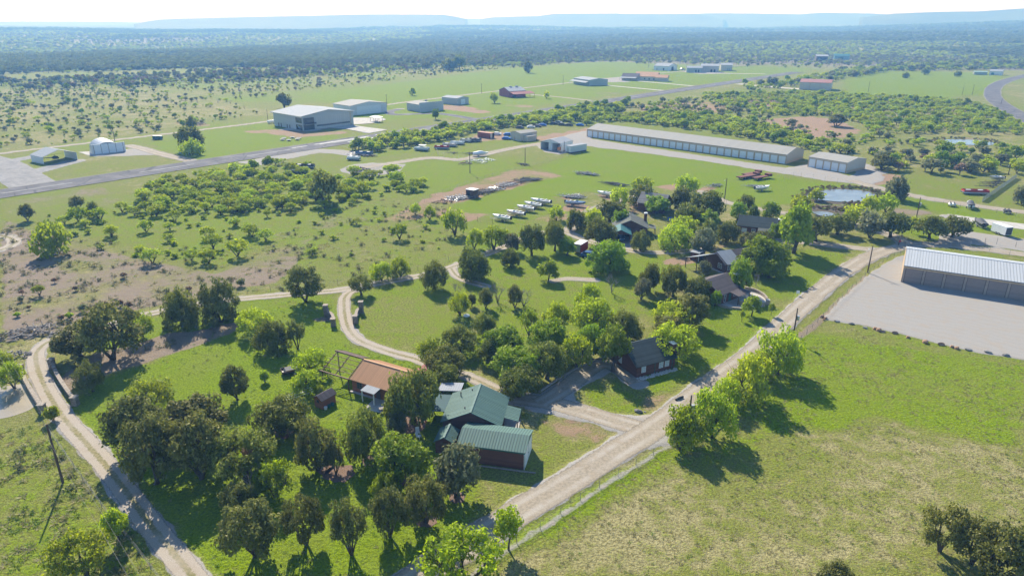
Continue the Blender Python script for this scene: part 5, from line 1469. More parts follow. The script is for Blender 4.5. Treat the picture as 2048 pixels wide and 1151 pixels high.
fpart('back_roof', MB().prism([(X0 - .4, y2 + .27, hr + .06), (X0 - .4, y2 + 2.3, hr - .95), (X0 - .4, y2 + 2.3, hr - .87), (X0 - .4, y2 + .27, hr + .14)], (X1 - X0 + .2, 0, 0)), M_ROOFBRN)
po = sheet('patio_slab', [(727, 817), (748, 797), (778, 804), (762, 826)], M_CO, .05); tag(po, kind='structure')

# ---- small red shed with barrels
b = Bld('red_shed', 'small red-brown wooden shed with grey shingle roof and a row of tubs', 'shed', (630, 812), (645, 818.5))
b.gable(0, 0, 1.9, 2.9, 1.75, 2.35, 'y', M_CEDARW, M_SHINGB, .22, .07)
b.window(b.face('f', 1.9, 2.9), .65, 1.05, .55, .5, M_TRIMBR, M_GLASS, 2, 2)
for i, (dx, m) in enumerate(((-.35, M_WHITE), (.15, M_TRIMGRN), (.65, M_TRIMGRN))):
    g = b.a + Vector((0, 0, 0)); lx, ly = 2.25 + .0 * i, .35 + .75 * i
    w = (g.x + lx * b.c - ly * b.sn, g.y + lx * b.sn + ly * b.c, 0)
    bo = MB().tube([(0, 0, 0), (0, 0, .5)], [.24, .3], 12).build('tub', m); bo.location = w
    tag(bo, ('white tub beside the red shed wall', 'middle green tub beside the red shed wall', 'green tub at the back corner of the red shed')[i], 'tub')

# ---- the dark-roofed cabin
b = Bld('log_cabin', 'log cabin under a steep dark shingle roof with white windows and a brick chimney', 'house', None, world=(22.5, 109.3), rot=R(26.7))
b.gable(0, 0, 8.5, 8.3, 2.4, 4.75, 'x', M_LOG, M_SHING, .4, .14)
b.part('side_wing', MB().box(-.02, 8.0, 0, 3.4, 9.4, 2.3), M_LOG)
F_ = b.face('f', 8.5, 8.3)
for u in (1.05, 5.0, 6.35): b.window(F_, u, .75, .95, 1.35, M_WHITE, M_CURT, 2, 4)
b.window(b.face('l', 8.5, 8.3), 4.6, .75, .9, 1.35, M_WHITE, M_CURT, 2, 4); b.door(b.face('l', 8.5, 8.3), 6.2, .9, 2.0, M_TRIMBR)
b.chimney(8.53, .7, .8, 1.2, 4.5)
for u in (4.0, 8.0): b.part('downpipe', MB().box(u, -.09, 0, u + .08, -.01, 2.2), M_TRIMGRN)
b.part('gable_board', MB().bar((-.43, -.45, 2.30), (-.43, 4.15, 4.85), .05, .2), M_TRIMBR)
for k in range(26):
    pass
st = MB(); rs = random.Random(8)
for k in range(150):
    x, y = -.2 + 9.0 * rs.random(), -.15 - .95 * rs.random(); r = rs.uniform(.12, .24)
    st.add([(x - r, y - r, 0), (x + r, y - r * .8, 0), (x + r * .8, y + r, 0), (x - r, y + r * .7, 0), (x + rs.uniform(-.05, .05), y, r * 1.1)], [(0, 1, 4), (1, 2, 4), (2, 3, 4), (3, 0, 4)])
ob = st.build('stone_border', mat('pale_border_stone', (.45, .44, .42), .9, 0, .25, 3)); ob.location = b.o.location; ob.rotation_euler = b.o.rotation_euler
tag(ob, kind='stuff')

# ---- patio house
b = Bld('patio_house', 'log house with brown shingle roof beside a curved stone patio', 'house', (1440, 609), rot=R(38))
b.gable(0, 0, 7.6, 8.6, 2.6, 4.7, 'x', M_LOG, M_SHINGB, .45, .14)
b.lean(2.6, 7.2, -2.9, -.35, 2.15, 2.52, M_SHINGB, 'y', .12, posts=((2.8, -2.7), (7.0, -2.7)))
b.chimney(7.65, 1.6, .9, 1.2, 5.0)
F_ = b.face('f', 7.6, 8.6); b.door(F_, 3.0, .95, 2.05, M_TRIMGRN); b.window(F_, 1.2, .3, .7, 1.8, M_WHITE, M_GLASS, 1, 2); b.window(F_, 4.8, .9, 1.3, 1.2, M_WHITE)
po = sheet('stone_patio', [(1437, 612), (1445, 600), (1488, 578), (1508, 581), (1526, 592), (1535, 603), (1528, 613), (1500, 618), (1470, 618), (1450, 615)], M_CO, .06); tag(po, kind='structure')
pw = thing('patio_wall', 'curved low tan stone wall round the patio with square end pillars', 'wall', (0, 0, 0))
def wall_strip(pts, h, w, m, name, parent):
    mb = MB()
    for a_, b_ in zip(pts[:-1], pts[1:]):
        mb.bar((a_[0], a_[1], h / 2), (b_[0], b_[1], h / 2), w, h)
    return mb.build(name, m, parent)
arc = chaikin([tuple(p) for p in gpn([(1490, 579), (1510, 583), (1528, 593), (1534, 602)])], 2)
wall_strip(arc, .8, .4, M_STONE, 'wall', pw)
wall_strip(chaikin([tuple(p) for p in gpn([(1432, 609), (1450, 616), (1482, 618.5)])], 1), .45, .4, M_STONE, 'retaining_wall', pw)
for px, py in ((1535, 608), (1526, 612), (1481, 609), (1489, 610)):
    g = gp(px, py); p_ = MB().box(g.x - .35, g.y - .35, 0, g.x + .35, g.y + .35, 1.05).build('pillar', M_STONE, pw)
    MB().box(g.x - .42, g.y - .42, 1.05, g.x + .42, g.y + .42, 1.15).build('cap', M_CONC, p_)

# ---- house with the pale metal slope
b = Bld('metal_roof_house', 'long house whose brown roof has a bright sheet-metal panel over the terrace', 'house', (1450, 547), rot=R(24))
b.gable(0, 0, 11.0, 8.0, 2.5, 4.5, 'x', M_BRICK, M_SHINGB, .45, .14)
b.lean(.0, 4.6, -.55, 4.0, 2.50, 4.74, M_ROOFGAL, 'y', .06, 'metal_panel')
b.lean(-6.4, -.47, 3.6, 8.4, 4.35, 2.6, M_ROOFGAL, 'y', .1, 'carport_roof', posts=((-6.2, 3.8), (-6.2, 8.2), (-3, 3.8)))
F_ = b.face('f', 11.0, 8.0)
for u in (.6, 2.2, 7.2): b.window(F_, u, .8, 1.2, 1.3, M_WHITE)
b.door(F_, 4.8, .95, 2.05, M_WHITE); b.window(b.face('l', 11, 8), 1.5, .8, 1.4, 1.3, M_WHITE)
po = sheet('terrace', [(1420, 538), (1448, 548), (1480, 536), (1470, 526), (1430, 528)], M_CO, .055); tag(po, kind='structure')
gw = thing('garden_wall', 'low dry-stone garden wall running out from the metal-roofed house', 'wall', (0, 0, 0))
wall_strip(gpn([(1510, 552), (1530, 546), (1549, 540)]), .6, .45, M_STONE, 'wall', gw)
b = Bld('brown_shed', 'small flat-roofed brown shed beside the upper drive', 'shed', (1380, 519), (1394, 522))
b.part('wall', MB().box(0, 0, 0, 2.4, 3.6, 2.2), M_LOG); b.part('roof', MB().box(-.2, -.2, 2.2, 2.6, 3.8, 2.32), M_ROOFGAL); b.door(b.face('r', 2.4, 3.6), 1.2, .9, 1.9, M_DARK); b.part('corner_trim', MB().box(2.34, -.04, 0, 2.44, -.003, 2.2), M_WHITE)

# ---- teal house
b = Bld('teal_carport_house', 'brown house with grey-green shingles and a teal metal carport', 'house', (1221, 468), (1262, 469.5), z=2.4)
Lc = math.hypot(*(gp(1262, 469.5, 2.4) - gp(1221, 468, 2.4)).xy)
b.gable(0, 0, Lc, 6.5, 2.4, 3.7, 'y', M_LOG, M_ROOFTEAL, .2, .1, 0, open_=True)
for x in (.2, Lc - .2): b.part('carport_wall', MB().box(x - .1, .3, 0, x + .1, 6.5, 2.3), M_LOG)
b.part('gable_wall', MB().prism([(0.1, .25, 2.3), (Lc - .1, .25, 2.3), (Lc / 2, .25, 3.6)], (0, .12, 0)), M_LOG)
b.part('inner_wall', MB().box(.1, 6.3, 0, Lc - .1, 6.5, 2.4), M_DARK)
b.gable(.8, 6.6, 10.2, 8.5, 2.6, 4.9, 'y', M_LOG, M_SHINGG, .4, .14)
b.lean(11.5, 13.6, 7.4, 11.5, 2.55, 2.2, M_SHINGG, 'x', .1, posts=((13.4, 7.6), (13.4, 11.3)))
b.chimney(10.2, 13.2, .9, 1.0, 5.4)
F_ = b.face('r', 10.2, 8.5, .8, 6.6); b.window(F_, 1.4, .8, 1.2, 1.3, M_WHITE); b.door(F_, 3.4, .95, 2.05, M_WHITE)
b.window(b.face('f', 10.2, 8.5, .8, 6.6), 8.0, .8, 1.3, 1.3, M_WHITE)

# ---- chimney cabin and brown-walled house
b = Bld('chimney_cabin', 'dark cabin with grey-green roof, two-pot brick chimney and low porch', 'house', (1474, 467), rot=R(-24))
b.gable(0, 0, 11.0, 7.6, 2.7, 4.9, 'x', M_LOG, M_SHING, .35, .14)
b.lean(5.9, 11.3, -2.1, -.38, 2.05, 2.55, M_SHINGG, 'y', .12, posts=((6.1, -1.9), (11.1, -1.9)))
b.chimney(11.1, .6, 1.0, 1.3, 5.5)
F_ = b.face('f', 11, 7.6); b.window(F_, 1.2, .8, 1.5, 1.2, M_WHITE, M_CURT, 3, 2); b.door(F_, 7.4, .95, 2.05, M_TRIMBR); b.window(F_, 4.0, .9, 1.1, 1.1, M_WHITE)
b = Bld('brown_wall_house', 'tall-gabled dark brown house with pale shingles behind the oaks', 'house', None, world=(gp(1326, 428).x - 7.8, gp(1326, 428).y + 4.6), rot=R(-30))
b.gable(0, 0, 9.0, 8.4, 3.0, 5.6, 'x', M_LOG, M_SHINGL, .4, .14)
b.door(b.face('r', 9.0, 8.4), 5.5, .95, 2.05, M_WHITE); b.window(b.face('r', 9, 8.4), 2.0, .9, 1.2, 1.2, M_WHITE); b.window(b.face('f', 9, 8.4), 3, .9, 1.3, 1.2, M_WHITE)

# ---- storage buildings
def doors_row(b, n, bay, w, h, x0, m, F_, pil=None, ph=None, pm=None):
    for i in range(n):
        b.door(F_, x0 + i * bay + (bay - w) / 2, w, h, m, d=.04, handle=False)
    if pil:
        for i in range(n + 1):
            b.part('pilaster', b.slab(F_, x0 + i * bay - pil / 2, x0 + i * bay + pil / 2, 0, ph, .002, .16), pm)
b = Bld('grey_storage_building', 'large storage building with ribbed silver roof and brown roll-up doors', 'storage building', None, world=(96.5, 158.4), rot=R(-29.8))
b.gable(0, 0, 43.4, 17.0, 4.3, 6.15, 'x', M_TRIMBR, mat_lines('silver_ribbed_roof', (.43, .45, .465), 0, .62, .6, 0, .5, .7, .05, .15), .35, .12, .62, gable_oh=.12, ridgecap=M_GALV)
F_ = b.face('f', 43.4, 17)
b.part('eave_trim', MB().box(-.1, -.30, 3.72, 43.5, -.17, 4.08), M_TRIMTAN)
doors_row(b, 10, 4.3, 3.55, 3.55, .2, M_DOORB, F_, .5, 3.7, mat('brown_pilaster', (.31, .255, .215), .6))
b.part('end_trim', MB().box(-.06, -.02, 0, -.003, 16.9, 4.2), M_TRIMTAN)
b = Bld('long_storage_building', 'very long tan storage building with thirty white roll-up doors', 'storage building', None, world=(42.2, 388.5), rot=R(-44.3))
b.gable(0, 0, 114.3, 19.0, 4.2, 6.3, 'x', M_TANW, M_ROOFPALE, .3, .12, gable_oh=.15)
doors_row(b, 30, 3.81, 3.0, 3.2, 0, M_DOORW, b.face('f', 114.3, 19), .34, 3.75, M_TRIMTAN)
b.part('eave_trim', MB().box(0, -.2, 3.76, 114.3, -.003, 4.02), M_TRIMTAN)
b.part('wainscot', MB().box(114.303, .0, 0, 114.36, 19.0, 1.0), M_TRIMTAN)
b = Bld('short_storage_building', 'short tan storage building with five white roll-up doors', 'storage building', (1615, 333), (1693, 346.5))
b.gable(0, 0, 17.8, 15.5, 4.4, 5.6, 'x', M_TANW, M_ROOFPALE, .3, .12, gable_oh=.15)
doors_row(b, 5, 3.5, 2.9, 3.5, .15, M_DOORW, b.face('f', 17.8, 15.5), .3, 4.0, M_TRIMTAN)
b.part('wainscot', MB().box(17.803, 0, 0, 17.86, 15.5, 1.0), M_TRIMTAN)

# ---- sheds of the boat yard
b = Bld('open_metal_shed', 'white metal shed with two open bays facing the gravel', 'shed', (1081, 298), (1120, 303))
for x in (.1, 5.0, 7.0, 11.7): b.part('wall', MB().box(x - .1 if x > 1 else 0, 0, 0, x + .1, 11.6, 3.8), M_WHITEW)
b.part('back_wall', MB().box(.22, 11.6, 0, 11.6, 11.75, 3.9), M_WHITEW); b.part('front_wall', MB().box(5.12, -.02, 0, 6.88, .12, 3.7), M_WHITEW)
b.part('gable_wall', MB().prism([(0, -.05, 3.82), (11.8, -.05, 3.82), (5.9, -.05, 5.2)], (0, .12, 0)), M_WHITEW)
b.gable(0, 0, 11.8, 11.8, 3.9, 5.35, 'y', M_WHITEW, M_ROOFGAL, .2, .1, open_=True)
b = Bld('office_trailer', 'long white office trailer beside the open metal shed', 'trailer building', (1131, 305), (1144, 307.5))
b.part('body', MB().box(0, 0, .5, 3.6, 11.2, 3.4), M_WHITEW); b.part('roof', MB().box(-.1, -.1, 3.4, 3.7, 11.3, 3.52), M_ROOFGAL); b.part('skirting', MB().box(.1, .1, 0, 3.5, 11.1, .5), M_DARK); b.door(b.face('f', 3.6, 11), 1.2, .9, 2.0, M_GREYW, .55)
b = Bld('shipping_container', 'rust-red shipping container with one door leaf open', 'container', (955, 274), (984, 278))
b.part('body', MB().box(0, 0, .1, 9.6, 3.4, 2.85), mat_lines('rusty_container_side', (.30, .095, .065), 0, .28, .7, .1, .7, .6, .15)); b.part('top', MB().box(-.03, -.03, 2.85, 9.63, 3.43, 2.93), mat('rust_container_top', (.37, .18, .13), .8, 0, .25)); b.part('door', MB().box(9.62, .1, .15, 9.7, 1.6, 2.8), M_GALV); b.part('opening', MB().box(9.603, 1.7, .15, 9.64, 3.3, 2.8), M_DARK)
b = Bld('tan_shed', 'tan metal shed with a lower annex beside the red container', 'shed', (1021, 279), (1040, 282.5))
b.gable(0, 0, 8.2, 12.0, 4.1, 4.9, 'y', M_TANW, M_ROOFPALE, .2, .1); b.part('annex', MB().box(8.22, 2.0, 0, 11.4, 8.6, 2.7), M_TANW); b.part('annex_roof', MB().box(8.22, 1.9, 2.7, 11.5, 8.7, 2.8), M_ROOFPALE); b.door(b.face('f', 8.2, 12), 3, 1, 2, M_TRIMTAN)
sg = thing('notice_board', 'framed orange notice board on two dark posts before the office trailer', 'sign', gp(1118, 305), R(-20))
for x in (-.9, .9): MB().box(x - .09, -.09, 0, x + .09, .09, 3.6).build('post', M_WOODP, sg)
MB().box(-.8, -.06, 1.0, .8, .06, 2.6).build('board', mat('orange_board', (.55, .20, .08), .6), sg); MB().bar((-1.2, 0, 3.6), (0, 0, 4.1), .5, .08).bar((0, 0, 4.1), (1.2, 0, 3.6), .5, .08).build('roof', M_SHINGB, sg)

# ---- airfield
b = Bld('great_hangar', 'great grey hangar with low-pitched roof and a glazed two-storey corner', 'hangar', (549, 251), (607, 262))
b.gable(0, 0, 33.5, 35.5, 8.4, 10.8, 'x', M_GREYW, M_ROOFGAL, 1.2, .25, gable_oh=1.0)
F_ = b.face('r', 33.5, 35.5)
b.part('hangar_door', b.slab(F_, 9.0, 33.0, .1, 7.6, .003, .12), mat_lines('pale_hangar_door', (.46, .45, .42), 1, 1.5, .5, .1, .4, .85, .04))
b.part('door_window_band', b.slab(F_, 9.3, 32.7, 1.6, 2.6, .121, .15), M_GLASS); b.part('door_jamb', b.slab(F_, 33.05, 33.5, .1, 7.9, .003, .3), M_TRIMTAN)
for z, h in ((.2, 3.0), (4.2, 3.0)): b.window(F_, .6, z, 7.2, h, M_BLACKM, M_GLASS, 4, 1)
b.part('balcony', b.slab(F_, .4, 8.4, 3.4, 3.6, .004, 1.6), M_CONC); b.part('balcony_rail', b.slab(F_, .4, 8.4, 3.6, 4.5, 1.5, 1.56), M_BLACKM)
F_ = b.face('f', 33.5, 35.5)
for z, h in ((.2, 3.0), (4.2, 3.0)): b.window(F_, 26, z, 7.0, h, M_BLACKM, M_GLASS, 4, 1)
for u in (5, 8, 15, 18): b.door(F_, u, 1.1, 2.2, M_TRIMBR)
b.part('roof_fascia', MB().bar((-1.0, -1.25, 8.2), (34.5, -1.25, 8.2), .1, .5), M_GALV)
b = Bld('white_hangar', 'white sheet-metal hangar set behind the great hangar', 'hangar', (668, 226), (702, 231.5))
Lh = math.hypot(*(gp(702, 231.5) - gp(668, 226)).xy)
b.gable(0, 0, Lh, 30, 6.4, 8.2, 'x', M_WHITEW, M_ROOFPALE, .5, .2)
b.part('hangar_door', b.slab(b.face('r', Lh, 30), 5, 25, .1, 5.6, .003, .12), M_DOORW)
b = Bld('picnic_shelter', 'open white-roofed shelter on posts beside the hangar apron', 'shelter', (741, 243), (757, 245.5))
b.part('roof', MB().prism([(-.5, -.4, 2.9), (8, -.4, 2.9), (8, 4.4, 3.2), (-.5, 4.4, 3.2)], (0, 0, .15)), M_WHITE)
for x in (0, 3.7, 7.4):
    for y in (0, 4): b.part('post', MB().box(x - .08, y - .08, 0, x + .08, y + .08, 2.95), M_STEEL)
b.part('table', MB().box(2, 1.4, .7, 5, 2.4, .78).box(2.4, 1.7, 0, 2.6, 2.1, .7).box(4.4, 1.7, 0, 4.6, 2.1, .7), M_CONC)
b = Bld('false_front_shed', 'low building with a flat false front and pale roof behind it', 'shed', (814, 220), (842, 224.8))
b.gable(0, 0, 17.5, 16, 5.0, 6.2, 'x', M_GREYW, M_ROOFPALE, .2, .15); b.part('false_front', MB().box(17.5, -.5, 0, 17.9, 20, 6.6), M_GREYW); b.part('wing_wall', MB().box(-.4, 15.9, 0, 0, 18, 6.2), M_GREYW)
b = Bld('metal_warehouse', 'pale sheet-metal warehouse with white door on the airstrip', 'warehouse', (884, 207), (917, 210.5))
b.gable(0, 0, 17.3, 12.5, 4.9, 5.9, 'x', M_GREYW, M_ROOFGAL, .2, .15); b.door(b.face('r', 17.3, 12.5), 4, 4.5, 4, M_DOORW, handle=False)
b = Bld('red_barn', 'red barn with silver roof and a red lean-to shelter', 'barn', (1019, 195), (1047, 193.2))
bl, bw = 16.0, 18.0
b.o.rotation_euler[2] = R(30)
b.gable(0, 0, bl, bw, 5.0, 7.6, 'x', M_REDW, M_ROOFGAL, .4, .2)
b.lean(-.4, bl + 5, -7.5, -.42, 3.0, 4.6, M_ROOFPINK, 'y', .12, posts=((0, -7.2), (bl / 2, -7.2), (bl + 4.6, -7.2), (bl, -7.2)), pm=M_STEEL)
for x in (5, 11): b.part('cupola', MB().box(x, bw / 2 - .6, 7.4, x + 2.2, bw / 2 + .6, 8.6), M_GREYW)
b.door(b.face('f', bl, bw), 3, 3.2, 3, M_DARK, handle=False)
b = Bld('green_hangar', 'low grey-green hangar with a front canopy beside the airstrip', 'hangar', (1147, 167.5), (1178, 172.2))
Lg = math.hypot(*(gp(1178, 172.2) - gp(1147, 167.5)).xy)
b.gable(0, 0, Lg, 22, 5.6, 7.0, 'x', M_GRNW, M_ROOFGAL, .3, .2); b.lean(-1, Lg, -4.5, -.32, 3.2, 4.4, M_ROOFGAL, 'y', .12, posts=((-.5, -4.2), (Lg / 2, -4.2), (Lg - .5, -4.2)), pm=M_GRNW); b.door(b.face('r', Lg, 22), 5, 9, 4.6, M_GRNW, handle=False)
b = Bld('orange_ranch_house', 'sprawling ranch house with orange roof, grey porch roof and stone walls', 'house', (1243, 160.5), (1276, 161.5))
b.gable(0, 0, 18, 14, 4, 7, 'x', M_TANW, M_SHINGB, .4, .2); b.gable(14, 3, 24, 18, 4.5, 8.6, 'x', M_TANW, M_ROOFORG, .6, .2); b.gable(38, -1, 12, 11, 4, 6.5, 'x', M_TANW, M_ROOFORG, .6, .2)
b.lean(-1, 17, -6, -.42, 2.8, 3.7, M_ROOFGAL, 'y', .15, posts=((-.5, -5.7), (5, -5.7), (11, -5.7), (16.5, -5.7)))
for u in (24, 29, 34): b.window(b.face('f', 24, 18, 14, 3), u - 14, 1, 2, 1.8, M_WHITE)
b = Bld('white_barn', 'long white barn with open sheds at its side', 'barn', (1307, 140.2), (1330, 141.3))
b.gable(0, 0, 22, 24, 5.5, 8.5, 'x', M_WHITEW, M_ROOFGAL, .6, .2); b.lean(-11, -1, 4, 20, 4.5, 5.5, M_ROOFGAL, 'x', .2, posts=((-10.7, 4.3), (-10.7, 19.7)), name='open_shed_roof'); b.door(b.face('r', 22, 24), 8, 6, 4.5, M_DARK, handle=False); b.door(b.face('f', 22, 24), 4, 2, 3, M_GREYW); b.door(b.face('f', 22, 24), 14, 2, 3, M_DARK)
for (pa, pb, D, he, hr, lb, m, dm) in (((1373, 145.2), (1404, 145.6), 16, 5.6, 7.6, 'pale green shed nearest the airstrip in the row of three', M_GRNW, M_DARK), ((1401, 144), (1437, 144.6), 22, 7.4, 9.4, 'cream shed in the middle of the row of three with dark doorways', M_TANW, M_DARK), ((1441, 141.5), (1464, 141.8), 20, 7.0, 9.0, 'cream shed at the far end of the row of three', M_TANW, M_GRNW)):
    b = Bld('cream_shed', lb, 'shed', pa, pb); L_ = math.hypot(*(gp(*pb) - gp(*pa)).xy)
    b.gable(0, 0, L_, D, he, hr, 'x', m, M_ROOFGAL, .4, .2)
    for u in (.55, .72): b.door(b.face('f', L_, D), L_ * u, L_ * .1, 3.2, dm, handle=False)
b = Bld('red_roof_hangar', 'cream hangar with a flat red roof rising above the far thicket', 'hangar', (1598, 179), (1660, 181.5))
L_ = math.hypot(*(gp(1660, 181.5) - gp(1598, 179)).xy)
b.gable(0, 0, L_, 22, 6.8, 9.0, 'x', M_TANW, M_ROOFRED, .3, .2)
for k in (1, 2): b.part('pilaster', MB().box(L_ * k / 3 - .2, -.1, 0, L_ * k / 3 + .2, -.004, 6.4), M_TRIMTAN)
b = Bld('dark_open_barn', 'dark open-fronted barn with pale roof at the far end of the airstrip', 'barn', (1632, 121.5), (1655, 121.8)); L_ = math.hypot(*(gp(1655, 121.8) - gp(1632, 121.5)).xy)
b.gable(0, 0, L_, 22, 7, 9, 'x', M_TRIMBR, M_ROOFGAL, .8, .3); b.part('opening', MB().box(2, -.2, 0, L_ - 2, -.01, 5), M_DARK)
b = Bld('teal_barn', 'pale blue-green barn behind the dark open-fronted barn', 'barn', (1668, 119.5), (1698, 120)); L_ = math.hypot(*(gp(1698, 120) - gp(1668, 119.5)).xy)
b.gable(0, 0, L_, 22, 6, 9, 'x', mat_lines('pale_teal_wall', (.18, .32, .32), 0, .5, .6), M_ROOFTEAL, .6, .3); b.door(b.face('f', L_, 22), 6, 8, 4, M_TRIMGRN, handle=False)
b = Bld('pasture_shed', 'white-roofed shed at the bend of the paved road', 'shed', (1978, 149.5), (2003, 150.5)); L_ = math.hypot(*(gp(2003, 150.5) - gp(1978, 149.5)).xy)
b.gable(0, 0, L_, 12, 4.2, 6, 'x', M_WHITEW, M_ROOFGAL, .4, .2); b.door(b.face('f', L_, 12), 2, 3, 2.6, M_TRIMGRN, handle=False)
b = Bld('green_lean_shed', 'low green-roofed shed next to the white-roofed pasture shed', 'shed', (1948, 149), (1974, 149.6)); L_ = math.hypot(*(gp(1974, 149.6) - gp(1948, 149)).xy)
b.gable(0, 0, L_, 9, 3, 3.8, 'x', M_GRNW, mat_lines('pale_green_roof', (.28, .40, .33), 0, .5, .5), .4, .15)

# open carport with a helicopter, and the arched hangar
b = Bld('open_carport', 'white gabled metal shelter open at both ends on the taxiway', 'carport', (88, 329), (156, 319), rot=None)
L_ = 14.0
b.gable(0, 0, 14.5, 12.0, 3.2, 5.6, 'y', M_WHITEW, M_ROOFGAL, .2, .12, open_=True)
b.part('side_wall', MB().box(0, 0, 0, .15, 12, 3.2), M_WHITEW); b.part('side_wall', MB().box(14.35, 0, 0, 14.5, 12, 3.2), M_WHITEW)
g = gp(111, 320)
he_ = thing('helicopter', 'small dark helicopter parked on a pad under the white open shelter', 'helicopter', g, R(60))
bd = MB(); 
for i, (x, w, z0, z1) in enumerate(((1.7, .25, .6, 1.0), (1.2, .65, .45, 1.7), (.2, .75, .45, 2.0), (-.8, .55, .6, 1.9), (-1.4, .2, 1.0, 1.5))):
    for k in range(8):
        a = 2 * math.pi * k / 8; bd.v.append((x, math.cos(a) * w, (z0 + z1) / 2 + math.sin(a) * (z1 - z0) / 2))
for i in range(4):
    for k in range(8): bd.f.append((i * 8 + k, i * 8 + (k + 1) % 8, i * 8 + 8 + (k + 1) % 8, i * 8 + 8 + k))
bd.f += [tuple(range(7, -1, -1)), tuple(range(32, 40))]
bd.build('body', M_COVER, he_, True); MB().tube([(-1.2, 0, 1.4), (-5.2, 0, 1.7)], [.22, .1], 8).build('tail_boom', M_COVER, he_); MB().box(-5.4, -.03, 1.2, -5.0, .03, 2.6).build('tail_fin', M_WHITE, he_)
MB().cyl((0, 0, 1.9), .09, .7, 8).build('mast', M_BLACKM, he_); MB().box(-4.2, -.14, 2.6, 4.2, .14, 2.65).build('rotor', M_BLACKM, he_)
for y in (-.8, .8): MB().tube([(-1.3, y, .1), (1.6, y, .1), (1.9, y, .3)], .05, 6).bar((-.6, y, .1), (-.6, y * .6, .6), .05, .05).bar((.8, y, .1), (.8, y * .6, .6), .05, .05).build('skid', M_BLACKM, he_)
b = Bld('arched_hangar', 'barrel-roofed grey hangar with tall flat door front', 'hangar', (188, 309), (250, 302.5))
Lq = 13.6; ar = MB(); pts_ = [(Lq / 2 - Lq * .40 * math.cos(math.pi * k / 12), 5.4 * math.sin(math.pi * k / 12) ** .8) for k in range(13)]
ar.prism([(x, .4, z) for x, z in pts_], (0, 16, 0)); b.part('arched_roof', ar, mat_lines('arched_grey_sheet', (.36, .38, .41), 1, .5, .5, .3, .5, .8, .06))
b.part('front_wall', MB().box(-.6, .0, 0, Lq + .6, .39, 4.6), M_WHITEW)
for k in range(4): b.part('hangar_door', MB().box(.5 + k * 3.2, -.12, .05, .5 + k * 3.2 + 3.05, -.003, 4.2), M_DOORW)
for k in range(5): b.part('door_post', MB().box(.34 + k * 3.2, -.2, 0, .47 + k * 3.2, -.004, 4.7), M_STEEL)
b.part('side_buttress', MB().prism([(-.6, .4, 0), (-.6, 7, 0), (-.6, .4, 4.5)], (.15, 0, 0)), M_WHITEW)

# ================================================================== POLES, FENCES, WALLS
def pole(px, py, top, label, trans=False, lamp=False, arm=True, crook=0):
    g = gp(px, py); h = zat(g, top)
    o = thing('utility_pole', label, 'utility pole', g)
    MB().tube([(0, 0, -.3), (.03, 0, h * .5), (.02, .02, h)], [.17, .15, .11], 8).build('pole', M_WOODP, o)
    if arm: MB().box(-.9, -.05, h - .55, .9, .05, h - .42).build('crossarm', M_WOODP, o); [MB().cyl((x, 0, h - .42), .045, .2, 6).build('insulator', M_WHITE, o) for x in (-.8, .8)]
    if trans: MB().cyl((.42, 0, h - 2.6), .27, .95, 12).build('transformer', M_GALV, o); MB().box(.1, -.04, h - 2.1, .2, .04, h - 1.9).build('bracket', M_BLACKM, o)
    if lamp:
        l = MB().tube([(0, 0, h - .9), (-.5, -.1, h - .7), (-.8, -.15, h - .75)], .035, 6).build('lamp_arm', M_GALV, o); MB().cyl((-.85, -.16, h - .95), .2, .2, 10, .1).build('lamp', M_WHITE, l)
    return o, h
pole(126, 965, 848, 'tall bare wooden pole carrying wires over the two-track drive', arm=False)
pole(1373, 882, 790, 'wooden pole with grey transformer among the roadside mesquites', True, arm=False)
pole(1585, 679, 616, 'wooden pole with transformer beside the uphill end of the roadside row', True, arm=False)
pole(1735, 545, 491, 'wooden pole with lamp at the corner of the gravel lot', False, True, arm=False)
pole(1449, 398, 356, 'tall wooden pole with a white lamp at the pasture edge', False, True, arm=False)
pole(1828, 455, 395, 'wooden pole with transformer behind the corner live oak', True, arm=False)
pole(940, 346, 303, 'wooden pole beside the scrap heap with a long shadow', arm=True)
pole(1050, 328, 295, 'wooden pole in the grass before the open metal shed', arm=False)
pole(1128, 305, 282, 'dark pole beside the notice board', arm=False)
pole(230, 283, 254, 'thin pole behind the arched hangar', arm=True)
pole(536, 241, 219, 'thin pole at the corner of the great hangar', arm=False)
pole(774, 214, 189, 'pole with crossarm beside the access road near the white hangar', arm=True)
pole(963, 187, 167, 'pole beside the access road between warehouse and red barn', arm=True)
pole(1126, 170, 151, 'pole beside the access road near the green hangar', arm=True)
pole(1472, 134, 119, 'pole beside the access road beyond the cream sheds', arm=True)
pole(1527, 127, 113, 'pole beside the far access road', arm=False)
pole(1601, 121, 108, 'pole beside the dark open-fronted barn', arm=False)
pole(1736, 184, 162, 'pole in the far green pasture', arm=False)
pole(1924, 190, 172, 'pole on the pasture fence near the paved road', arm=False)
pole(1944, 190, 169, 'second pole on the pasture fence near the paved road', arm=False)
pole(2002, 208, 197, 'short pole at the bend of the paved road', arm=False)
pole(2016, 350, 328, 'pole with white lamp over the trailer pasture scrub', False, True, arm=False)
# wires over the two-track
pl = thing('power_line', 'pair of pale wires running over the two-track drive', 'wires', (0, 0, 0))
for off in (-.45, .45):
    a_, b_ = gp(-40, 632, 9.3), gp(285, 1180, 9.3); m_ = gp(100, 852, 9.4)
    t_ = (b_ - a_).normalized(); nrm = Vector((-t_.y, t_.x, 0)) * off
    pts_ = []
    for k in range(25):
        f = k / 24; p = a_.lerp(b_, f) + nrm; p.z = 9.3 - .25 * math.sin(f * math.pi * 2) ** 2; pts_.append(p)
    MB().tube(pts_, .011, 5).build('wire', M_GREYWOOD, pl)

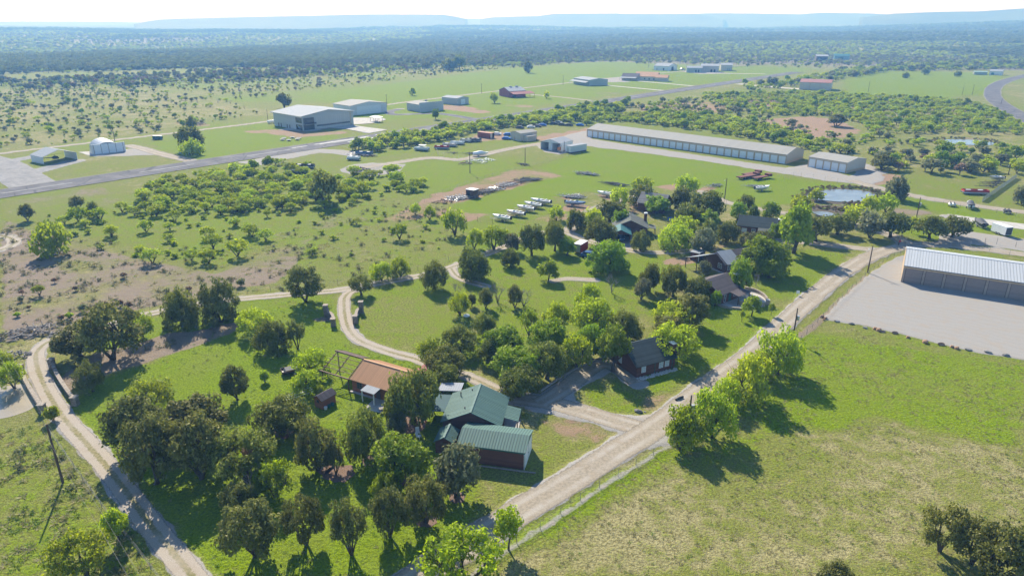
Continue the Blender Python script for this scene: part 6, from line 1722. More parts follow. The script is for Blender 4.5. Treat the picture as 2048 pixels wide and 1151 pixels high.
M_WIRE = mat('fence_wire', (.30, .28, .26), .6, .3)
def fence(label, pts, sp=4.0, h=1.25, m=M_GREYWOOD, strands=(.4, .75, 1.1), rad=.038, world=False, mesh=False):
    P = np.asarray(pts, float) if world else gpn(pts)
    seg = np.hypot(*np.diff(P, axis=0).T); L = np.concatenate([[0], np.cumsum(seg)]); n = min(int(L[-1] / sp), 98)
    o = thing('wire_fence', label, 'fence', (P[0][0], P[0][1], 0))
    post = MB().tube([(0, 0, -.1), (0, 0, h)], [rad * 1.1, rad], 6).mesh('post', m)
    rs = random.Random(len(label)); S = np.linspace(0, L[-1], n + 1); X, Y = np.interp(S, L, P[:, 0]), np.interp(S, L, P[:, 1])
    for x, y in zip(X, Y): link('post', post, o, (x - P[0][0], y - P[0][1], 0), rs.uniform(0, 6), (1, 1, rs.uniform(.9, 1.1)))
    w = MB()
    for z in strands: w.tube([(x - P[0][0], y - P[0][1], z) for x, y in zip(X, Y)], .014, 3, False)
    w.build('wires', M_WIRE, o)
    return o
fence('wire fence along the strip of pale dirt beside the lower road', [(935, 1150), (985, 1114), (1080, 1056), (1180, 986), (1260, 936), (1340, 889)], 3.6)
fence('wire fence behind the roadside mesquites up to the gravel lot', [(1380, 884), (1470, 800), (1545, 733), (1592, 690), (1640, 640), (1690, 590), (1735, 549), (1772, 521), (1812, 504)], 3.6)
fence('chain-link fence behind the grey storage building', [(1812, 493), (1880, 488), (1960, 499), (2060, 516)], 4.5, 1.7, M_GALV, (.3, .8, 1.3, 1.65))
fence('short dark chain-link enclosure in the gravel front yard', [(1969, 495), (1969, 484), (2001, 489), (2034, 494), (2070, 499)], 4.5, 1.7, M_BLACKM, (.5, 1.0, 1.6))
fence('post and wire fence along the pasture above the drive', [(300, 618), (400, 596), (482, 586), (566, 578), (640, 572), (690, 566), (740, 555), (832, 541), (890, 524), (938, 505), (985, 482)], 5.0)
fence('fence with dark posts round the corner of the red dirt lot', [(985, 446), (930, 440), (880, 426), (840, 418)], 4.5, 1.5, M_WOODP)
fence('overgrown fence along the back of the red dirt lot', [(800, 432), (870, 391), (960, 358), (1035, 339), (1105, 322), (1160, 308)], 5.0, 1.3)
fence('chain-link fence between the storage yard and the pond', [(1568, 362), (1590, 352), (1640, 361), (1700, 371), (1745, 382)], 5.0, 2.0, M_GALV, (.3, .8, 1.3, 1.9))
fence('wire fence on the low side of the gravel road past the pond', [(1760, 387), (1835, 401), (1870, 406), (1956, 420), (2070, 438)], 5.0)
fence('fence along the lawn side of the two-track drive', [(88, 850), (150, 938), (215, 1030), (262, 1085), (330, 1175)], 4.0)
fence('chain-link fence in front of the parked pontoon boats', [(873, 302), (877, 312), (932, 318)], 4.0, 2.0, M_GALV, (.4, .9, 1.4, 1.9))
fence('field fence behind the chimney cabin', [(1404, 388), (1455, 409), (1510, 424), (1560, 430)], 5.0)
fence('far pasture fence of thin posts', [(1880, 205), (1925, 196), (1950, 186), (1990, 168)], 9.0, 1.6, M_BLACKM)
ft = thing('mesh_panel_fence', 'straight pale panel fence across the trailer pasture', 'fence', gp(1964, 404), 0)
A_, B_ = gp(1964, 404), gp(2032, 356)
t = NT('wire_mesh_panel'); co = t.n('TexCoord').outputs['Object']; s_ = t.n('SeparateXYZ'); t.l(co, s_.inputs[0])
t.bsdf((.42, .43, .43), .5, .4, None, .4, .55); M_MESH = t.m
d_ = B_ - A_; MB().bar((0, 0, .95), (d_.x, d_.y, .95), .03, 1.8).build('panel', M_MESH, ft)
pm_ = MB().tube([(0, 0, 0), (0, 0, 1.95)], .05, 6).mesh('post', M_GALV)
for k in range(15): link('post', pm_, ft, (d_.x * k / 14, d_.y * k / 14, 0))

def gate_wall(label, pts, p1, h1, p2, h2, hw=1.1):
    W_ = chaikin([tuple(q) for q in gpn(pts)], 2); o = thing('stone_gate_wall', label, 'wall', (W_[0][0], W_[0][1], 0))
    O = W_[0]
    n = len(W_); mb = MB()
    for i in range(n - 1):
        f = i / (n - 1); hh = max(hw, h1 * .8 * (1 - f * 2.2))
        a_, b_ = W_[i] - O, W_[i + 1] - O
        mb.bar((*a_, hh / 2), (*b_, hh / 2), .5, hh)
    mb.build('wall', M_STONEB, o)
    mb = MB()
    for i in range(n - 1):
        f = i / (n - 1); hh = max(hw, h1 * .8 * (1 - f * 2.2)); a_, b_ = W_[i] - O, W_[i + 1] - O
        mb.bar((*a_, hh + .06), (*b_, hh + .06), .62, .1)
    mb.build('coping', M_STONE, o)
    for q, h in ((p1, h1), (p2, h2)):
        g = gpn([q])[0] - O
        p_ = MB().box(g[0] - .45, g[1] - .45, 0, g[0] + .45, g[1] + .45, h).build('pillar', M_STONEB, o)
        MB().box(g[0] - .55, g[1] - .55, h, g[0] + .55, g[1] + .55, h + .14).build('cap', M_STONE, p_)
gate_wall('curved stone gate wall west of the loop drive', [(655, 632), (662, 634), (667, 640), (668, 650)], (653, 631), 2.5, (667, 652), 1.7)
gate_wall('curved stone gate wall east of the loop drive', [(722, 624), (716, 627), (713, 634), (712, 645)], (723, 624), 2.5, (711, 646), 1.7)
gate_wall('long stone gate wall on the creek side of the two-track', [(107, 737), (118, 760), (136, 787), (152, 808)], (106, 736), 1.9, (152, 810), 1.6, .8)
gate_wall('long stone gate wall on the pond side of the two-track', [(44, 748), (54, 770), (70, 797), (86, 822)], (43, 747), 1.7, (87, 825), 1.6, .8)

# ================================================================== ROCKS, LOGS, YARD THINGS
def rock_mesh(seed, m):
    import bmesh
    bm = bmesh.new(); bmesh.ops.create_icosphere(bm, subdivisions=2, radius=1)
    rs = np.random.default_rng(seed); ax = rs.normal(size=(7, 3)); ax /= np.linalg.norm(ax, axis=1)[:, None]; cut = rs.uniform(.35, .75, 7)
    for v in bm.verts:
        p = np.array(v.co)
        for a_, c_ in zip(ax, cut):
            d = p @ a_
            if d > c_: p = p - a_ * (d - c_)
        v.co = p * (1 + rs.uniform(-.05, .05))
    me = bpy.data.meshes.new('rock'); bm.to_mesh(me); bm.free(); me.materials.append(m); return me
M_BROWNR = mat('brown_boulder', (.30, .19, .125), .95, 0, .4, 2, .2, .6)
M_GREYR = mat('grey_boulder', (.24, .225, .21), .95, 0, .35, 2, .2, .6)
RM = [rock_mesh(i, M_BROWNR if i % 2 else M_GREYR) for i in range(6)]
def rock(px, py, s, k, label, fl=.6):
    g = gp(px, py); o = link('boulder', RM[k % 6], None, (g.x, g.y, s * fl * .25), k * 1.3, (s * .8, s * .55, s * fl * .7)); return tag(o, label, 'boulder')
LOT = [(1643, 634, 1.1, 1, 'brown boulder first of the row at the lot corner by the road'), (1651, 637, .8, 3, 'smaller brown boulder leaning on the corner boulder of the lot'), (1647, 640, .6, 1, 'lowest boulder of the pile at the lot corner'), (1673, 643, .9, 0, 'flat grey slab second along the lot edge'), (1703, 648, .8, 2, 'pale rock third along the lot edge'), (1730, 656, .75, 4, 'small grey rock fourth along the lot edge'), (1749, 658, 1.0, 1, 'brown boulder at the west of the big heap on the lot edge'), (1757, 661, 1.1, 3, 'largest brown boulder in the big heap on the lot edge'), (1765, 664, .8, 5, 'brown boulder at the east of the big heap on the lot edge'), (1789, 667, 1.0, 5, 'tall brown boulder after the big heap on the lot edge'), (1815, 675, .85, 1, 'squat orange-brown boulder on the lot edge'), (1850, 685, 1.15, 3, 'long brown slab in the middle of the lot edge'), (1881, 690, 1.1, 5, 'pointed brown boulder on the lot edge beyond the long slab'), (1903, 694, .9, 1, 'brown boulder in front of the twin pair on the lot edge'), (1913, 697, .9, 3, 'brown boulder behind the twin pair on the lot edge'), (1936, 700, 1.0, 0, 'grey-topped boulder on the lot edge'), (1976, 705, 1.0, 4, 'dark grey boulder next to last on the lot edge'), (2012, 711, .9, 2, 'last grey rock on the lot edge before the frame ends'), (1277, 823, .95, 2, 'pale flat boulder on the grass island before the cabin'), (1290, 824, .35, 4, 'small pale stone beside the flat boulder on the island')]
for a_ in LOT: rock(*a_)
def pile(name, label, cat, px, py, r, m, n=26, s=(.25, .7), seed=3):
    g = gp(px, py); rs = random.Random(seed); mb = MB()
    for k in range(n):
        a_ = rs.uniform(0, 6.28); d = rs.random() ** .6 * r; z = (1 - d / r) * r * .22
        v = Vector((rs.gauss(0, 1), rs.gauss(0, 1), rs.gauss(0, .25))).normalized() * rs.uniform(*s)
        c = Vector((math.cos(a_) * d, math.sin(a_) * d * .7, z + .1))
        mb.bar(c - v, c + v, rs.uniform(.08, .25), rs.uniform(.08, .2))
    o = mb.build(name, m); o.location = g; return tag(o, label, cat, None, 'stuff')
pile('brush_pile', None, None, 78, 664, 5.0, M_GREYWOOD, 70, (.5, 1.5)); pile('brush_pile', None, None, 30, 672, 4.0, M_GREYWOOD, 40, (.5, 1.5), 5)
pile('rubble_pile', None, None, 26, 712, 3.4, M_GREYR, 60, (.2, .5), 6)
pile('scrap_debris', None, None, 952, 325, 5.5, M_GALV, 50, (.4, 1.3), 7); pile('scrap_debris', None, None, 972, 321, 4.5, M_WHITE, 30, (.4, 1.2), 8); pile('scrap_debris', None, None, 929, 328, 3.5, M_STEEL, 30, (.3, 1), 9)
for _x, _y, _r, _m, _n in ((888, 405, 4, M_STEEL, 30), (905, 399, 4, M_GALV, 36), (958, 388, 4.5, M_COVER, 34), (990, 379, 4.5, M_GALV, 40), (1028, 367, 4, M_STEEL, 34), (1052, 360, 4.5, M_COVER, 36), (1172, 348, 5, M_GREYWOOD, 40), (1150, 393, 4, M_GALV, 36), (1000, 376, 3, M_BLACKM, 24)): pile('scrap_debris', None, None, _x, _y, _r, _m, _n, (.3, 1.1), _x)
pile('dirt_heap', None, None, 716, 340, 5.5, M_MULCH if False else mat('dark_earth', (.085, .068, .055), .95, 0, .4, 2), 160, (.3, .8), 10)
pile('scrap_debris', None, None, 718, 309, 6, M_GALV, 50, (.5, 1.5), 12)
pile('dead_branches', None, None, 390, 249, 8, M_GREYWOOD, 50, (1, 2.5), 13)
# mulch beds
for px, py, r in ((570, 862, 2.0), (650, 938, 1.3), (680, 946, 2.2), (742, 920, 1.5), (808, 960, 1.2), (853, 1040, 1.4), (915, 994, 1.2), (820, 848, 3.0)):
    g = gp(px, py); me = bpy.data.meshes.new('mulch_bed'); n = 18; rs = random.Random(px)
    me.from_pydata([(math.cos(6.283 * k / n) * r * rs.uniform(.75, 1.15), math.sin(6.283 * k / n) * r * rs.uniform(.75, 1.15), 0) for k in range(n)], [], [tuple(range(n))]); me.materials.append(M_MULCH)
    o = link('mulch_bed', me, None, (g.x, g.y, .035)); tag(o, kind='structure')

def boat(px, py, rot, hull, label, cover=None, L=6.6, stripe=None, group=None, tr=True, trlabel=None):
    g = gp(px, py); o = thing('motorboat', label, 'boat', g, rot, group); W = 2.3; z0 = .62
    xs = [0, .15, .4, .6, .78, .9, 1.0]; wf = [.92, 1, 1, .95, .74, .42, .04]; kz = [.12, .08, .05, .05, .16, .4, .85]; gz = [.95, .98, 1.02, 1.08, 1.15, 1.22, 1.30]
    V, Fc = [], []
    for x, w, k, t_ in zip(xs, wf, kz, gz):
        h = W / 2 * w; X = (x - .5) * L
        V += [(X, 0, z0 + k), (X, h * .82, z0 + k + (t_ - k) * .38), (X, h, z0 + t_), (X, h * .8, z0 + t_ + .02), (X, -h * .8, z0 + t_ + .02), (X, -h, z0 + t_), (X, -h * .82, z0 + k + (t_ - k) * .38)]
    for i in range(6):
        for k in range(7): Fc.append((i * 7 + k, i * 7 + (k + 1) % 7, i * 7 + 7 + (k + 1) % 7, i * 7 + 7 + k))
    Fc += [tuple(range(6, -1, -1)), tuple(range(42, 49))]
    MB().add(V, Fc).build('hull', hull, o)
    if stripe:
        s_ = MB()
        for sg_ in (1, -1):
            for i in range(5):
                a_, b_ = V[i * 7 + (2 if sg_ > 0 else 5)], V[i * 7 + 7 + (2 if sg_ > 0 else 5)]
                s_.bar((a_[0], a_[1] + .012 * sg_, a_[2] - .22), (b_[0], b_[1] + .012 * sg_, b_[2] - .22), .03, .18)
        s_.build('stripe', stripe, o)
    if cover:
        c = MB(); V2 = []; 
        for x, w, h_ in ((0, .95, .25), (.15, 1.03, .5), (.4, 1.03, .85), (.55, .98, .95), (.75, .78, .45), (.95, .3, .2)):
            X = (x - .5) * L; hw_ = W / 2 * w
            V2 += [(X, hw_, z0 + .98), (X, hw_ * .6, z0 + 1.05 + h_ * .8), (X, 0, z0 + 1.05 + h_), (X, -hw_ * .6, z0 + 1.05 + h_ * .8), (X, -hw_, z0 + .98)]
        F2 = [(i * 5 + k, i * 5 + k + 1, i * 5 + 6 + k, i * 5 + 5 + k) for i in range(5) for k in range(4)] + [tuple(range(5)), tuple(reversed(range(25, 30)))]
        c.add(V2, F2).build('cover', cover, o, True)
    else:
        MB().box(-.42 * L, -.72, z0 + 1.035, .12 * L, .72, z0 + 1.06).build('cockpit', M_COVER, o)
        for x in (-.3, -.08):
            for y in (-.4, .4): MB().box(x * L, y - .22, z0 + 1.06, x * L + .5, y + .22, z0 + 1.3).build('seat', M_WHITE, o)
        MB().prism([(.12 * L, -.85, z0 + 1.07), (.12 * L, .85, z0 + 1.07), (.04 * L, .8, z0 + 1.5), (.04 * L, -.8, z0 + 1.5)], (.04, 0, .02)).build('windscreen', M_GLASS, o)
    MB().box(-.5 * L - .5, -.2, z0 + .2, -.5 * L - .02, .2, z0 + 1.35).build('outboard_motor', M_BLACKM, o)
    if tr: trailer(px, py, rot, trlabel or ('trailer under the ' + label), L, M_GALV, group=None)
    return o
def trailer(px, py, rot, label, L=6.6, m=M_GALV, group=None, g=None, axles=1, proto=[{}]):
    g = gp(px, py) if g is None else g
    key = (round(L, 1), m.name, axles)
    if key in proto[0]:
        o = copy_tree(proto[0][key]); o.location = g; o.rotation_euler = (0, 0, rot); tag(o, label, 'trailer', group)
        if 'group' in o and not group: del o['group']
        return o
    o = thing('boat_trailer', label, 'trailer', g, rot, group); proto[0][key] = o
    f = MB()
    for y in (-.75, .75): f.bar((-L * .5, y, .5), (L * .22, y, .5), .1, .12); f.bar((L * .22, y, .5), (L * .45, 0, .5), .1, .12)
    f.bar((L * .4, 0, .5), (L * .66, 0, .5), .1, .12)
    for x in (-.48, -.2, .1): f.bar((L * x, -.75, .5), (L * x, .75, .5), .08, .1)
    f.build('frame', m, o)
    for y in (-.4, .4): MB().bar((-L * .45, y, .66), (L * .2, y, .66), .14, .08).build('bunk', M_COVER, o)
    MB().bar((L * .42, 0, .5), (L * .42, 0, 1.15), .09, .09).bar((L * .36, 0, 1.1), (L * .42, 0, 1.15), .1, .1).build('winch_post', m, o)
    for ax in range(axles):
        for y in (-1.0, 1.0):
            w = MB().wheel((-L * .14 - ax * .8, y, .33), .33, .22).build('wheel', M_RUBBER, o); MB().wheel((-L * .14 - ax * .8, y * 1.115, .33), .17, .02).build('rim', M_GALV, w)
    for y in (-1.0, 1.0): MB().box(-L * .14 - .45 - (axles - 1) * .8, y - .14, .70, -L * .14 + .45, y + .14, .74).build('fender', m, o)
    return o
wb = [(1003, 441, 'white runabout nearest the red dirt lot, first of the parked boats', None), (1031, 432, 'white runabout with dark red side stripe, second of the parked boats', M_REDP), (1051, 422, 'white runabout with tan stripe, third of the parked boats', M_TRIMTAN), (1066, 415, 'white runabout half hidden behind the third parked boat', None), (1081, 408, 'largest white runabout with blue stripe, last of the parked boats', M_BLUEP)]
for i, (x, y, l, s_) in enumerate(wb): boat(x, y, R(152), M_WHITE, l, None, 6.6 if i < 4 else 7.8, s_, None, True, ('first', 'second', 'third', 'fourth', 'last')[i] + ' boat trailer in the line of white runabouts')
boat(1211, 393, R(150), M_WHITE, 'white open boat on red dirt beside the yellow mesquite', None, 6.6, None)
boat(1151, 412, R(-22), M_BLUEP, 'dark blue low boat with seats on the red dirt patch', None, 7.2, M_WHITE)
boat(1524, 381, R(18), M_WHITE, 'white boat with raised bow by the pasture cross fence', None, 6.4, None)
boat(1939, 415, R(62), M_WHITE, 'boat under a dark grey cover beside the gravel road', M_COVER, 7.2)
boat(1958, 452, R(80), M_BLACKM, 'black boat under a dark cover on the grass by the strip road', M_COVER, 7.0)
boat(1992, 361, R(170), M_GALV, 'small grey boat in the trailer pasture under the scrub', None, 5.5)
boat(961, 312, R(10), M_WHITE, 'silver-white boat hull beside the scrap heap', M_WHITE, 7.5)
def cluster(px, py, n, label, m=M_GALV, rot=155, dx=7, dy=-1.2, L=6.2, axles=1, group=None):
    for i in range(n):
        trailer(0, 0, R(rot + trng.uniform(-5, 5)), label, L, m, group or ('trailers ' + label.split(' ', 2)[2]), gp(px + (i - (n - 1) / 2) * dx + trng.uniform(-1, 1), py + (i - (n - 1) / 2) * dy + trng.uniform(-.6, .6)), axles)
cluster(922, 396, 7, 'empty trailer packed in the row beside the dark storage box', M_GALV, 155, 5.2, -.9)
cluster(970, 384, 6, 'dark trailer parked on red dirt beyond the storage box', M_BLACKM, 155, 5.2, -1)
cluster(1015, 371, 5, 'empty trailer in the middle group along the dirt lot', M_GALV, 155, 4.6, -1)
cluster(1043, 363, 2, 'dark trailer in the small pair along the dirt lot', M_BLACKM, 155, 5, -1)
cluster(1065, 360, 4, 'empty trailer at the far end of the dirt lot', M_BLACKM, 160, 4.5, -.8)
cluster(1174, 349, 6, 'grey trailer in the group alone in the bright pasture', M_GALV, 150, 5, .6)
cluster(1230, 370, 4, 'black trailer in the row facing the yellow mesquites', M_BLACKM, 165, 7, 1.4, 7.5)
cluster(1144, 395, 5, 'silver trailer parked on the diamond of red dirt', M_GALV, 150, 6.5, .4)
cluster(1428, 373, 2, 'long grey trailer near the tall light pole', M_GALV, 215, 5, 1, 8)
cluster(1508, 374, 3, 'grey trailer parked behind the raised white boat', M_GALV, 172, 6, .4)
cluster(1982, 370, 3, 'dark flat trailer in the pasture behind the panel fence', M_BLACKM, 175, 6, -4, 8)
cluster(920, 308, 2, 'dark trailer inside the pontoon fence', M_BLACKM, 170, 30, 2)
cluster(1045, 330, 2, 'small trailer at the foot of the pasture pole', M_BLACKM, 150, 6, 1, 5)
cluster(735, 312, 3, 'trailer left among the scrap by the mesquite hedge', M_BLACKM, 160, 9, 0)
for x, y, l in ((1903, 412, 'pair of white water scooters on a trailer by the gravel road'), (2013, 426, 'black water scooters on a trailer at the verge of the strip road')):
    trailer(x, y, R(70), 'trailer below the ' + l.replace('pair of ', ''), 4.2)
    for k in (-1, 1):
        g = gp(x, y) + Vector((k * .62, 0, 0)); m = M_WHITE if 'white' in l else M_BLACKM
        o = thing('water_scooter', l.replace('pair of ', '').replace('water scooters on a trailer', ('eastern' if k > 0 else 'western') + ' water scooter of the pair') , 'water scooter', (g.x, g.y, .7), R(70))
        MB().add([(-1.3, -.5, 0), (-1.3, .5, 0), (.7, .5, 0), (1.5, 0, .25), (.7, -.5, 0), (-1.3, -.45, .35), (-1.3, .45, .35), (.6, .42, .4), (1.4, 0, .5), (.6, -.42, .4)], [(0, 1, 2, 3, 4), (9, 8, 7, 6, 5), (0, 5, 6, 1), (1, 6, 7, 2), (2, 7, 8, 3), (3, 8, 9, 4), (4, 9, 5, 0)]).build('hull', m, o)
        MB().box(-1.1, -.2, .36, .1, .2, .62).build('seat', M_COVER, o); MB().bar((.45, -.35, .85), (.45, .35, .85), .05, .05).bar((.35, 0, .4), (.45, 0, .85), .1, .12).build('handlebar', M_BLACKM, o)
def pontoon(px, py, rot, fen, label, L=8.0, canopy=False):
    g = gp(px, py); o = thing('pontoon_boat', label, 'boat', g, rot)
    for y in (-.95, .95): MB().tube([(-L / 2, y, .62), (L * .4, y, .62), (L / 2, y, .8)], [.32, .32, .08], 10).build('pontoon', M_GALV, o)
    MB().box(-L / 2, -1.25, .95, L / 2 - .3, 1.25, 1.05).build('deck', M_GREYWOOD, o)
    f = MB()
    for y in (-1.25, 1.22): f.box(-L / 2 + .2, y, 1.051, L / 2 - .6, y + .03, 1.75)
    f.box(-L / 2 + .2, -1.219, 1.051, -L / 2 + .23, 1.219, 1.75).box(L / 2 - .63, -1.219, 1.051, L / 2 - .6, 1.219, 1.75); f.build('railing', fen, o)
    for x in (-.32, .12): MB().box(L * x, -1.1, 1.06, L * x + 1.6, -.5, 1.6).build('seat', M_WHITE, o); MB().box(L * x, .5, 1.06, L * x + 1.6, 1.1, 1.6).build('seat', M_WHITE, o)
    if canopy: MB().box(-L * .3, -1.2, 2.7, L * .15, 1.2, 2.78).build('canopy', fen, o); [MB().bar((x, y, 1.06), (x, y, 2.7), .04, .04).build('canopy_pole', M_GALV, o) for x in (-L * .28, L * .13) for y in (-1.15, 1.15)]
    for x in (-.25, .2): MB().box(L * x, -1.0, 0, L * x + .3, 1.0, .3).build('block', M_DARK, o)
pontoon(1948, 388, R(172), M_REDP, 'red and white pontoon boat by the panel fence', 9.5)
pontoon(843, 301, R(165), M_WHITE, 'white pontoon boat with upper rails outside the fence', 8, True)
pontoon(883, 298, R(172), M_REDP, 'pontoon boat with a dull red rail inside the fence', 8)
pontoon(899, 293, R(168), M_GALV, 'grey pontoon boat second inside the fence', 8); pontoon(914, 289, R(168), M_WHITE, 'white pontoon boat third inside the fence', 8)
for i, x in enumerate((932, 942, 950)): pontoon(x, 284 - i * .6, R(160), (M_GALV, M_STEEL, M_COVER)[i], ('silver', 'brown', 'dark')[i] + ' pontoon boat in the back row near the red container', 7)
pontoon(607, 336, R(176), M_COVER, 'long dark pontoon boat in the grass by the runway gravel', 10); pontoon(596, 346, R(176), M_GALV, 'low grey pontoon hull behind the mesquites', 7)
pontoon(728, 310, R(165), M_BLUEP, 'blue-grey pontoon boat among the scrap', 9); pontoon(707, 320, R(170), M_WHITE, 'overturned white hull beside the scrap', 6.5)
def low(name, label, cat, px, py, m, d, rot=0, h=1.2, cab=None):
    """covered car or crated load: bevelled body with a domed top"""
    g = gp(px, py); o = thing(name, label, cat, g, rot); a_, b_ = d[0] / 2, d[1] / 2
    MB().prism([(-a_, -b_, .3), (a_, -b_, .3), (a_, -b_, h * .62), (a_ * .55, -b_, h * .72), (a_ * .35, -b_, h), (-a_ * .55, -b_, h), (-a_ * .8, -b_, h * .72), (-a_, -b_, h * .66)], (0, d[1], 0)).build('body', m, o)
    if cab: MB().prism([(a_ * .50, -b_ - .005, h * .72), (a_ * .33, -b_ - .005, h * .95), (-a_ * .52, -b_ - .005, h * .95), (-a_ * .74, -b_ - .005, h * .72)], (0, d[1] + .01, 0)).build('window', M_GLASS, o); MB().prism([(a_ * .57, -b_ * .85, h * .72), (a_ * .37, -b_ * .85, h * .97), (a_ * .40, -b_ * .85, h * .97), (a_ * .60, -b_ * .85, h * .72)], (0, d[1] * .85, 0)).build('windscreen', M_GLASS, o)
    for x in (-a_ * .62, a_ * .62):
        for y in (-b_ + .05, b_ - .05): w = MB().wheel((x, y, .33), .33, .2).build('wheel', M_RUBBER, o); MB().wheel((x, y * 1.09, .33), .18, .03).build('rim', M_GALV, w)
    for y in (-b_ * .7, b_ * .7): MB().box(a_, y - .12, h * .45, a_ + .03, y + .12, h * .55).build('headlight', M_WHITE, o)
    return o
low('pickup_truck', 'old blue pickup truck beside the red box trailer', 'truck', 1179, 515, M_BLUEP, (4.6, 1.8), R(-32), 1.75, True)
low('parked_car', 'blue car in the shade of the teal carport', 'car', 1242, 478, M_BLUEP, (4.4, 1.75), R(-90), 1.5, True)
for x, y, m, l in ((1016, 271, M_BLUE, 'car under a blue tarp nearest the tan shed'), (1013, 279, M_BLUE, 'lower blue tarped heap beside the tan shed'), (994, 270, M_WHITE, 'white and blue vehicle behind the red container'), (1040, 257, M_BLACKM, 'dark car at the hedge behind the tan shed'), (1062, 256, M_WHITE, 'white car at the hedge behind the tan shed'), (1075, 254, M_COVER, 'grey car in the hedge row behind the yard'), (1085, 252, M_BLUE, 'blue car at the end of the hedge row'), (1108, 249, M_BLACKM, 'black car on the red dirt yard'), (1117, 247, M_GALV, 'silver car on the red dirt yard'), (1124, 251, M_BLACKM, 'second dark car on the red dirt yard'), (1138, 252, M_BLACKM, 'dark car alone on the red dirt yard'), (1160, 252, M_BLUE, 'blue tarped car by the long building end')): low('parked_car', l, 'car', x, y, m, (5.0, 2.0), R(trng.uniform(-40, 10)), 1.6, m not in (M_BLUE,))
for x, y, l, m in ((1405, 143, 'dark truck parked between the sheds', M_BLACKM), (1365, 140.5, 'grey truck by the white barn', M_GALV), (1318, 140, 'dark machine at the side of the white barn', M_BLACKM), (1661, 121.5, 'dark machine between the two far barns', M_BLACKM)): low('parked_truck', l, 'truck', x, y, m, (7, 2.6), R(10), 2.6, True)
def box_trailer(px, py, rot, m, top, label, L=4.2, W=2.2, H=2.2, rear=None):
    o = thing('box_trailer', label, 'trailer', gp(px, py), rot)
    MB().box(-L / 2, -W / 2, .45, L / 2, W / 2, H + .45).build('body', m, o); MB().box(-L / 2 - .03, -W / 2 - .03, H + .45, L / 2 + .03, W / 2 + .03, H + .53).build('roof', top, o)
    MB().box(-L / 2 - .05, -W / 2 + .12, .55, -L / 2 - .004, W / 2 - .12, H + .3).build('door', rear or M_GALV, o); MB().bar((L / 2, -.5, .5), (L / 2 + 1.1, 0, .5), .1, .1).bar((L / 2, .5, .5), (L / 2 + 1.1, 0, .5), .1, .1).build('tongue', M_BLACKM, o)
    for x in (-.45, .45):
        for y in (-W / 2 - .06, W / 2 + .06): w = MB().wheel((x, y, .36), .34, .16).build('wheel', M_RUBBER, o); MB().wheel((x, y + (.09 if y > 0 else -.09), .36), .18, .02).build('rim', M_GALV, w)
box_trailer(1161, 503, R(58), M_REDP, M_WHITE, 'red box trailer with white roof parked by the upper drive', 4.6, 2.3, 2.3)
box_trailer(2001, 468, R(100), M_WHITE, M_WHITE, 'white enclosed trailer with grey rear door beside the gravel yard', 5.2, 2.3, 2.4, M_COVER)
b = Bld('storage_box', 'dark wooden storage box among the trailers on the dirt lot', 'box', (932, 394), (947, 396.5)); b.part('body', MB().box(0, 0, .1, 3.6, 3, 2.9), M_STEEL); b.part('roof', MB().box(-.1, -.1, 2.9, 3.7, 3.1, 3.0), M_WHITE); b.door(b.face('f', 3.6, 3), .6, 1.2, 2.1, M_DARK)
# rusty implements
def iron(px, py, rot, L, label, ramp=True):
    o = thing('flatbed_implement', label, 'trailer', gp(px, py), rot); f = MB()
    for y in (-1.1, 1.1): f.bar((-L / 2, y, 1.0), (L / 2, y, 1.0), .2, .35)
    for k in range(9): f.bar((-L / 2 + k * L / 8, -1.1, 1.0), (-L / 2 + k * L / 8, 1.1, 1.0), .15, .2)
    f.build('frame', M_RUST, o); MB().box(-L / 2 + .3, -.98, 1.11, L / 2 - 2, .98, 1.2).build('deck', M_RUST, o); MB().box(L / 2 - 1.9, -1.2, 1.2, L / 2, 1.2, 1.9).build('gooseneck', M_RUST, o)
    for x in (-L * .32, -L * .2):
        for y in (-1.25, 1.25): MB().wheel((x, y, .5), .5, .3).build('wheel', M_RUBBER, o)
iron(1496, 356, R(32), 12, 'long rust-red flatbed trailer on the pasture edge'); iron(1503, 351, R(32), 10, 'rust-red trailer stacked behind the long flatbed'); iron(1523, 358, R(32), 10, 'lower rusty ramp trailer beside the long flatbed')
# yard furniture
ut = thing('utility_trailer', 'black utility trailer with a tarped load and pale side rail on the lawn', 'trailer', gp(585, 745), R(28))
MB().box(-1.9, -.95, .5, 1.9, .95, .62).build('bed', M_BLACKM, ut); q = MB(); 
for y in (-.95, .91): q.box(-1.9, y, .621, 1.9, y + .04, 1.0)
q.box(-1.9, -.909, .621, -1.86, .909, 1.0); q.build('side_panel', M_STEEL, ut); MB().prism([(-1.5, -.8, .63), (1.2, -.8, .63), (.9, -.8, 1.05), (-1.2, -.8, 1.05)], (0, 1.6, 0)).build('load', M_COVER, ut); q = MB()
for y in (-.9, .9): q.bar((1.9, y, .65), (3.2, y, 1.9), .06, .06)
for k in range(4): q.bar((1.9 + k * .43, -.9, .65 + k * .41), (1.9 + k * .43, .9, .65 + k * .41), .05, .05)
q.build('ramp', M_WHITE, ut)
for y in (-1.05, 1.05): w = MB().wheel((.2, y, .32), .32, .2).build('wheel', M_RUBBER, ut); MB().wheel((.2, y * 1.1, .32), .18, .02).build('rim', M_WHITE, w)
la = thing('metal_rack', 'pale metal ladder rack standing between trailer and shed', 'rack', gp(600, 796), R(38)); q = MB()
for y in (0, .7):
    for z in (.5, 1.0): q.bar((-2.4, y, z), (2.4, y, z), .07, .07)
q.build('rail', M_WHITE, la)
for k in range(7): MB().bar((-2.3 + k * .75, 0, 1.0), (-2.3 + k * .75, .7, 1.0), .05, .05).bar((-2.3 + k * .75, .35, 0), (-2.3 + k * .75, .35, 1.0), .05, .05).build('rung', M_WHITE, la)
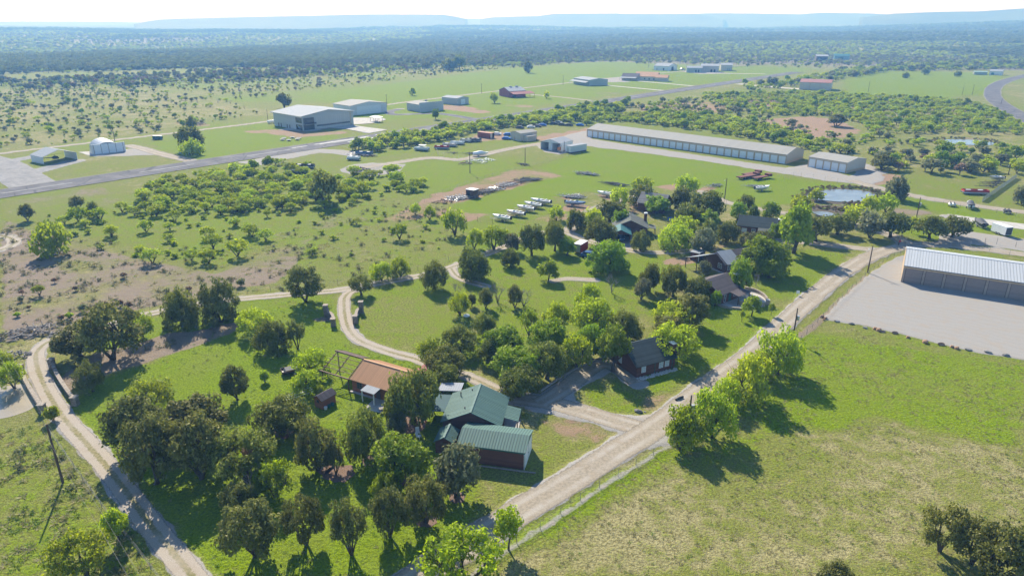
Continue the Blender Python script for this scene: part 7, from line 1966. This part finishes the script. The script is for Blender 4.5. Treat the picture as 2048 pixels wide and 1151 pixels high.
for x, y, r_, l in ((836, 868, 20, 'white garden chair by the brick shed, upper of two'), (838, 876, 70, 'white garden chair by the brick shed, lower of two')):
    o = thing('garden_chair', l, 'chair', gp(x, y), R(r_)); MB().box(-.3, -.3, .38, .3, .3, .45).build('seat', M_WHITE, o); MB().prism([(-.3, .26, .45), (.3, .26, .45), (.3, .46, 1.1), (-.3, .46, 1.1)], (0, .05, 0)).build('backrest', M_WHITE, o)
    for sx in (-.26, .26):
        for sy in (-.26, .26): MB().box(sx - .03, sy - .03, 0, sx + .03, sy + .03, .38).build('leg', M_WHITE, o)
o = thing('picnic_table', 'grey timber picnic table beside the concrete patio', 'table', gp(770, 822), R(25)); MB().box(-.95, -.38, .7, .95, .38, .76).build('tabletop', M_GREYWOOD, o)
for y in (-.75, .75): MB().box(-.95, y - .13, .42, .95, y + .13, .47).build('bench', M_GREYWOOD, o)
for x in (-.7, .7): MB().bar((x, -.7, 0), (x, -.2, .7), .08, .08).bar((x, .7, 0), (x, .2, .7), .08, .08).build('leg', M_GREYWOOD, o)
o = MB().cyl((0, 0, 0), .75, .18, 18, .68).build('tank_lid', M_WHITE); o.location = gp(933, 631); tag(o, 'round white concrete lid flush in the big lawn', 'lid')
for i, (x, y) in enumerate(((1337, 440), (1341, 439))): o = MB().tube([(0, 0, 0), (0, 0, .45), (0, 0, .9)], [.3, .34, .3], 12).build('barrel', M_BLUE); o.location = gp(x, y); tag(o, ('blue barrel nearer the chimney on the lawn', 'blue barrel beside its twin under the oaks')[i], 'barrel')
o = thing('lawn_sign', 'small white sign on legs alone on the lawn by the road', 'sign', gp(1595, 591), R(-20)); MB().box(-.35, -.03, .5, .35, .03, 1.3).build('board', M_WHITE, o); [MB().box(x - .03, -.03, 0, x + .03, .03, .5).build('leg', M_WHITE, o) for x in (-.3, .3)]
o = thing('marker_post', 'leaning dark red marker post at the road fork', 'post', gp(1797, 490), R(10)); MB().bar((0, 0, 0), (.5, 0, 3.2), .18, .18).build('post', M_STEEL, o); MB().box(.0, -.12, .9, .5, .12, 1.5).build('reflector', M_REDP, o)
o = MB().tube([(-.1, 0, .1), (.5, .3, .25), (1.4, .9, .2)], [.2, .22, .18], 10).build('culvert_pipe', M_BLACKM); o.location = gp(1352, 800); tag(o, 'black culvert pipe end sticking out of the road bank', 'pipe')
for x, y, l in ((1066, 776, 'white pipe stub at the edge of the central grove, nearer the green roof'), (1074, 778, 'second white pipe stub at the edge of the central grove')): o = MB().cyl((0, 0, 0), .1, 1.0, 8).build('vent_stub', M_WHITE); o.location = gp(x, y); tag(o, l, 'pipe')
hw = thing('timber_edging', 'curved timber edging between the cabin drive and the central grove', 'edging', (0, 0, 0)); wall_strip(chaikin([tuple(q) for q in gpn([(1078, 785), (1110, 763), (1150, 738), (1190, 722), (1212, 712)])], 1), .35, .25, M_GREYWOOD, 'timber', hw)
# airfield bits
for i, (x, y) in enumerate(((565, 281), (568, 278), (578, 282), (585, 276.5), (595, 280.5), (598, 278))):
    o = thing('concrete_table', ('concrete block table at the near end of the cluster', 'concrete block table beside the nearest one', 'concrete block table at the front of the cluster', 'concrete block table at the back of the cluster', 'concrete block table in front of the eastern pair', 'easternmost concrete block table')[i], 'table', gp(x, y)); MB().box(-1.3, -.9, .55, 1.3, .9, .75).build('top', M_CONC, o); MB().box(-.6, -.4, 0, .6, .4, .55).build('pedestal', M_STONEB, o)
o = thing('propane_tank', 'white tank and small shed behind the corner of the great hangar', 'tank', gp(543, 247), R(40)); MB().tube([(-2.6, 0, 1.3), (-2.2, 0, 1.3), (2.2, 0, 1.3), (2.6, 0, 1.3)], [.3, .9, .9, .3], 14).build('tank', M_WHITE, o); [MB().box(x - .2, -.6, 0, x + .2, .6, .6).build('foot', M_CONC, o) for x in (-1.5, 1.5)]
o = thing('dumpster', 'dark green dumpster on the verge of the access road', 'dumpster', gp(316, 279), R(15)); MB().prism([(-2.4, -1.1, .3), (2.4, -1.1, .3), (2.4, -1.1, 1.9), (-2.4, -1.1, 2.2)], (0, 2.2, 0)).build('body', mat('dark_teal_bin', (.03, .09, .085), .5), o); MB().box(-3.6, -.2, .25, -2.4, .2, .4).build('hitch', M_BLACKM, o); [MB().wheel((x, y, .35), .35, .2).build('wheel', M_RUBBER, o) for x in (-1, 1) for y in (-1.0, 1.0)]
o = MB().tube([(0, 0, 0), (0, 0, 3.2)], [2.2, 2.2], 16).tube([(0, 0, 3.2), (0, 0, 4.0)], [2.3, .2], 16).build('water_tank', M_GALV); o.location = gp(1318, 161.5); tag(o, 'grey round tank on the grass beside the ranch drive', 'tank')
o = low('parked_car', 'small dark car beside the white hangar door', 'car', 763, 224, M_COVER, (4.4, 1.8), R(20), 1.5, True)
# cattle, far out in the scrub meadow
def cow(px, py, rot, m, label):
    o = thing('cow', label, 'cow', gp(px, py), rot); b = MB()
    b.tube([(-1.05, 0, 1.15), (-.8, 0, 1.1), (-.3, 0, 1.0), (.3, 0, 1.0), (.75, 0, 1.1), (1.0, 0, 1.2), (1.25, 0, 1.1), (1.5, 0, .85), (1.62, 0, .7)], [.2, .36, .42, .42, .38, .26, .17, .16, .1], 10)
    for x, y in ((-.75, .2), (-.75, -.2), (.7, .2), (.7, -.2)): b.tube([(x, y, .9), (x + (.06 if x < 0 else 0), y, .48), (x, y, 0)], [.16, .08, .07], 6)
    b.tube([(-1.05, 0, 1.25), (-1.2, 0, .9), (-1.2, 0, .5)], [.04, .03, .05], 5); b.tube([(1.3, .1, 1.15), (1.3, .32, 1.12)], [.06, .03], 4).tube([(1.3, -.1, 1.15), (1.3, -.32, 1.12)], [.06, .03], 4)
    b.build('body', m, o, True)
for i, (x, y) in enumerate(((243, 175), (277, 174.5), (299, 176.5), (311, 176), (391, 171))): cow(x, y, trng.uniform(0, 6), M_BLACKM if i < 4 else M_STEEL, ('black cow farthest from the hangars in the scrub meadow', 'black cow second in the scattered line', 'black cow grazing beside another in the meadow', 'black cow grazing just behind its neighbour', 'brown cow standing alone in the far meadow')[i])
